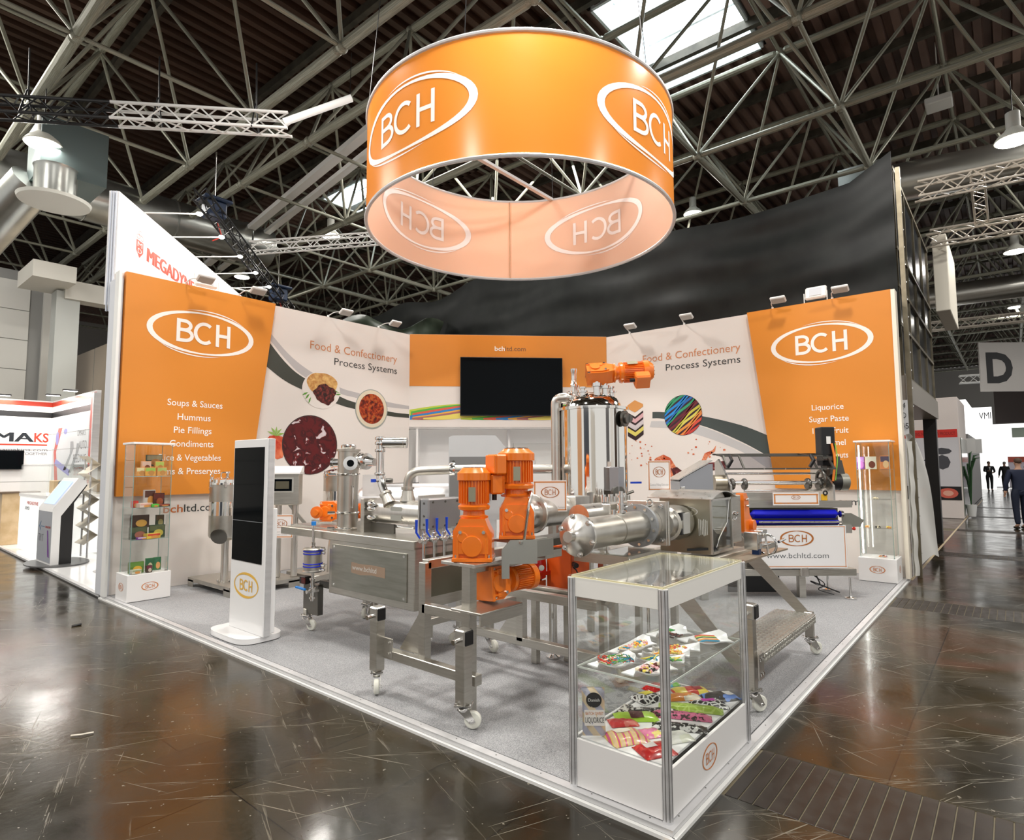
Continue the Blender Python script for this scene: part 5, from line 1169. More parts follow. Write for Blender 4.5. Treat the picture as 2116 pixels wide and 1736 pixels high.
P_(MB().box((-.235,.04,1.16),(.06,.05,.08),bev=.008), 'yellow_lock', mat('safety_yellow',(.75,.42,.02),.4)); P_(MB().torus((-.235,.01,1.215),(0,1,0),.022,.009,18,8), 'lock_ring', black_p)
# legs
P_(MB().bar((-.52,.10,.0),(-.52,.10,.30),.075), 'leg', steel); P_(MB().box((-.54,-.03,.31),(.10,.05,.10),bev=.008), 'leg_cap', steel_h)
P_(MB().box((-1.0,.30,.14),(.62,.02,.24)), 'black_panel', black_p)  # plain black panel closing the space between the legs
for x,y in ((0,0.0),(-1.1,.5),(0,.5)): P_(MB().lathe((x,y,0),(0,0,1),[(0,.062),(.012,.062),(.022,.02),(.03,.012),(.24,.012)],24), 'levelling_foot', chrome)
P_(MB().tube(bend([(-.35,.1,.27),(-.3,.05,.12),(-.45,.1,.2),(-.2,.05,.10),(-.15,-.05,.08)],.08),.008,6).tube(bend([(-.4,.1,.27),(-.25,.02,.15),(-.38,.05,.1),(-.2,-.02,.05)],.08),.006,6), 'cable_bundle', black_p)
# control cabinet of the guillotine
g = Grp('guillotine_control_box', 'steel control box with sloping roof left of the guillotine', 'control cabinet', (4.30,1.72,0), rz=math.radians(-50.07), local=True)
g.add(MB().prism([(-.20,.72),(.18,.72),(.18,1.56),(.14,1.56),(-.16,1.40),(-.20,1.36)],-.2,.2,Matrix(((1,0,0,0),(0,0,-1,0),(0,1,0,0),(0,0,0,1)))), 'box_body', mat('blueish_steel',(.42,.43,.46),.3,.8))
g.add(MB().bar((-.22,-.0,1.38),(.17,-.0,1.60),.44,.012), 'roof_sheet', steel_h); g.add(MB().box((-.17,-.207,1.22),(.05,.012,.16),bev=.003), 'door_latch', steel_h)
g.add(MB().bar((-.1,0,0),(-.1,0,.72),.08).bar((.1,0,0),(.1,0,.72),.08), 'box_leg', steel)
# ---------------------------------------------------------------- small tent signs
def sign(label, px, py, d, w, h, lines, rz=None, z=None, back=False):
    p = pt(px, py, d); z = p.z if z is None else z
    rz = math.radians(-50) if rz is None else rz
    g = Grp('table_sign', label, 'sign', (p.x,p.y,z), rz=rz, local=True)
    M = Matrix(((1,0,0,0),(0,0,-1,0),(0,1,0,0),(0,0,0,1)))
    g.add(MB().box((0,0,h/2),(w,.006,h)), 'board', mat('sign_card',(.84,.80,.78),.4))
    if back: return g
    f = MB(M); t = .008*w/.3+.002
    for (x,y,a,b_) in ((0,h-t*1.4,w-t,t),(0,t*1.4,w-t,t),(w/2-t*1.2,h/2,t,h-t*2),(-w/2+t*1.2,h/2,t,h-t*2)): f.add([(x-a/2,y-b_/2,.0042),(x+a/2,y-b_/2,.0042),(x+a/2,y+b_/2,.0042),(x-a/2,y+b_/2,.0042)],[(0,1,2,3)])
    g.add(f, 'border', MATS['banner_orange'], None, 0)
    k = min(w,h*1.3); o = MB(M); ring_stroke(o, 0, h*.62, k*.26, h*.17, 0, lambda t: k*.012+k*.018*abs(math.cos(t)), 0, 2*PI, .0045); g.add(o, 'logo_ring', MATS['banner_brown'], None, 0)
    o = MB(M); bch(o, 0, h*.62, k*.32, h*.18, .0045, .10); g.add(o, 'logo_letters', MATS['banner_brown'], None, 0)
    o = MB(M)
    for s,wd,y in lines: text_mb(o, s, -w*wd/2, w*wd/2, h*y, h*.075, .0045, -.01)
    g.add(o, 'lettering', mat('sign_grey',(.35,.36,.37),.5), None, 0)
    return g
sign('sign card reading multi colour extrusion, standing right of the taller orange motor', 1137, 1057, 4.35, .245, .225, [('Multi Colour Extrusion System',.86,.10)], rz=math.radians(-46))
sign('sign card reading centre filling extruder, standing on the hopper box', 1363, 1030, 4.7, .185, .235, [('Centre Filling Extruder',.84,.16)], rz=math.radians(-42), z=1.345)
sign('wide sign card reading high speed guillotine, on the guillotine beam', 1645, 1044, 6.9, .53, .145, [('High Speed Guillotine',.60,.14)])
sign('sign card reading pressure cooker, fixed under the control cabinet', 579, 1112, 6.95, .29, .27, [('Pressure Cooker',.5,.24),('Vacuum Cooker',.6,.12)])
sign('blank back of a white sign card behind the riser pipe', 772, 1026, 5.6, .21, .205, [], back=True)
# ================================================================= SCREEN TOTEM
g = Grp('screen_totem', 'tall white advertising totem with a dark screen and a gold oval logo', 'digital totem', (.30,4.27,0))
b = g.mb(); pl = []
for k in range(40):
    a = 2*PI*k/40; c, s = math.cos(a), math.sin(a); q = 4
    rr = (abs(c)**q+abs(s)**q)**(-1/q); pl.append((.285+.215*rr*c, 4.335+.36*rr*s))
b.prism(pl, .004, .05); g.add(b, 'base_plate', white_g, smooth=50)
pf = g.add(g.mb().box((.285,4.265,.925),(.075,.635,1.75),bev=.004), 'column', white_g)
g.add(g.mb().box((.285,3.944,.925),(.055,.012,1.75),bev=.003), 'edge_trim', alu)
g.add(g.mb().box((.335,4.25,.62),(.05,.60,1.10),bev=.004), 'rear_cover', white_g)
g.add(g.mb().box((.2455,4.28,1.20),(.006,.565,1.05)), 'screen', black_g, pf)
g.add(g.mb().box((.2420,4.28,1.045),(.002,.562,.004)), 'screen_seam', mat('seam_grey',(.3,.32,.34),.3), pf)
MT = Matrix.Translation((.2465-.30,0,0))@Matrix(((0,0,-1,0),(-1,0,0,-4.27),(0,1,0,0),(0,0,0,1)))
MT = Matrix.Translation((-.30,-4.27,0))@Matrix.Translation((.2465,0,0))@Matrix(((0,0,-1,0),(-1,0,0,0),(0,1,0,0),(0,0,0,1)))
o = MB(MT); ring_stroke(o, -4.272,.462,.222,.105,0,lambda t:.008+.018*abs(math.sin(t+.6)),0,2*PI,.001); bch(o,-4.272,.462,.24,.10,.001,.14); g.add(o,'gold_logo',mat('gold_print',(.80,.48,.08),.4),pf,0)
# ================================================================= FRONT SHOWCASE
X0,X1,Y0,Y1,ZT = .046,1.040,.042,.530,.995
g = Grp('counter_showcase', 'low glass showcase with white base and rim at the front corner of the stand', 'showcase', (.54,.29,0))
for (x,y) in ((X0,Y0),(X1,Y0),(X0,Y1),(X1,Y1)):
    p = [(.0225*math.cos(PI/8+PI/4*k),.0225*math.sin(PI/8+PI/4*k)) for k in range(8)]
    post = g.add(g.mb().prism(p, 0, ZT-.006, Matrix.Translation((x,y,0))), 'corner_post', alu, smooth=0)
    gr = g.mb()
    for k in range(8):
        a = PI/4*k; gr.box((x+.0207*math.cos(a),y+.0207*math.sin(a),ZT/2),(.0022,.0022,ZT-.02),None)
    g.add(gr, 'post_groove', dark_steel, post)
def panel(a, b, z0, z1, th, name, m, par=None):
    a, b = Vector((*a,0)), Vector((*b,0)); d = (b-a).normalized(); g.add(g.mb().bar(a+d*.022+Vector((0,0,(z0+z1)/2)), b-d*.022+Vector((0,0,(z0+z1)/2)), th, z1-z0, bev=.001), name, m, par)
CO = [((X0,Y0),(X1,Y0)),((X0,Y0),(X0,Y1)),((X1,Y0),(X1,Y1)),((X0,Y1),(X1,Y1))]
for i,(a,b) in enumerate(CO):
    panel(a,b,.004,.225 if i != 0 else .212,.016,'base_panel',white_l)
    panel(a,b,.898,ZT-.004,.014,'rim_panel',mat('rim_white',(.85,.84,.80),.35))
    panel(a,b,.225,.898,.004,'glass_pane',glass)
g.add(g.mb().box(((X0+X1)/2,(Y0+Y1)/2,.218),(X1-X0-.04,Y1-Y0-.05,.012)), 'display_floor', white_g)
g.add(g.mb().box(((X0+X1)/2,(Y0+Y1)/2,ZT),(X1-X0+.03,Y1-Y0+.03,.008),bev=.002), 'top_glass', glass)
ed = g.mb()
for (a,b) in CO: ed.bar((*a,ZT-.001),(*b,ZT-.001),.008,.009)
g.add(ed, 'glass_edge', mat('edge_yellow',(.80,.72,.45),.3))
g.add(g.mb().box(((X0+X1)/2,(Y0+Y1)/2,.555),(X1-X0-.03,Y1-Y0-.03,.006)), 'shelf', perspex)
se = g.mb()
for (a,b) in CO: se.bar((a[0]+(.015 if a[0]<.5 else -.015),a[1]+(.015 if a[1]<.3 else -.015),.555),(b[0]+(.015 if b[0]<.5 else -.015),b[1]+(.015 if b[1]<.3 else -.015),.555),.003,.009)
g.add(se, 'shelf_edge', mat('edge_pale',(.70,.74,.70),.2))
MS = Matrix.Translation((-.54,-.29,0))@Matrix(((1,0,0,0),(0,0,-1,Y0-.0095),(0,1,0,0),(0,0,0,1)))
o = MB(MS); ring_stroke(o,.495,.118,.088,.055,0,lambda t:.003+.007*abs(math.cos(t+.5)),0,2*PI,.0005); bch(o,.495,.118,.095,.052,.0005,.10); g.add(o,'oval_logo',print_o,None,0)
# ---- dishes on the shelf
dish_m = mat('porcelain',(.84,.85,.86),.12)
def dish(label, x, y, L, W, rz, z=.560):
    def fn(u,v):
        a, b = u*2-1, v*2-1; e = max(abs(a)**6, abs(b)**6); hollow = (1-abs(a)**4)*(1-abs(b)**4)
        return (a*L/2*(1+.10*b), b*W/2+.10*W*math.sin(PI*a)*(.6), .018+.016*math.copysign(abs(a)**2,a*b if abs(a)>.3 else 0)*.8-.014*hollow+.006*abs(a))
    o = MB().grid(fn, 16, 10, th=.006).build('serving_dish', dish_m, smooth=60); o.location = (x,y,z); o.rotation_euler = (0,0,rz); tag(o, label, 'dish', 'white wavy dishes on the showcase shelf')
    return o
def sweets(name, label, x, y, L, W, rz, cols, n, kind='cube', z=.572, seed=1):
    "a heap of small sweets; every colour is one mesh below the heap"
    R = random.Random(seed); h = thing(name, label, 'sweets', (x,y,z), rz, kind='stuff')
    for ci,c in enumerate(cols):
        mb = MB()
        for k in range(n//len(cols)+1):
            px, py = R.uniform(-L/2,L/2), R.uniform(-W/2,W/2); pz = .006+R.uniform(0,.014)*(1-abs(px)/L-abs(py)/W)*1.3; a = R.uniform(0,PI)
            M = Matrix.Translation((px,py,pz))@Matrix.Rotation(a,4,'Z')@Matrix.Rotation(R.uniform(-.5,.5),4,'X')
            if kind == 'cube': mb.box((0,0,0),(.014,.012,.008),M,bev=.002)
            elif kind == 'lace':
                pts = [Vector((px,py,pz))]; d = a
                for q in range(9): d += R.uniform(-.9,.9); t = pts[-1]+Vector((math.cos(d)*.014,math.sin(d)*.014,R.uniform(-.004,.005))); t.x = max(-L/2,min(L/2,t.x)); t.y = max(-W/2,min(W/2,t.y)); t.z = max(.003,min(.038,t.z)); pts.append(t)
                mb.tube(pts,.0022,5)
            elif kind == 'stick': mb.cyl(M@Vector((-.03,0,0)),M@Vector((.03,0,0)),.004,n=7)
            elif kind == 'roll': mb.cyl(M@Vector((-.008,0,0)),M@Vector((.008,0,0)),.007,n=9)
        mb.build('sweets', mat('sweet_%d_%d_%d'%tuple(int(q*100) for q in c), c, .4), h)['kind'] = 'stuff'
    return h
RED,YEL,GRN,BLU,PNK,BLK,CRM,ORG,BRN = (.62,.05,.02),(.75,.60,.10),(.08,.35,.05),(.02,.25,.40),(.75,.38,.42),(.015,.012,.012),(.80,.70,.50),(.80,.30,.04),(.15,.03,.02)
dish('wavy white dish heaped with coloured laces, at the left front of the shelf', .185,.365,.24,.13,-.35); sweets('laces','tangle of red, yellow and green candy laces on the left front dish',.185,.37,.15,.09,-.35,[RED,CRM,RED,GRN,BLU],60,'lace',seed=2)
dish('wavy white dish of mixed pastel sweets behind the lace dish', .475,.425,.30,.11,-.1); sweets('mixed_sweets','mixed pastel sweets in the dish behind the coloured laces',.47,.425,.22,.06,-.1,[CRM,YEL,PNK,ORG,BLU],60,'cube',seed=3)
dish('wavy white dish of pink and yellow allsorts, nearest the corner post', .200,.185,.25,.13,-.25); sweets('allsorts','pink, black and yellow liquorice allsorts on the dish nearest the corner post',.205,.185,.15,.075,-.25,[PNK,YEL,BLK,CRM,BRN],44,'roll',seed=4)
dish('narrow long white dish of green and blue sticks, first of the three long ones', .345,.215,.25,.06,-.85); sweets('candy_sticks','green and blue twisted candy in the first long dish',.35,.21,.17,.02,-.85,[GRN,BLU,YEL],22,'stick',seed=5)
dish('narrow long white dish of pale yellow pieces, middle of the three long ones', .455,.235,.25,.06,-.85); sweets('candy_sticks','pale yellow and orange candy in the middle long dish',.46,.23,.17,.02,-.85,[YEL,ORG,CRM],20,'stick',seed=6)
dish('narrow long white dish of red and yellow pieces, last of the three long ones', .575,.235,.26,.07,-.8); sweets('jelly_pieces','red and yellow jelly pieces in the last long dish',.58,.235,.10,.025,-.8,[RED,YEL,ORG],24,'cube',seed=7)
dish('broad white dish of striped laces at the right end of the shelf', .845,.175,.26,.16,-.55); 
h = thing('striped_laces','bundles of red, green, yellow and blue striped laces on the right end dish','sweets',(.845,.175,.575),-.9)
for k,c in enumerate([RED,RED,YEL,GRN,BLK,CRM,ORG,ORG,BLU]):
    y_ = .052-k*.0125; MB().tube([(-.055,y_,.0),(-.02,y_+.006,.005),(.02,y_-.004,.006),(.055,y_,.003)],.005,7).build('lace',mat('lace_%d'%k,c,.35),h)
dish('broad white dish with small packets and black liquorice, at the back of the shelf', .835,.385,.24,.14,-.35)
h = thing('sweet_packets','red, yellow and green sweet packets lying on the rear dish','packets',(.80,.40,.578),.3)
for k,(c,x_) in enumerate([(RED,-.05),(YEL,-.01),((.02,.30,.04),.035)]): MB().box((x_,.0,.008+k*.003),(.042,.05,.004),Matrix.Rotation(-.25*k,4,'Z')).build('packet',mat('packet_%d'%k,c,.35),h)
sweets('liquorice_sticks','black liquorice sticks beside the packets on the rear dish',.775,.35,.07,.03,-.4,[BLK,BRN],24,'stick',seed=9)
# ---- packs on the display floor
def pack_mat(name, c1, c2, kind='stripe', scale=20, rot=0, c3=None, rough=.3):
    if name in MATS: return MATS[name]
    m = mat(name, c1, rough, coat=.3); n, L, b = nodes(m); tc = n.new('ShaderNodeTexCoord'); mp = n.new('ShaderNodeMapping'); mp.inputs['Rotation'].default_value = (0,0,rot)
    L.new(tc.outputs['Object'], mp.inputs[0])
    if kind == 'stripe': t = n.new('ShaderNodeTexWave'); t.inputs['Scale'].default_value = scale; t.inputs['Distortion'].default_value = .3; o = t.outputs['Fac']
    elif kind == 'zig': t = n.new('ShaderNodeTexVoronoi'); t.feature = 'DISTANCE_TO_EDGE'; t.inputs['Scale'].default_value = scale; o = t.outputs['Distance']
    else: t = n.new('ShaderNodeTexNoise'); t.inputs['Scale'].default_value = scale; t.inputs['Detail'].default_value = 2; o = t.outputs['Fac']
    pts = {'stripe':[(0,c1),(.5,c2)],'zig':[(0,c2),(.10,c1)],'noise':[(0,c1),(.55,c2)]}[kind]
    if c3: pts.append((.8,c3))
    r = ramp(n, pts, 'CONSTANT'); L.new(mp.outputs[0], t.inputs['Vector']); L.new(o, r.inputs[0]); L.new(r.outputs[0], b.inputs['Base Color']); return m
def pack(label, x, y, L, W, rz, m, th=.018, z=.2245, tilt=0, lab=None, seed=0, words=None, name='sweet_bag'):
    if seed: L *= 1.12; W *= 1.16
    R = random.Random(seed+11); ph = [R.uniform(0,6) for _ in range(4)]
    def top(u,v):
        a, b = u*2-1, v*2-1; f = (1-abs(a)**5)*(1-abs(b)**3); w = .0025*math.sin(9*a+ph[0])*math.sin(7*b+ph[1])
        return (a*L/2*(1-.03*abs(b)), b*W/2*(1-.05*(1-abs(a)**3)), .002+th*f**.7+w*f)
    mb = MB(); mb.grid(top, 18, 10); 
    mb.grid(lambda u,v: (lambda p: (p[0],p[1],.001))(top(1-u,v)), 18, 10)
    o = thing(name, label, 'sweet bag', (x,y,z), rz, 'sweet bags on the showcase floor'); o.rotation_euler = (tilt,0,rz)
    mb.build('bag', m, o, smooth=60)
    se = MB()
    for s in (-1,1): se.box((s*L*.485,0,.004),(L*.03,W*.93,.002))
    se.build('sealed_edge', m, o)
    if lab:
        (lx,ly,lw,lh,lc) = lab; lm = MB()
        def lf(u,v):
            xx, yy = lx+(u-.5)*lw, ly+(v-.5)*lh; p = top((xx*2/L+1)/2, (yy*2/W+1)/2); return (xx,yy,p[2]+.0018)
        lm.grid(lf, 6, 4); lo = lm.build('label', mat('lab_%d'%len(MATS), lc, .4), o, smooth=60)
        for i,(s,dy,h_,wd,cc) in enumerate(words or []):
            tm = MB(); text_mb(tm, s, lx-lw*wd/2, lx+lw*wd/2, ly+dy*lh, lh*h_, 0); zz = max(lf(.5,.5)[2], lf(.2,.5)[2])+.0012
            tm.v = [Vector((p.x,p.y,zz)) for p in tm.v]; tm.build('label_lettering', mat('ink_%d'%len(MATS), cc, .5), o, smooth=0)
    return o
po = pack('upright beige and lilac liquorice pouch leaning at the left end of the showcase', .105,.455,.22,.115,-1.05, pack_mat('pk_pouch',(.72,.58,.40),(.45,.45,.55),'stripe',5.5,.9), .030, .226, lab=(.0,-.01,.09,.08,(.80,.76,.73)), words=[('BATCH',.12,.22,.8,(.5,.1,.06)),('LIQUORICE',-.32,.34,.9,(.02,.02,.02))], name='liquorice_pouch')
po.rotation_euler = (0,0,0); po.matrix_world = Matrix.Translation((.105,.45,.226))@Matrix.Rotation(math.radians(-52),4,'Z')@Matrix.Rotation(math.radians(80),4,'X')@Matrix.Rotation(PI/2,4,'Z')@Matrix.Translation((.115,0,0))
for ch in kids(po):
    if ch.name.startswith('label'): bpy.data.objects.remove(ch)
MP = Matrix.Rotation(-PI/2,4,'Z')
lb_ = MB(MP).add([(-.048,-.06,.033),(.05,-.06,.033),(.05,.01,.0335),(-.048,.01,.0335)],[(0,1,2,3)]).build('label', mat('pouch_label',(.82,.78,.75),.4), po, smooth=0)
q_ = MB(MP); disc(q_, .0, .055, .038,.034,.034); q_.build('round_badge', black_p, po, smooth=0)
q_ = MB(MP); text_mb(q_,'BATCH SWEET',-.042,.044,-.012,.014,.0345); q_.build('lettering', print_o, po, smooth=0)
q_ = MB(MP); text_mb(q_,'LIQUORICE',-.044,.046,-.046,.024,.0345); q_.build('lettering', black_p, po, smooth=0)
q_ = MB(MP); text_mb(q_,'Danish',-.028,.028,.048,.014,.0345); q_.build('badge_lettering', white_p, po, smooth=0)
W_ = math.radians
pack('beige sweet bag with orange, green, yellow and pink stripes at the left front', .185,.325,.17,.14,-.55, pack_mat('pk_stripe',(.72,.50,.30),(.75,.62,.08),'stripe',9,.2,(.62,.10,.22)), .030, lab=(-.01,.02,.08,.045,(.8,.72,.6)), seed=1)
pack('red bag of jelly sweets in the front corner by the post', .155,.155,.15,.12,-.55, pack_mat('pk_red',(.45,.012,.012),(.62,.04,.03),'noise',40), .026, lab=(-.02,.01,.06,.045,(.75,.70,.66)), seed=2)
pack('flat red and pink sachet behind the striped bag', .33,.42,.13,.09,-.75, pack_mat('pk_redpink',(.60,.04,.04),(.70,.20,.16),'noise',18), .014, seed=3)
pack('lime green bag with a dark red window label', .43,.40,.20,.10,-.85, pack_mat('pk_lime',(.42,.66,.05),(.36,.60,.04),'noise',12), .022, lab=(.0,-.0,.07,.085,(.09,.012,.012)), seed=4)
pack('small pink, yellow and blue bag beside the corner post', .30,.255,.11,.09,-.6, pack_mat('pk_pwb',(.72,.20,.36),(.75,.62,.20),'noise',22,0,(.55,.68,.75)), .018, seed=5)
pack('thin black and white sachet at the back left of the showcase floor', .495,.50,.10,.05,.2, pack_mat('pk_bwsachet',(.75,.72,.66),(.02,.02,.02),'noise',55), .006, seed=6)
pack('black bag with white zigzag pattern and yellow patch', .70,.475,.15,.12,-.3, pack_mat('pk_zig',(.012,.012,.014),(.80,.80,.78),'zig',28), .026, lab=(.01,.02,.07,.06,(.75,.66,.06)), seed=7)
pack('glossy red bag at the far back of the showcase', .87,.515,.12,.08,-.2, pack_mat('pk_red2',(.58,.012,.012),(.45,.005,.006),'noise',30,rough=.12), .024, seed=8)
pack('black sachet with white pillow sweets behind the post', .555,.365,.24,.07,-.95, pack_mat('pk_bw',(.012,.012,.013),(.75,.75,.72),'noise',34,0), .016, seed=9)
pack('long pink bag with dark liquorice pieces', .59,.225,.28,.072,-1.12, pack_mat('pk_pinkbag',(.58,.12,.24),(.04,.01,.015),'noise',42), .022, seed=10)
pack('long black bag with white liquorice pieces at the front', .455,.17,.24,.068,-1.12, pack_mat('pk_black',(.010,.010,.011),(.72,.72,.70),'noise',38), .022, seed=12)
pack('white bag with red and green motif at the front', .345,.135,.13,.10,-.6, pack_mat('pk_wrg',(.78,.78,.72),(.72,.74,.60),'noise',14,0,(.35,.10,.06)), .022, seed=13)
pack('long olive green bag with pale diamond shapes', .715,.225,.30,.075,-1.15, pack_mat('pk_green',(.28,.42,.03),(.40,.55,.10),'zig',24), .024, seed=14)
pack('red and yellow bag with a round red picture at the back right', .955,.33,.19,.10,-.75, pack_mat('pk_ry',(.62,.05,.03),(.78,.62,.08),'stripe',2.4,0), .022, lab=(.04,.0,.055,.05,(.30,.02,.03)), seed=15)
pack('orange and white bag in the middle of the right half', .84,.325,.18,.085,-.8, pack_mat('pk_ow',(.78,.26,.03),(.80,.72,.58),'noise',16), .020, seed=16)
pack('black bag with white zigzags and magenta patch', .825,.165,.17,.11,-.75, pack_mat('pk_mag',(.012,.012,.014),(.80,.80,.78),'zig',30), .026, lab=(.0,.02,.075,.05,(.50,.02,.36)), seed=17)
pack('black bag with blue, green and pink drawings at the right end', .975,.165,.18,.12,-.55, pack_mat('pk_tool',(.008,.008,.010),(.10,.22,.60),'noise',13,0,(.6,.7,.08)), .024, lab=(.05,-.01,.05,.05,(.8,.78,.76)), seed=18)
pack('blue and green bag corner at the far right back', .985,.47,.09,.07,-.5, pack_mat('pk_bg',(.05,.42,.62),(.25,.65,.10),'noise',18), .018, seed=19)
# ================================================================= TOWER SHOWCASES
def tower(label, x0, x1, y0, y1, top, shelves, logo_faces, front, lit=False):
    cx, cy = (x0+x1)/2, (y0+y1)/2; g = Grp('tower_showcase', label, 'showcase', (cx,cy,0)); e = .05
    pz = g.add(g.mb().box((cx,cy,.155),(x1-x0,y1-y0,.306),bev=.003), 'plinth', white_l)
    g.add(g.mb().box((cx,cy,top),(x1-x0-.01,y1-y0-.01,.025),bev=.003), 'top_board', white_g)
    a0,a1,b0,b1 = x0+.03,x1-.03,y0+.03,y1-.03; zc, h = (.31+top-.0125)/2, top-.0125-.31
    for c_,s_ in (((a0,cy,zc),(.004,b1-b0,h)),((a1,cy,zc),(.004,b1-b0,h)),((cx,b0,zc),(a1-a0,.004,h)),((cx,b1,zc),(a1-a0,.004,h))): g.add(g.mb().box(c_,s_), 'glass_pane', glass)
    for x in (a0,a1):
        for y in (b0,b1): g.add(g.mb().box((x,y,zc),(.006,.006,h)), 'glass_corner', mat('glass_edge_green',(.20,.32,.29),.15))
    for z in shelves:
        g.add(g.mb().box((cx,cy,z),(a1-a0-.01,b1-b0-.01,.006)), 'shelf', glass)
        for q in (b0+.004,b1-.004): g.add(g.mb().box((cx,q,z),(a1-a0,.003,.006)), 'shelf_edge', mat('shelf_edge',(.35,.48,.45),.2))
    for x in (a0+.02,a1-.02): g.add(g.mb().box((x,b0,.32),(.03,.014,.014)), 'glass_clip', chrome)
    for (M_, lx, a) in logo_faces:
        o = MB(M_); ring_stroke(o,lx,.16,a,.045,0,lambda t:.003+.008*abs(math.cos(t)),0,2*PI,.001); bch(o,lx,.16,a*1.1,.045,.001,.12); o.v = [p-g.o.location for p in o.v]; g.add(o,'oval_logo',print_o,pz,0)
    if lit:
        g.add(g.mb().cyl((a0+.02,b1-.03,.36),(a0+.02,b1-.03,top-.05),.009,n=10), 'light_tube', mat('tube_glow',(1,.98,.92),.3,emit=9))
    return g
FY = lambda y: Matrix(((1,0,0,0),(0,0,-1,y),(0,1,0,0),(0,0,0,1)))
FX = lambda x: Matrix(((0,0,-1,x),(-1,0,0,0),(0,1,0,0),(0,0,0,1)))
g_tl = tower('tall glass tower showcase of food packs on a white plinth at the left wall', .04,.506,6.66,7.03,1.83,[.70,1.07,1.44],[(FY(6.659),.28,.085),(FX(.039),-6.85,.07)],None)
g_tr = tower('tall lit glass tower showcase on a white plinth at the right wall', 6.79,7.23,.045,.49,1.86,[.70,1.08,1.48],[(FX(6.789),-.27,.085),(FY(.044),7.03,.06)],None,lit=True)
def carton(label, x, y, z, w, d, h, rz, c1, c2, name='food_carton', tilt=0, grp='food cartons in the left tower showcase', cat='carton', blob_c=None):
    o = thing(name, label, cat, (x,y,z), rz, grp); o.rotation_euler = (tilt,0,rz)
    MB().box((0,0,h/2),(w,d,h),bev=.002).build('carton', mat('ct_%d_%d_%d'%tuple(int(q*99) for q in c1), c1, .4), o)
    f = -d/2-.0008
    MB().add([(-w*.46,f,h*.55),(w*.46,f,h*.55),(w*.46,f,h*.95),(-w*.46,f,h*.95)],[(0,1,2,3)]).build('printed_panel', mat('cp_%d_%d_%d'%tuple(int(q*99) for q in c2), c2, .4), o, smooth=0)
    bm_ = MB(Matrix(((1,0,0,0),(0,0,-1,f-.0006),(0,1,0,0),(0,0,0,1)))); disc(bm_, w*.08, h*.36, w*.30, h*.28, 0, 24); bc = blob_c or (.55,.25,.06); bm_.build('food_picture', mat('cb_%d_%d_%d'%tuple(int(q*99) for q in bc), bc, .5), o, smooth=0)
    return o
G_,D_,O_ = (.03,.16,.05),(.05,.02,.015),(.72,.26,.05)
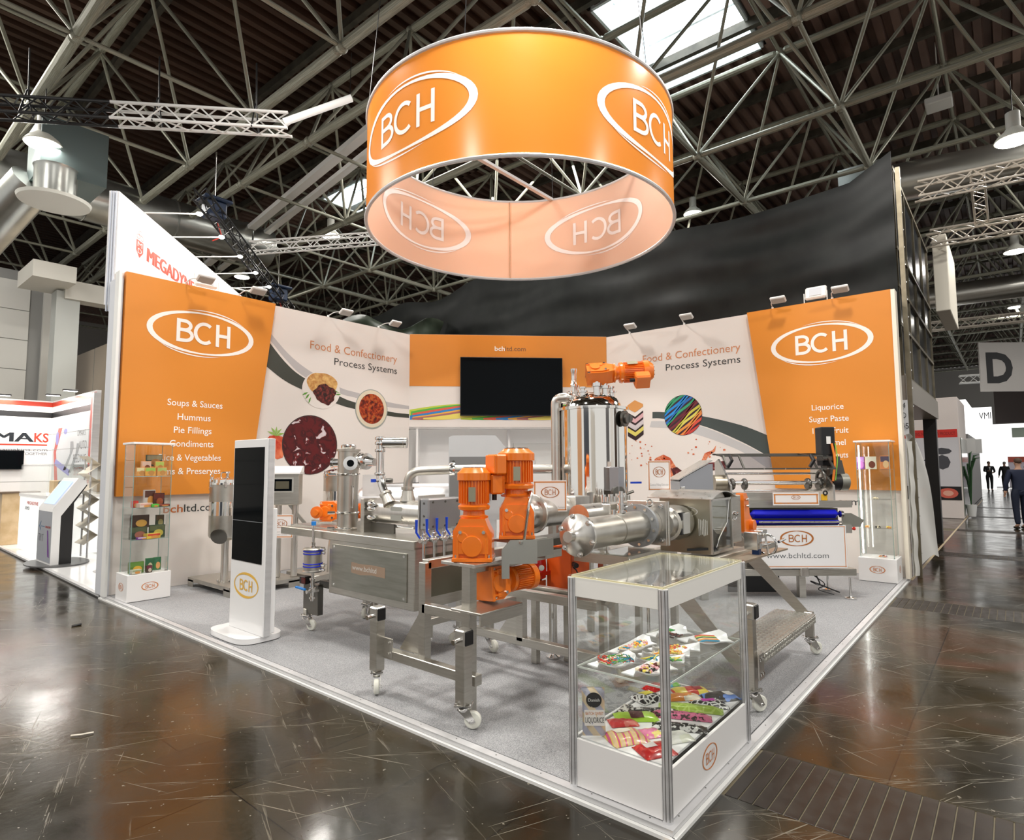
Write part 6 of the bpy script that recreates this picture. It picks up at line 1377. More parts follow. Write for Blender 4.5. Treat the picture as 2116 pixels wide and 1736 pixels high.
rows = [ # label, x, y, z, w,d,h, rz, colours
 ('orange bread packet with a cream label, lower left on the top shelf',.16,6.75,1.445,.10,.04,.10,.0,(.75,.34,.09),(.78,.70,.40),None),
 ('orange packet with lime label in front on the top shelf',.25,6.72,1.445,.11,.04,.10,-.05,(.78,.38,.07),(.35,.55,.10),None),
 ('orange packet with lime label, right front of the top shelf',.38,6.74,1.445,.11,.04,.10,.1,(.74,.36,.10),(.42,.52,.16),None),
 ('pale orange packet with square brown badge, standing higher on the top shelf',.24,6.83,1.50,.10,.05,.12,.0,(.80,.42,.22),(.70,.50,.42),(.2,.05,.02)),
 ('orange packet with green badge, standing higher at the right of the top shelf',.39,6.85,1.50,.10,.05,.12,.0,(.74,.36,.10),(.45,.60,.12),None),
 ('dark green and cream pack at the very back of the top shelf',.36,6.93,1.56,.18,.03,.14,.0,(.05,.08,.05),(.40,.36,.22),None),
 ('small red box on the second shelf',.11,6.75,1.075,.07,.04,.08,.1,(.45,.02,.02),(.55,.05,.04),None),
 ('large cream and pink carton lying on the second shelf',.20,6.73,1.075,.16,.10,.05,.3,(.62,.50,.42),(.60,.35,.30),None),
 ('silver carton with dark picture on the second shelf',.30,6.86,1.075,.12,.05,.20,.0,(.50,.50,.50),(.05,.03,.03),None),
 ('black carton with red meat picture on the second shelf',.39,6.82,1.075,.12,.04,.16,-.1,(.04,.015,.012),(.10,.02,.02),(.35,.08,.03)),
 ('bright green box lying on the second shelf',.31,6.72,1.075,.08,.09,.035,.0,(.06,.40,.03),(.10,.45,.06),None),
 ('flat black tray pack at the right of the second shelf',.41,6.73,1.075,.13,.08,.03,.0,D_,(.3,.05,.03),None),
 ('dark carton with a round curry picture on the third shelf',.20,6.84,.83,.20,.03,.15,.0,D_,(.06,.03,.02),(.60,.32,.06)),
 ('narrow dark green carton at the right of the third shelf',.42,6.84,.83,.09,.03,.14,-.1,(.03,.05,.03),(.10,.06,.03),(.3,.25,.1)),
 ('dark green carton with a meat picture, left on the lower shelf',.17,6.78,.705,.19,.03,.14,.05,(.03,.05,.03),(.08,.10,.05),(.35,.12,.08)),
 ('dark green carton with a salad picture, right on the lower shelf',.38,6.80,.705,.17,.03,.15,-.1,(.03,.06,.035),(.10,.12,.06),(.55,.45,.08)),
 ('yellow and red carton lying in front on the lower shelf',.30,6.72,.705,.16,.08,.06,.2,(.62,.45,.06),(.50,.06,.03),None),
 ('purple and white box lying at the left of the lower shelf',.21,6.71,.705,.15,.06,.025,.0,(.20,.05,.30),(.6,.6,.6),None),
 ('green carton with a yellow pasta picture on the plinth',.16,6.77,.312,.16,.03,.13,.0,(.10,.20,.03),(.14,.28,.05),(.75,.42,.04)),
 ('small maroon and black cup pack on the plinth',.28,6.72,.312,.06,.05,.08,.0,D_,(.20,.02,.05),(.6,.5,.4)),
 ('dark green carton beside the right corner on the plinth, left of a pair',.32,6.83,.312,.08,.03,.15,.0,G_,(.02,.12,.05),(.62,.52,.36)),
 ('dark green carton beside the right corner on the plinth, right of a pair',.41,6.84,.312,.08,.03,.15,.0,G_,(.02,.14,.06),(.72,.34,.12)),
 ('small cream carton lying at the left front of the plinth',.14,6.71,.312,.10,.06,.05,.1,(.55,.55,.45),(.3,.35,.2),None)]
for r_1 in rows: carton(*r_1[:10], blob_c=r_1[10])
carton('cream sweet bag with small brown pictures in the right tower', 6.90,.30,1.485,.13,.04,.17,math.radians(-80),(.70,.66,.52),(.72,.68,.55),name='sweet_bag',grp='sweet bags in the right tower showcase',cat='sweet bag',blob_c=(.16,.04,.02))
carton('orange and black striped sweet bag in the right tower', 6.92,.14,1.485,.11,.04,.18,math.radians(-80),(.65,.20,.03),(.05,.02,.06),name='sweet_bag',grp='sweet bags in the right tower showcase',cat='sweet bag',blob_c=(.7,.45,.2))
carton('purple sweet bag at the left edge of the right tower shelf', 6.90,.42,1.485,.09,.04,.17,math.radians(-80),(.14,.04,.18),(.3,.15,.35),name='sweet_bag',grp='sweet bags in the right tower showcase',cat='sweet bag',blob_c=(.3,.1,.3))
for i,(y,z,cols,lab) in enumerate([(.27,1.083,[CRM],'pale'),(.38,.703,[ORG,CRM],'orange'),(.26,.703,[BLK,CRM],'dark'),(.14,.703,[ORG,YEL],'amber'),(.22,.313,[BRN,ORG,PNK,BLK],'brown, pink and black')]):
    sweets('sample_sweets','%s sample sweets on %s of the right tower showcase'%(lab,['the upper middle shelf','the left of the lower shelf','the middle of the lower shelf','the right of the lower shelf','the plinth'][i]),6.95,y,.06,.09 if i==4 else .05,0,cols,12,'roll',z=z,seed=20+i)
# ================================================================= WALL FLOODLIGHTS
def wall_lamp(label, p, out, big=False):
    "small arm lamp clamped on the wall top; out is the direction away from the wall"
    out = Vector(out); rz = math.atan2(out.y, out.x)+PI/2
    g = Grp('arm_floodlight' if not big else 'floodlight', label, 'spotlight', p, rz=rz, local=True)
    if big:
        g.add(MB().box((0,0,.16),(.30,.07,.20),Matrix.Rotation(-.25,4,'X'),bev=.02), 'lamp_body', white_p)
        g.add(MB().box((0,-.040,.16),(.17,.006,.12),Matrix.Rotation(-.25,4,'X')), 'lens', mat('led_lens',(.62,.64,.68),.2))
        g.add(MB().tube(bend([(-.16,0,.16),(-.16,0,.0),(.16,0,.0),(.16,0,.16)],.01,2),.007,6), 'bracket', white_p)
        return
    g.add(MB().box((-.16,.02,.01),(.03,.03,.06),bev=.005), 'clamp', white_p)
    g.add(MB().tube(bend([(-.16,.02,.03),(-.14,-.14,.07),(0,-.24,.09)],.05),.007,8), 'arm', white_p)
    g.add(MB().box((0,-.25,.075),(.22,.13,.04),Matrix.Translation((0,-.25,.075))@Matrix.Rotation(-.5,4,'X')@Matrix.Translation((0,.25,-.075)),bev=.012), 'lamp_head', white_p)
    g.add(MB().box((0,-.25,.052),(.19,.10,.006),Matrix.Translation((0,-.25,.052))@Matrix.Rotation(-.5,4,'X')@Matrix.Translation((0,.25,-.052))), 'lens', mat('off_lens',(.55,.55,.52),.2))
for s,lab in ((.93,'arm floodlight above the left logo, left one on the left orange wall'),(1.66,'arm floodlight at the right end of the left orange wall'),(3.18,'left arm floodlight above the left heading'),(4.20,'right arm floodlight above the left heading')):
    wall_lamp(lab, (s,LY-(.06 if s < 2 else 0),4.0), (0,-1,0))
wall_lamp('large square floodlight on top of the left orange wall', (1.08,LY+.02,4.0), (0,-1,0), True)
for s,lab in ((4.02,'arm floodlight nearest the corner on the right white wall'),(2.95,'arm floodlight above the right heading'),(1.45,'arm floodlight at the left of the right orange wall'),(.60,'arm floodlight at the right of the right orange wall')):
    wall_lamp(lab, (LX-(.06 if s < 2 else 0),s,4.0), (-1,0,0))
wall_lamp('large square floodlight on top of the right orange wall', (LX+.02,1.0,4.02), (-1,0,0), True)
# ================================================================= BLACK DRAPE
drape_m = vary('black_film', (.004,.005,.005), (.010,.012,.011), 3, .42, lo=.3, hi=.7)
drape_m.node_tree.nodes['Principled BSDF'].inputs['Specular IOR Level'].default_value = .22
def drape(name, label, p0, p1, z0f, z1f, m=drape_m, amp=.05, nu=90, nv=30, seed=1):
    p0, p1 = Vector((*p0,0)), Vector((*p1,0)); nrm = (p1-p0).cross(Vector((0,0,1))).normalized(); R = random.Random(seed); ph = [R.uniform(0,6) for _ in range(8)]
    def fn(u,v):
        zt_, zb_ = z1f(u), z0f(u); z = zb_+(zt_-zb_)*v; p = p0+(p1-p0)*u
        f = amp*(math.sin(u*11+v*7+ph[0])*.5+math.sin(u*23-v*16+ph[1])*.35+math.sin(u*5+v*26+ph[2])*.4+math.sin(u*47+v*9+ph[3])*.15)
        return (p.x+nrm.x*f, p.y+nrm.y*f, z)
    o = MB().grid(fn, nu, nv, th=nrm*.01).build(name, m, smooth=80); tag(o, label, 'drape'); return o
drape('black_drape', 'huge creased black plastic drape hanging behind the right and corner walls', (7.78,-.02), (7.80,12.5), lambda u: 3.4, lambda u: 5.95+.12*math.sin(u*30)*u-.12*math.sin(u*9)+.28*max(0,1-u*22), amp=.03)
drape('black_drape', 'lower dark green drape sagging behind the left white wall', (4.1,8.6), (7.7,9.6), lambda u: 3.3, lambda u: 4.35+.75*u+.15*math.sin(u*9), m=vary('dark_green_film',(.02,.028,.018),(.04,.05,.035),2,.4), seed=4, nu=50)
pg = thing('drape_rail', 'slim bronze edge profile at the right end of the black drape', 'profile'); MB().box((7.80,-.09,2.95),(.06,.06,6.0)).build('profile', vary('bronze_profile',(.17,.145,.10),(.24,.21,.15),6,.4,.7), pg)
for k in range(22): MB().box((7.765,-.13,.3+k*.26),(.008,.008,.02)).build('staple', chrome, pg)
# ================================================================= HALL STRUCTURES LEFT
wh = mat('hall_wall_white',(.66,.65,.61),.55); gapm = mat('joint_grey',(.30,.30,.29),.7)
hw = MB().box((-4.0,20.1,3.55),(12.0,.16,7.1)).build('wall_hall', gapm); tag(hw, kind='structure')
pm = MB().box((0,0,0),(2.36,.03,.825),bev=.006).mesh('panel', wh)
for i in range(5):
    for j in range(8):
        o = bpy.data.objects.new('panel', pm); C.objects.link(o); o.parent = hw; o.location = (.70-i*2.38-(.35 if i==0 else .35), 20.0, .52+j*.84)
MB().box((1.98,20.0,3.55),(.30,.2,7.1)).build('pilaster', wh, hw)
col = thing('hall_column', 'square white hall column with a deep capital beam, beyond the left booth', 'column', (1.95,18.2,0))
MB().box((0,0,3.1),(.52,.5,6.3)).build('shaft', mat('column_grey',(.50,.52,.50),.5), col)
MB().box((-.5,-.3,6.5),(.9,1.6,.42)).box((.6,-.1,6.3),(1.4,.5,.5)).build('capital_beam', mat('capital_white',(.68,.66,.60),.5), col)
bw = MB().box((3.25,19.2,2.6),(.1,13.6,5.2)).build('wall_partition', mat('cream_partition',(.74,.63,.50),.5)); tag(bw, kind='structure')
for k in range(7): MB().box((3.195,12.6+k*1.9,2.6),(.006,.01,5.2)).build('joint', gapm, bw)
MB().box((3.19,25.9,2.6),(.02,.06,5.2)).build('edge_line', black_p, bw)
# ---- neighbouring stand on the left
np_ = thing('neighbour_platform', 'glossy white platform of the neighbouring stand with grey edge', 'platform')
MB().prism([(.02,7.47),(3.0,7.47),(3.0,16),(.27,16),(.24,14.46)], -.04, -.002).build('white_floor', white_g, np_)
MB().prism([(-.005,7.47),(.045,7.47),(.31,16),(.26,16)], -.028, .0).build('edge_profile', alu, np_); MB().prism([(-.002,7.47),(.04,7.47),(.30,16),(.262,16)], -.045, -.029).build('shadow_gap', black_p, np_)
nw = MB().box((.30,15.55,1.53),(1.86,.08,3.06)).build('wall_neighbour', white_l); tag(nw, kind='structure')
MO = Matrix(((1,0,0,0),(0,0,-1,15.508),(0,1,0,0),(0,0,0,1)))
bt = mat('booth_red',(.55,.045,.02),.4)
def rect(nm, M, x0,x1,y0,y1,z,m_,par): mb = MB(M); mb.add([(x0,y0,z),(x1,y0,z),(x1,y1,z),(x0,y1,z)],[(0,1,2,3)]); return mb.build(nm,m_,par,smooth=0)
rect('red_stripe',MO,-.62,1.2,2.93,3.03,.001,bt,nw); rect('black_stripe',MO,-.62,1.2,2.68,2.80,.001,black_p,nw)
for z in (2.30,1.95,1.60,1.25): rect('panel_joint',MO,-.62,1.2,z,z+.008,.001,gapm,nw)
o = MB(MO); bold_mb(o,'OMA',-.20,.90,2.13,.20,.002,.03); o.build('lettering',mat('ink_navy',(.01,.015,.02),.4),nw,smooth=0)
o = MB(MO); text_mb(o,'KS',.90,1.16,2.13,.20,.002,.02); o.build('lettering',bt,nw,smooth=0)
rect('red_underline',MO,-.3,1.14,2.05,2.08,.002,bt,nw)
o = MB(MO); text_mb(o,'omaksmakina.com',.02,1.15,1.93,.055,.002); text_mb(o,'TOGETHER',.70,1.15,1.84,.06,.002); o.build('lettering',mat('ink_grey',(.12,.12,.12),.4),nw,smooth=0)
o = MB(MO); text_mb(o,'PACK',.40,.64,1.84,.06,.002,.02); o.build('lettering',bt,nw,smooth=0)
t = thing('booth_television','black television on the neighbouring stand wall','television',(.34,15.46,1.73)); MB().box((0,0,0),(.78,.04,.42),bev=.006).build('casing',black_p,t); MB().box((0,-.022,0),(.75,.002,.39)).build('screen',black_g,t)
ns = MB().box((1.24,13.95,1.53),(.08,3.1,3.06)).build('wall_neighbour_side', white_l); tag(ns, kind='structure')
MX = Matrix(((0,0,-1,1.198),(-1,0,0,0),(0,1,0,0),(0,0,0,1)))
rect('red_stripe',MX,-15.5,-12.4,2.93,3.03,.001,bt,ns); rect('black_stripe',MX,-15.5,-12.7,2.68,2.80,.001,black_p,ns); rect('red_column',MX,-12.72,-12.44,1.19,3.03,.002,mat('booth_red_faded',(.50,.10,.08),.45),ns)
rect('grey_poster',MX,-15.3,-12.75,.9,2.60,.001,mat('poster_grey',(.55,.57,.58),.4),ns)
for z in (2.30,1.95,1.60,1.25): rect('panel_joint',MX,-15.5,-12.4,z,z+.008,.003,gapm,ns)
for w2,x0,x1,y,h in (('OMAKS',-13.5,-12.95,2.20,.12),('AUTO',-13.35,-12.85,1.93,.17),('FEEDING',-13.7,-12.85,1.66,.17)): o = MB(MX); text_mb(o,w2,x0,x1,y,h,.003,-.01); o.build('lettering',MATS['ink_grey'],ns,smooth=0)
o = MB(MX); text_mb(o,'SYSTEM',-13.6,-12.9,1.40,.17,.003,-.01); o.build('lettering',MATS['booth_red_faded'],ns,smooth=0)
flat_ = lambda nm,poly,z,m_,par,M: MB(M).add([(x,y,z) for x,y in poly],[tuple(range(len(poly)))]).build(nm,m_,par,smooth=0)
flat_('red_ribbon',[(-15.2,1.9),(-15.0,1.9),(-14.6,2.42),(-14.9,2.42)],.002,MATS['booth_red_faded'],ns,MX); flat_('red_ribbon',[(-15.0,1.2),(-14.75,1.2),(-15.0,1.9),(-15.2,1.9)],.002,MATS['booth_red_faded'],ns,MX)
blu_ = mat('booth_violet',(.22,.22,.50),.4)
for poly,m_ in (([(-15.1,1.62),(-15.0,1.75),(-13.9,1.5),(-13.95,1.38)],blu_),([(-14.4,1.5),(-14.2,1.5),(-13.7,1.95),(-13.75,2.1),(-13.95,2.1),(-13.95,1.85)],mat('booth_machine_grey',(.28,.30,.31),.4)),([(-14.0,1.45),(-13.8,1.45),(-13.35,1.9),(-13.35,2.05),(-13.5,2.05),(-13.55,1.85)],MATS['booth_machine_grey']),(circ(-14.35,2.33,.14,.06,16),blu_),(circ(-14.95,2.2,.12,.15,16),blu_)): flat_('machine_picture',poly,.0025,m_,ns,MX)
MB().box((1.2,12.36,1.5),(.12,.05,3.0)).build('end_profile', alu, ns)
for i,(x,y,lab) in enumerate([(.30,15.35,'black arm lamp over the red stripe, first on the neighbouring wall'),(1.0,14.6,'black arm lamp near the corner of the neighbouring stand'),(1.02,13.4,'black arm lamp on the side wall of the neighbouring stand')]):
    t = thing('booth_lamp', lab, 'spotlight', (x,y,3.12)); MB().box((0,0,0),(.26,.12,.03),bev=.01).build('head',black_p,t); MB().box((0,0,-.018),(.22,.09,.008)).build('lens',mat('booth_led',(1,.98,.95),.4,emit=6),t); area('booth_lamp_light',(x-.1,y-.15,3.05),12,.8); MB().cyl((.0,0,.0),(.12 if i else 0,.1,.02),.01,n=6).build('arm',black_p,t)
# info terminal with slanted screen
g = Grp('info_terminal','white info terminal with slanted touch screen and the words TRY IT','terminal',(.25,10.9,0))
MY = Matrix(((0,0,-1,.178),(-1,0,0,0),(0,1,0,0),(0,0,0,1)))
Q = Matrix(((1,0,0,0),(0,0,1,0),(0,1,0,0),(0,0,0,1)))
g.add(g.mb().prism([(.18,.02),(.29,.02),(.29,.78),(.62,1.28),(.60,1.34),(.50,1.38),(.18,.90)],10.50,11.34,Q), 'shell', white_g)
g.add(g.mb().prism([(.292,.02),(.46,.02),(.46,.98),(.63,1.26),(.62,1.30),(.292,.80)],10.52,11.32,Q), 'dark_core', black_p)
gp = g.add(g.mb().box((.177,10.92,.45),(.004,.80,.80)), 'grey_front', mat('terminal_grey',(.34,.36,.40),.4))
g.add(g.mb().add([(.215,10.60,.965),(.215,11.24,.965),(.455,11.24,1.33),(.455,10.60,1.33)],[(0,1,2,3)]), 'touch_screen', mat('screen_glow',(.28,.38,.58),.2,emit=.7))
g.add(g.mb().prism([(.36+.42*math.cos(2*PI*k/30),10.9+.62*math.sin(2*PI*k/30)) for k in range(30)],.002,.02), 'base_plate', mat('terminal_base',(.10,.10,.10),.35))
MY2 = Matrix.Translation((-.25,-10.9,0))@Matrix(((0,0,-1,.1745),(-1,0,0,0),(0,1,0,0),(0,0,0,1)))
o = MB(MY2); text_mb(o,'TRY IT',-11.24,-10.95,.36,.12,.0005,-.01); g.add(o,'lettering',mat('ink_dark',(.03,.03,.04),.4),gp,0)
o = MB(MY2); bold_mb(o,'MEGADYNE',-10.86,-10.55,.585,.035,.0005,.006); g.add(o,'lettering',bt,gp,0)
o = MB(MY2); o.add([(-10.75,.55,.0005),(-10.66,.14,.0005),(-10.56,.13,.0005),(-10.68,.55,.0005)],[(0,1,2,3)]); g.add(o,'purple_flash',mat('flash_purple',(.14,.02,.25),.4),gp,0)
o = MB(MY2); o.add([(-11.24,.60,.0005),(-11.12,.52,.0005),(-11.12,.56,.0005),(-11.19,.60,.0005),(-11.12,.66,.0005),(-11.12,.69,.0005)],[(0,1,2,3),(0,3,4,5)]); o.add([(-11.12,.593,.0005),(-10.9,.593,.0005),(-10.9,.607,.0005),(-11.12,.607,.0005)],[(0,1,2,3)]); g.add(o,'arrow_mark',mat('mark_blue',(.04,.13,.25),.4),gp,0)
# glowing counter with glass top
g = Grp('glowing_counter','backlit white counter with glass display top on the neighbouring stand','counter',(.75,13.0,0))
g.add(g.mb().box((.75,12.6,.52),(.82,1.9,1.0),bev=.01),'counter_body',mat('backlit_white',(.9,.92,.9),.3,emit=.3)); g.add(g.mb().box((.75,12.6,1.04),(.84,1.95,.05)),'counter_top',white_g)
for c_,s_ in (((.33,12.6,1.33),(.01,1.9,.54)),((1.16,12.6,1.33),(.01,1.9,.54)),((.77,11.65,1.33),(.86,.01,.54)),((.77,13.55,1.33),(.86,.01,.54)),((.75,12.6,1.61),(.84,1.95,.012))): g.add(g.mb().box(c_,s_),'glass_pane',glass)
MC = Matrix.Translation((-.75,-13.0,0))@Matrix(((0,0,-1,.338),(-1,0,0,0),(0,1,0,0),(0,0,0,1)))
o = MB(MC); bold_mb(o,'MEGADYNE',-12.95,-12.15,.88,.06,.002,.012); g.add(o,'lettering',bt,None,0)
o = MB(MC); bold_mb(o,'XMD',-13.1,-12.75,.78,.06,.002,.01); g.add(o,'lettering',MATS['ink_dark'],None,0)
tag(MB().torus((.75,12.5,1.17),(1,.1,0),.12,.035,24,8).build('blue_pulley',mat('pulley_blue',(.02,.09,.14),.35)),'dark blue ring shaped pulley inside the glass display of the white counter','pulley')
tag(MB().box((.8,13.0,1.19),(.2,.3,.24),bev=.01).build('sample_box',mat('kraft',(.55,.38,.20),.6)),'brown sample box inside the glass display of the white counter','box')
g = Grp('wooden_desk','light wood reception desk at the left edge of the picture','desk',(.45,14.9,0)); g.add(g.mb().box((.55,14.75,.52),(.62,.45,1.04),bev=.005),'desk_front',vary('light_wood',(.55,.38,.20),(.68,.50,.30),5,.5,stretch=(1,12,1))); g.add(g.mb().box((.5,14.75,1.05),(.72,.5,.03)),'desk_top',mat('desk_dark',(.12,.08,.05),.4))
g = Grp('brochure_stand','zigzag brochure stand with cream pockets beside the terminal','brochure stand',(.75,11.2,0))
for y in (11.0,11.35): g.add(g.mb().cyl((.80,y,.02),(.80,y,1.72),.015,n=8),'pole',alu)
for k in range(5): g.add(g.mb().add([(.72,10.9,.25+k*.3),(.72,11.45,.25+k*.3),(.92,11.45,.40+k*.3),(.92,10.9,.40+k*.3)],[(0,1,2,3)]).add([(.92,10.9,.40+k*.3),(.92,11.45,.40+k*.3),(.72,11.45,.55+k*.3),(.72,10.9,.55+k*.3)],[(0,1,2,3)]),'pocket',mat('cream_card',(.75,.68,.56),.5),None,0)
g = Grp('coat_stand','slim steel stand with a white cloth bag hanging from it','stand',(.62,9.4,0))
g.add(g.mb().cyl((.62,9.4,.01),(.62,9.4,1.15),.022,n=14).lathe((.62,9.4,.0),(0,0,1),[(0,.16),(.012,.16),(.02,.02)],28),'pole',alu); g.add(g.mb().cyl((.62,9.55,1.15),(.62,9.1,1.15),.02,n=10),'cross_arm',alu)
tag(MB().grid(lambda u,v:(.60+.05*math.sin(v*9)*(1-u)*.5, 9.50+(v-.5)*(.10+.26*(1-u)**.6)*1.0, .30+.85*u),14,10,th=Vector((.04,0,0))).build('cloth_bag',mat('bag_white',(.78,.78,.76),.7),smooth=80),'white cloth bag hanging on the slim steel stand','bag')
tag(MB().grid(lambda u,v:(1.05+.02*math.sin(v*12), 9.9-(v)*.30-.08*math.sin(u*5), .65+.55*u),12,8,th=Vector((.12,0,0))).build('dark_coat',mat('coat_navy',(.01,.012,.03),.7),smooth=80),'dark navy coat hanging at the edge of the left wall','coat')
MB().cyl((1.1,9.75,1.2),(1.1,9.75,0.0),.02,n=8).build('coat_hook_post',alu,bpy.data.objects['dark_coat'])
# ---- slanted white banner with red lettering
bd_ = Vector((math.cos(math.radians(46.7)),math.sin(math.radians(46.7)),0)); MM = wallM((.15,7.72,0), bd_)
g0 = thing('slanted_fascia','tall white fascia board with red lettering rising behind the left wall','sign board',M=MM)
MB().box((2.3,4.4,-.06),(4.9,1.52,.12)).build('board', mat('fascia_white',(.84,.83,.83),.45), g0)
for k in range(3): MB().box((-.17-.0,4.35,-.02-.03*k),(.02,1.6,.012)).build('end_fin', mat('fin_blue_white',(.60,.64,.72),.4), g0)
o = MB(); bold_mb(o,'MEGADYNE',.64,2.30,4.50,.20,.002,.035); o.build('lettering', mat('ink_red',(.62,.07,.03),.45), g0, smooth=0)
o = MB(); o.add([(.34,4.71,.002),(.34,4.56,.002),(.435,4.47,.002),(.53,4.56,.002),(.53,4.71,.002)],[(0,1,2,3,4)]); o.build('shield_mark', MATS['ink_red'], g0, smooth=0)
o = MB(); text_mb(o,'M',.37,.50,4.62,.07,.003); text_mb(o,'D',.38,.49,4.53,.07,.003); o.build('shield_letters', white_p, g0, smooth=0)
for x,y in ((.385,4.76),(.485,4.76),(.435,4.82)):
    o = MB(); ring_stroke(o,x,y,.042,.03,0,lambda t:.006,0,2*PI,.002,20); o.build('ring_mark', MATS['ink_red'], g0, smooth=0)
for k in range(5):
    t = thing('banner_arm_lamp',['nearest','second nearest','middle','fourth','farthest'][k]+' of the five slim arm lamps over the slanted white fascia','spotlight', MM@Vector((.5+k*.9,5.15,.0)), group='arm lamps along the slanted fascia')
    a_ = MM.to_3x3()@Vector((.25,.12,.65)); MB().cyl((0,0,0),a_,.010,n=6).build('arm',white_p,t); MB().sph(a_,.05,10,(1,1,.6)).build('lamp_head',mat('arm_lamp_head',(.9,.9,.85),.4,emit=1.5),t)
    lo_ = area('fascia_lamp_light', t.location+a_, 4, .25); lo_.rotation_euler = (MM.to_3x3()@Vector((0,-.35,-1))).to_track_quat('-Z','Y').to_euler()
# ================================================================= RIGHT SIDE OF THE HALL
g = Grp('glazed_facade','two storey stand facade of black panes in bronze bars beside the right wall','facade',(10,.1,0))
bz_ = MATS['bronze_profile']
for zz in (2.86,3.62,4.2,4.78,6.0): g.add(g.mb().box((10.2,-.0,zz),(4.7,.06,.05)),'transom',bz_)
for i in range(5):
    x = 7.9+i*1.15; g.add(g.mb().box((x,0,4.43),(.035,.05,3.14)),'mullion',bz_)
    if i < 4:
        for z0,z1 in ((2.89,3.60),(3.64,4.18),(4.22,4.76),(4.8,5.98)): g.add(g.mb().box((x+.575,.01,(z0+z1)/2),(1.10,.012,z1-z0-.01)),'pane',mat('facade_glass',(.006,.009,.014),.22,spec=.25))
g.add(g.mb().box((10.2,.4,2.66),(4.8,.9,.36)),'soffit_box',mat('soffit_metal',(.34,.31,.27),.35,.4)); g.add(g.mb().box((12.55,.1,1.25),(.22,.22,2.6)),'black_post',mat('post_black',(.01,.009,.009),.4))
g.add(g.mb().box((10.2,.9,1.2),(4.8,.06,2.5)),'back_wall',mat('booth_beige',(.72,.62,.56),.5)); g.add(g.mb().box((11.4,.86,1.05),(.5,.04,2.1)),'dark_doorway',black_p)
sg = thing('stand_number_sign','small grey hanging sign reading 4 D 45 at the right wall end','sign',(7.55,-.03,2.0)); MB().box((.0,0,.21),(.16,.012,.50)).build('plate',mat('plate_grey',(.62,.62,.63),.4),sg)
MSg = Matrix.Rotation(math.radians(-50),4,'Z')@Matrix(((1,0,0,0),(0,0,-1,0),(0,1,0,0),(0,0,0,1)))
for s,z,w2 in (('4',.34,.05),('D',.20,.055),('45',.05,.11)): o = MB(MSg); text_mb(o,s,-w2/2-.0,w2/2,z,.08,.012); o.build('lettering',black_p,sg,smooth=0)
for ch in kids(sg):
    if ch.name.startswith('plate'): ch.rotation_euler = (0,0,math.radians(-50)); ch.location = (.013,.017,0)
MB().box((-.05,.02,.6),(.03,.02,.30)).build('red_strip',mat('strip_red',(.75,.16,.10),.5),sg)
fm = MB().grid(lambda u,v:(7.44+u*(.12+2.1*(1-v)**.42)+.02*math.sin(v*9), -.05-.16*u*(1-v)-.05*math.sin(u*5+v*4)*u, max(.0,.03+1.95*v+.02*u)+(.55*u*(1-u)*(1-v))-.02),26,22,th=Vector((0,.004,0)))
fm.grid(lambda u,v:(7.46+.16*u+.012*math.sin(v*17+u*4), -.07-.04*math.sin(u*PI)-.006*math.sin(v*31), .02+1.85*v),8,40,th=Vector((0,.004,0)))
tag(fm.build('protective_film', film, smooth=80), 'loose translucent protective film hanging off the right wall end', 'plastic film')
# hanging panel in the aisle
tag(MB().box((10.6,-.42,4.75),(1.9,.2,1.3),bev=.01).build('hanging_box_sign', mat('panel_cream',(.82,.77,.66),.5)), 'white box panel hanging edge-on from the aisle truss beside the facade', 'hanging panel')
# poster booth
g = Grp('poster_booth','white exhibition booth with red band and food machinery poster in the aisle','booth',(21,.8,0))
g.add(g.mb().box((21.2,.85,1.76),(3.2,1.7,3.6),bev=.01),'booth_body',mat('booth_pink_white',(.74,.66,.62),.5))
MPo = Matrix.Translation((-21,-.8,0))@Matrix(((0,0,-1,19.59),(-1,0,0,0),(0,1,0,0),(0,0,0,1)))
def rp(nm,x0,x1,y0,y1,z,m_): o = MB(MPo); o.add([(x0,y0,z),(x1,y0,z),(x1,y1,z),(x0,y1,z)],[(0,1,2,3)]); g.add(o,nm,m_,None,0)
rp('red_band',-1.6,-.05,2.36,2.60,.004,mat('band_red',(.62,.03,.02),.4)); o = MB(MPo); text_mb(o,'SOLUTIONS, NOT JUST A PRODUCT',-1.4,-.1,2.43,.10,.006); g.add(o,'lettering',mat('band_ink',(.2,.01,.01),.5),None,0)
rp('poster',-1.6,-.03,.50,2.36,.003,mat('poster_pale',(.62,.60,.62),.4)); rp('food_picture',-1.6,-.03,.50,.90,.004,black_p)
for cx_,cz in ((-.95,.68),(-.35,.70)): 
    o = MB(MPo); disc(o,cx_,cz,.24,.15,.006,20); g.add(o,'cut_fruit_picture',mat('fruit_red',(.62,.12,.08),.5),None,0)
    o = MB(MPo); disc(o,cx_,cz,.13,.08,.007,16); g.add(o,'cut_fruit_picture',mat('fruit_core',(.75,.38,.28),.5),None,0)
dk = mat('machine_print',(.06,.06,.07),.5)
for x,z,a,b_ in ((-.45,1.95,.25,.10),(-.45,1.62,.20,.22),(-1.0,1.45,.28,.12),(-1.2,1.95,.14,.09),(-.75,1.68,.16,.06)): o = MB(MPo); disc(o,x,z,a,b_,.006,8); g.add(o,'machine_picture',dk,None,0)
g.add(g.mb().box((21.2,-.01,1.2),(2.9,.02,2.3)),'glass_wall',mat('booth_glass',(.12,.15,.12),.1))
pl_ = thing('potted_palm','green palm leaves behind the booth glass beside the poster','plant',(20.2,-.15,0))
MB().lathe((0,0,0),(0,0,1),[(0,.10),(.35,.14)],14).build('pot',white_p,pl_)
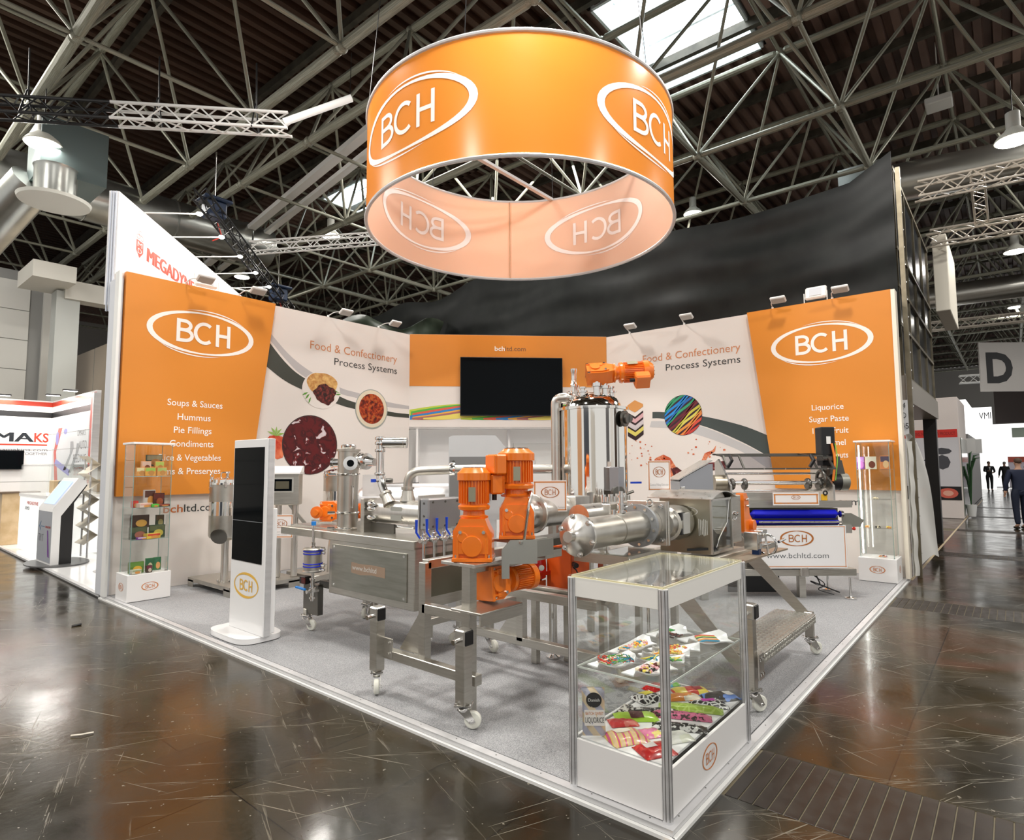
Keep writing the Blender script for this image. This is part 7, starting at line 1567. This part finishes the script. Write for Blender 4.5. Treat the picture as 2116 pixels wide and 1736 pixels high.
for k in range(9):
    a = k*.75; MB().tube([(0,0,.3),(.04*math.cos(a),.06*math.sin(a),.9+.08*k),(.12*math.cos(a),.16*math.sin(a),1.25+.08*k),(.28*math.cos(a),.30*math.sin(a),1.15+.1*k)],[.01,.02,.03,.004],5).build('leaf',mat('palm_green',(.02,.07,.02),.5),pl_)
sg = thing('row_number_signs','pair of small white row number signs beyond the poster booth','sign',(23.5,-.06,2.2)); MB().box((0,0,0),(.02,.3,.5)).build('plate',white_p,sg); MB().box((.9,-.15,0),(.02,.3,.5)).build('plate',white_p,sg)
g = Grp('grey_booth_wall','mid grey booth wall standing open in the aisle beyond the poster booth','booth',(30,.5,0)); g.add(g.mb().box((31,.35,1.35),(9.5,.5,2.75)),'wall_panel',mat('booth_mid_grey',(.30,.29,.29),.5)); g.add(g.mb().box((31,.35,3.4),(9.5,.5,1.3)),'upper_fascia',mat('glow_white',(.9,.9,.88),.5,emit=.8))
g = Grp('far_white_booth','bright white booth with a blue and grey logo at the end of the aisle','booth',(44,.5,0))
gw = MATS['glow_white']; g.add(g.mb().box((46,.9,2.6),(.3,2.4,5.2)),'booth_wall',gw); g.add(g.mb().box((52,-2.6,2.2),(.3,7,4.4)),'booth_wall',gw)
MV = Matrix.Translation((-44,-.5,0))@Matrix(((0,0,-1,45.84),(-1,0,0,0),(0,1,0,0),(0,0,0,1)))
o = MB(MV); text_mb(o,'VMI',-.35,.25,5.0-.55,.42,.01); g.add(o,'lettering',mat('ink_soft',(.2,.2,.22),.5),None,0)
o = MB(MV); disc(o,-.85,4.65,.22,.14,.01,16); g.add(o,'logo_mark',mat('logo_blue',(.05,.15,.5),.5),None,0)
g.add(g.mb().box((50,-2.6,1.9),(.1,3.4,.35)),'red_header',mat('header_red',(.55,.10,.06),.5)); g.add(g.mb().box((49.8,-2.4,.75),(.3,.9,.5)),'red_counter',red_p); g.add(g.mb().box((50.1,-2.6,.9),(.05,3.4,1.7)),'pale_poster',mat('poster_lilac',(.72,.66,.74),.5))
tag(MB().box((36,-2.4,4.55),(.1,3.6,1.9)).build('black_hanging_banner', mat('banner_black',(.03,.02,.018),.6)), 'black banner hanging from the far white truss', 'banner')
tag(MB().box((38,-2.5,3.2),(.1,2.6,.5)).build('vegetable_banner', mat('pastel_print',(.62,.72,.6),.5)), 'pale banner with small vegetable pictures under the black banner', 'banner')
# hall end walls so that the hall is closed far away
for nm,c_,s_ in (('wall_far',(69.5,12,4),(.2,64,14)),('wall_north',(28,44.5,4),(84,.2,14))): tag(MB().box(c_,s_).build(nm, mat('far_hall_wall',(.45,.43,.40),.7)), kind='structure')
# big letter sign
ds = thing('hanging_letter_sign','big white hanging sign with a black capital D over the aisle','sign',M=wallM((27.75,-.36,0),(1.13,-1.37,0)))
MB().box((1.35,5.45,-.03),(2.7,1.98,.06)).build('board', mat('sign_white',(.74,.70,.66),.5), ds)
o = MB(); text_mb(o,'D',.25,1.30,4.85,1.15,.004,.04); o.build('lettering', black_p, ds, smooth=0)
tag(MB().box((0,0,0),(.5,.5,.16),bev=.02).build('hanging_loudspeaker', white_p), 'small white box hanging on a rod under the roof at upper right', 'loudspeaker'); bpy.data.objects['hanging_loudspeaker'].location = pt(1940,213,13.5)
MB().cyl((0,0,.08),(0,0,2.2),.012,n=6).build('rod', white_p, bpy.data.objects['hanging_loudspeaker'])
# farther anonymous booths that close the view between and beyond
R = random.Random(5)
for k,(x,y,w2,d2,h2,c_) in enumerate([(-9,30,7,5,4,(.6,.58,.55)),(10,30,9,6,3.5,(.62,.5,.4)),(18,14,5,8,3.6,(.6,.6,.6))]):
    o = thing('far_booth', ['white booth far back in the hall at left','cream booth far behind the corner wall','pale grey booth behind the black drape','white booth across the aisle on the left','beige booth across the right aisle','grey booth behind the photographer'][k], 'booth', (x,y,0))
    MB().box((0,0,h2/2),(w2,d2,h2),bev=.02).build('booth_wall', mat('fb_%d'%k,c_,.5), o); MB().box((0,0,h2-.25),(w2+.1,d2+.1,.4)).build('fascia', white_l, o)
for k in range(7):  # added unseen panels, dark and pale, for the steel and screens to reflect
    c_ = [(.7,.68,.64),(.05,.06,.08),(.55,.30,.16),(.10,.10,.11),(.7,.7,.7),(.06,.04,.03),(.5,.52,.55)][k]
    sz = (.3,3.6,3.2) if k <= 2 else (2.3,.3,3.2)
    tag(MB().box((-9.5+(k*3.2 if k > 2 else 0), -9.5 if k > 2 else -5+k*5.2, 1.6),sz,bev=.02).build('wall_for_reflections', mat('ab_%d'%k,c_,.5)), kind='structure')
# ================================================================= PEOPLE
def skin_mesh(name, pts, edges, sub=2):
    "pts: list of (x,y,z,r[,r2]); grows one continuous surface round the joints"
    me = bpy.data.meshes.new(name); me.from_pydata([p[:3] for p in pts], edges, []); o = bpy.data.objects.new(name, me); C.objects.link(o)
    m = o.modifiers.new('s','SKIN'); m.use_smooth_shade = True; sv = me.skin_vertices[0].data
    for i,p in enumerate(pts): sv[i].radius = (p[3], p[4] if len(p) > 4 else p[3])
    sv[0].use_root = True; o.modifiers.new('u','SUBSURF').levels = sub
    bpy.context.view_layer.update(); r = bpy.data.meshes.new_from_object(o.evaluated_get(bpy.context.evaluated_depsgraph_get()))
    bpy.data.objects.remove(o); return r
def person(label, loc, rz, arms, suit, shirt, hair, hcol, legs=((.10,.02),(-.10,-.04)), lean=0, h=1.75, skin=(.55,.32,.22)):
    k = h/1.75; o = thing('person', label, 'person', loc, rz)
    sc = lambda P: [(x*k,y*k,z*k,r*k) if len(q)==4 else (x*k,y*k,z*k,r*k,q[4]*k) for q in P for (x,y,z,r) in [q[:4]]]
    sk = mat('skin_%d'%int(skin[0]*100), skin, .5)
    hip = (0,0,.95); (lx,ly),(rx,ry) = legs
    B = [(0,0,.98,.08,.07),(0,lean*.3,1.15,.09,.07),(0,lean*.7,1.35,.11,.08),(0,lean,1.46,.06),(0,lean+.0,1.54,.05),(0,lean+.015,1.62,.075,.085),(0,lean+.01,1.70,.07,.085)]
    E = [(0,1),(1,2),(2,3),(3,4),(4,5),(5,6)]
    for s,(fx,fy) in ((1,(lx,ly)),(-1,(rx,ry))):
        i = len(B); B += [(s*.10,0,.90,.085),(s*.5*(abs(fx)+.1),fy*.5+.02,.50,.058),(fx,fy,.10,.04),(fx,fy+.12,.04,.032)]; E += [(0,i),(i,i+1),(i+1,i+2),(i+2,i+3)]
    for s,(el,hd) in zip((1,-1),arms):
        i = len(B); B += [(s*.19,lean,1.41,.055),(*el,.042),(*hd,.03)]; E += [(2,i),(i,i+1),(i+1,i+2)]
        d = (Vector(hd)-Vector(el)).normalized(); j = len(B); q = Vector(hd)+d*.06; B.append((*q,.028,.016)); E.append((i+2,j)); sx, sy = basis(d)
        for f_,off in enumerate((-.024,-.008,.008,.024)):
            a = q+sx*off+d*.03; b_ = q+sx*off*1.1+d*(.075-.006*abs(f_-1.5)*2)+sy*.012; n_ = len(B); B += [(*a,.008),(*b_,.007)]; E += [(j,n_),(n_,n_+1)]
        n_ = len(B); t = Vector(hd)+sx*.04+d*.03; B.append((*t,.009)); E.append((i+2,n_))
    body = bpy.data.objects.new('body', skin_mesh('body', sc(B), E)); C.objects.link(body); body.parent = o; body.data.materials.append(sk)
    fz = k
    f = MB().sph((0,(lean+.095)*k,1.62*k),.016*k,8,(.8,1,1.2)).sph((.076*k,(lean)*k,1.625*k),.018*k,8,(.5,1,1.5)).sph((-.076*k,lean*k,1.625*k),.018*k,8,(.5,1,1.5)); f.build('nose_and_ears', sk, body)
    MB().sph((.028*k,(lean+.082)*k,1.645*k),.008*k,8).sph((-.028*k,(lean+.082)*k,1.645*k),.008*k,8).build('eyes', mat('eye_dark',(.02,.015,.01),.3), body); MB().box((0,(lean+.088)*k,1.585*k),(.035*k,.01*k,.007*k)).build('mouth', mat('lip',(.35,.12,.10),.5), body)
    if hair: MB().sph((0,(lean-.012)*k,1.675*k),.088*k,14,(.92,1.02,.86)).build('hair', mat('hair_%d'%int(hcol[0]*100), hcol, .7), o)
    su = mat('suit_%d_%d'%(int(suit[0]*1000),int(suit[2]*1000)), suit, .7)
    J = [(0,0,.78,.16,.125),(0,0,.98,.155,.12),(0,lean*.4,1.2,.155,.115),(0,lean*.8,1.38,.165,.115),(0,lean,1.46,.085)]; JE = [(0,1),(1,2),(2,3),(3,4)]
    for s,(el,hd) in zip((1,-1),arms): i = len(J); J += [(s*.195,lean,1.41,.07),(*el,.057),(*(Vector(el)+(Vector(hd)-Vector(el))*.92),.043)]; JE += [(3,i),(i,i+1),(i+1,i+2)]
    jk = bpy.data.objects.new('jacket', skin_mesh('jacket', sc(J), JE)); C.objects.link(jk); jk.parent = o; jk.data.materials.append(su)
    Tp = [(0,0,1.06,.13,.105)]; TE = []
    for s,(fx,fy) in ((1,(lx,ly)),(-1,(rx,ry))): i = len(Tp); Tp += [(s*.10,0,.86,.098),(s*.5*(abs(fx)+.1),fy*.5+.02,.50,.075),(fx,fy,.10,.060)]; TE += [(0,i),(i,i+1),(i+1,i+2)]
    tr_ = bpy.data.objects.new('trousers', skin_mesh('trousers', sc(Tp), TE)); C.objects.link(tr_); tr_.parent = o; tr_.data.materials.append(mat('trouser_%d'%int(suit[2]*1000),tuple(c*.7 for c in suit),.7))
    for fx,fy in ((lx,ly),(rx,ry)): MB().sph((fx*k,(fy+.06)*k,.035*k),.05*k,10,(.9,2.4,.75)).build('shoe', mat('shoe_dark',(.02,.015,.01),.4), o)
    if shirt: MB().add([(-.05*k,(lean+.125)*k,1.42*k),(.05*k,(lean+.125)*k,1.42*k),(0,(lean+.128)*k,1.2*k)],[(0,2,1)]).build('shirt_front', mat('shirt_white',(.75,.75,.75),.6), o, smooth=0)
    return o
dn = ((.27,.02,1.14),(.27,.10,.90)); dr2 = ((-.27,.02,1.14),(-.27,.08,.90))
person('man in a dark navy suit seen from behind, cut off by the right edge', (17.0,-1.26,ZF), math.radians(-60), (dn,dr2), (.012,.018,.045), False, True, (.10,.06,.04))
person('man in a dark suit with white shirt and glasses facing us at the aisle end', (44.0,-.02,ZF), math.radians(110), (((.26,.05,1.16),(.10,.22,1.18)),((-.26,.05,1.14),(-.12,.2,1.08))), (.015,.015,.02), True, True, (.03,.02,.02), h=1.8)
person('grey haired man in a black suit standing beside the man with glasses', (44.2,-.75,ZF), math.radians(-60), (dn,dr2), (.010,.010,.012), False, True, (.45,.43,.40), h=1.78)
person('man in a grey suit reaching forward in the far booth', (48.5,-1.9,ZF), math.radians(120), (((.26,.15,1.25),(.2,.40,1.30)),((-.26,.12,1.22),(-.2,.38,1.25))), (.16,.16,.17), True, True, (.06,.04,.03), h=1.8)
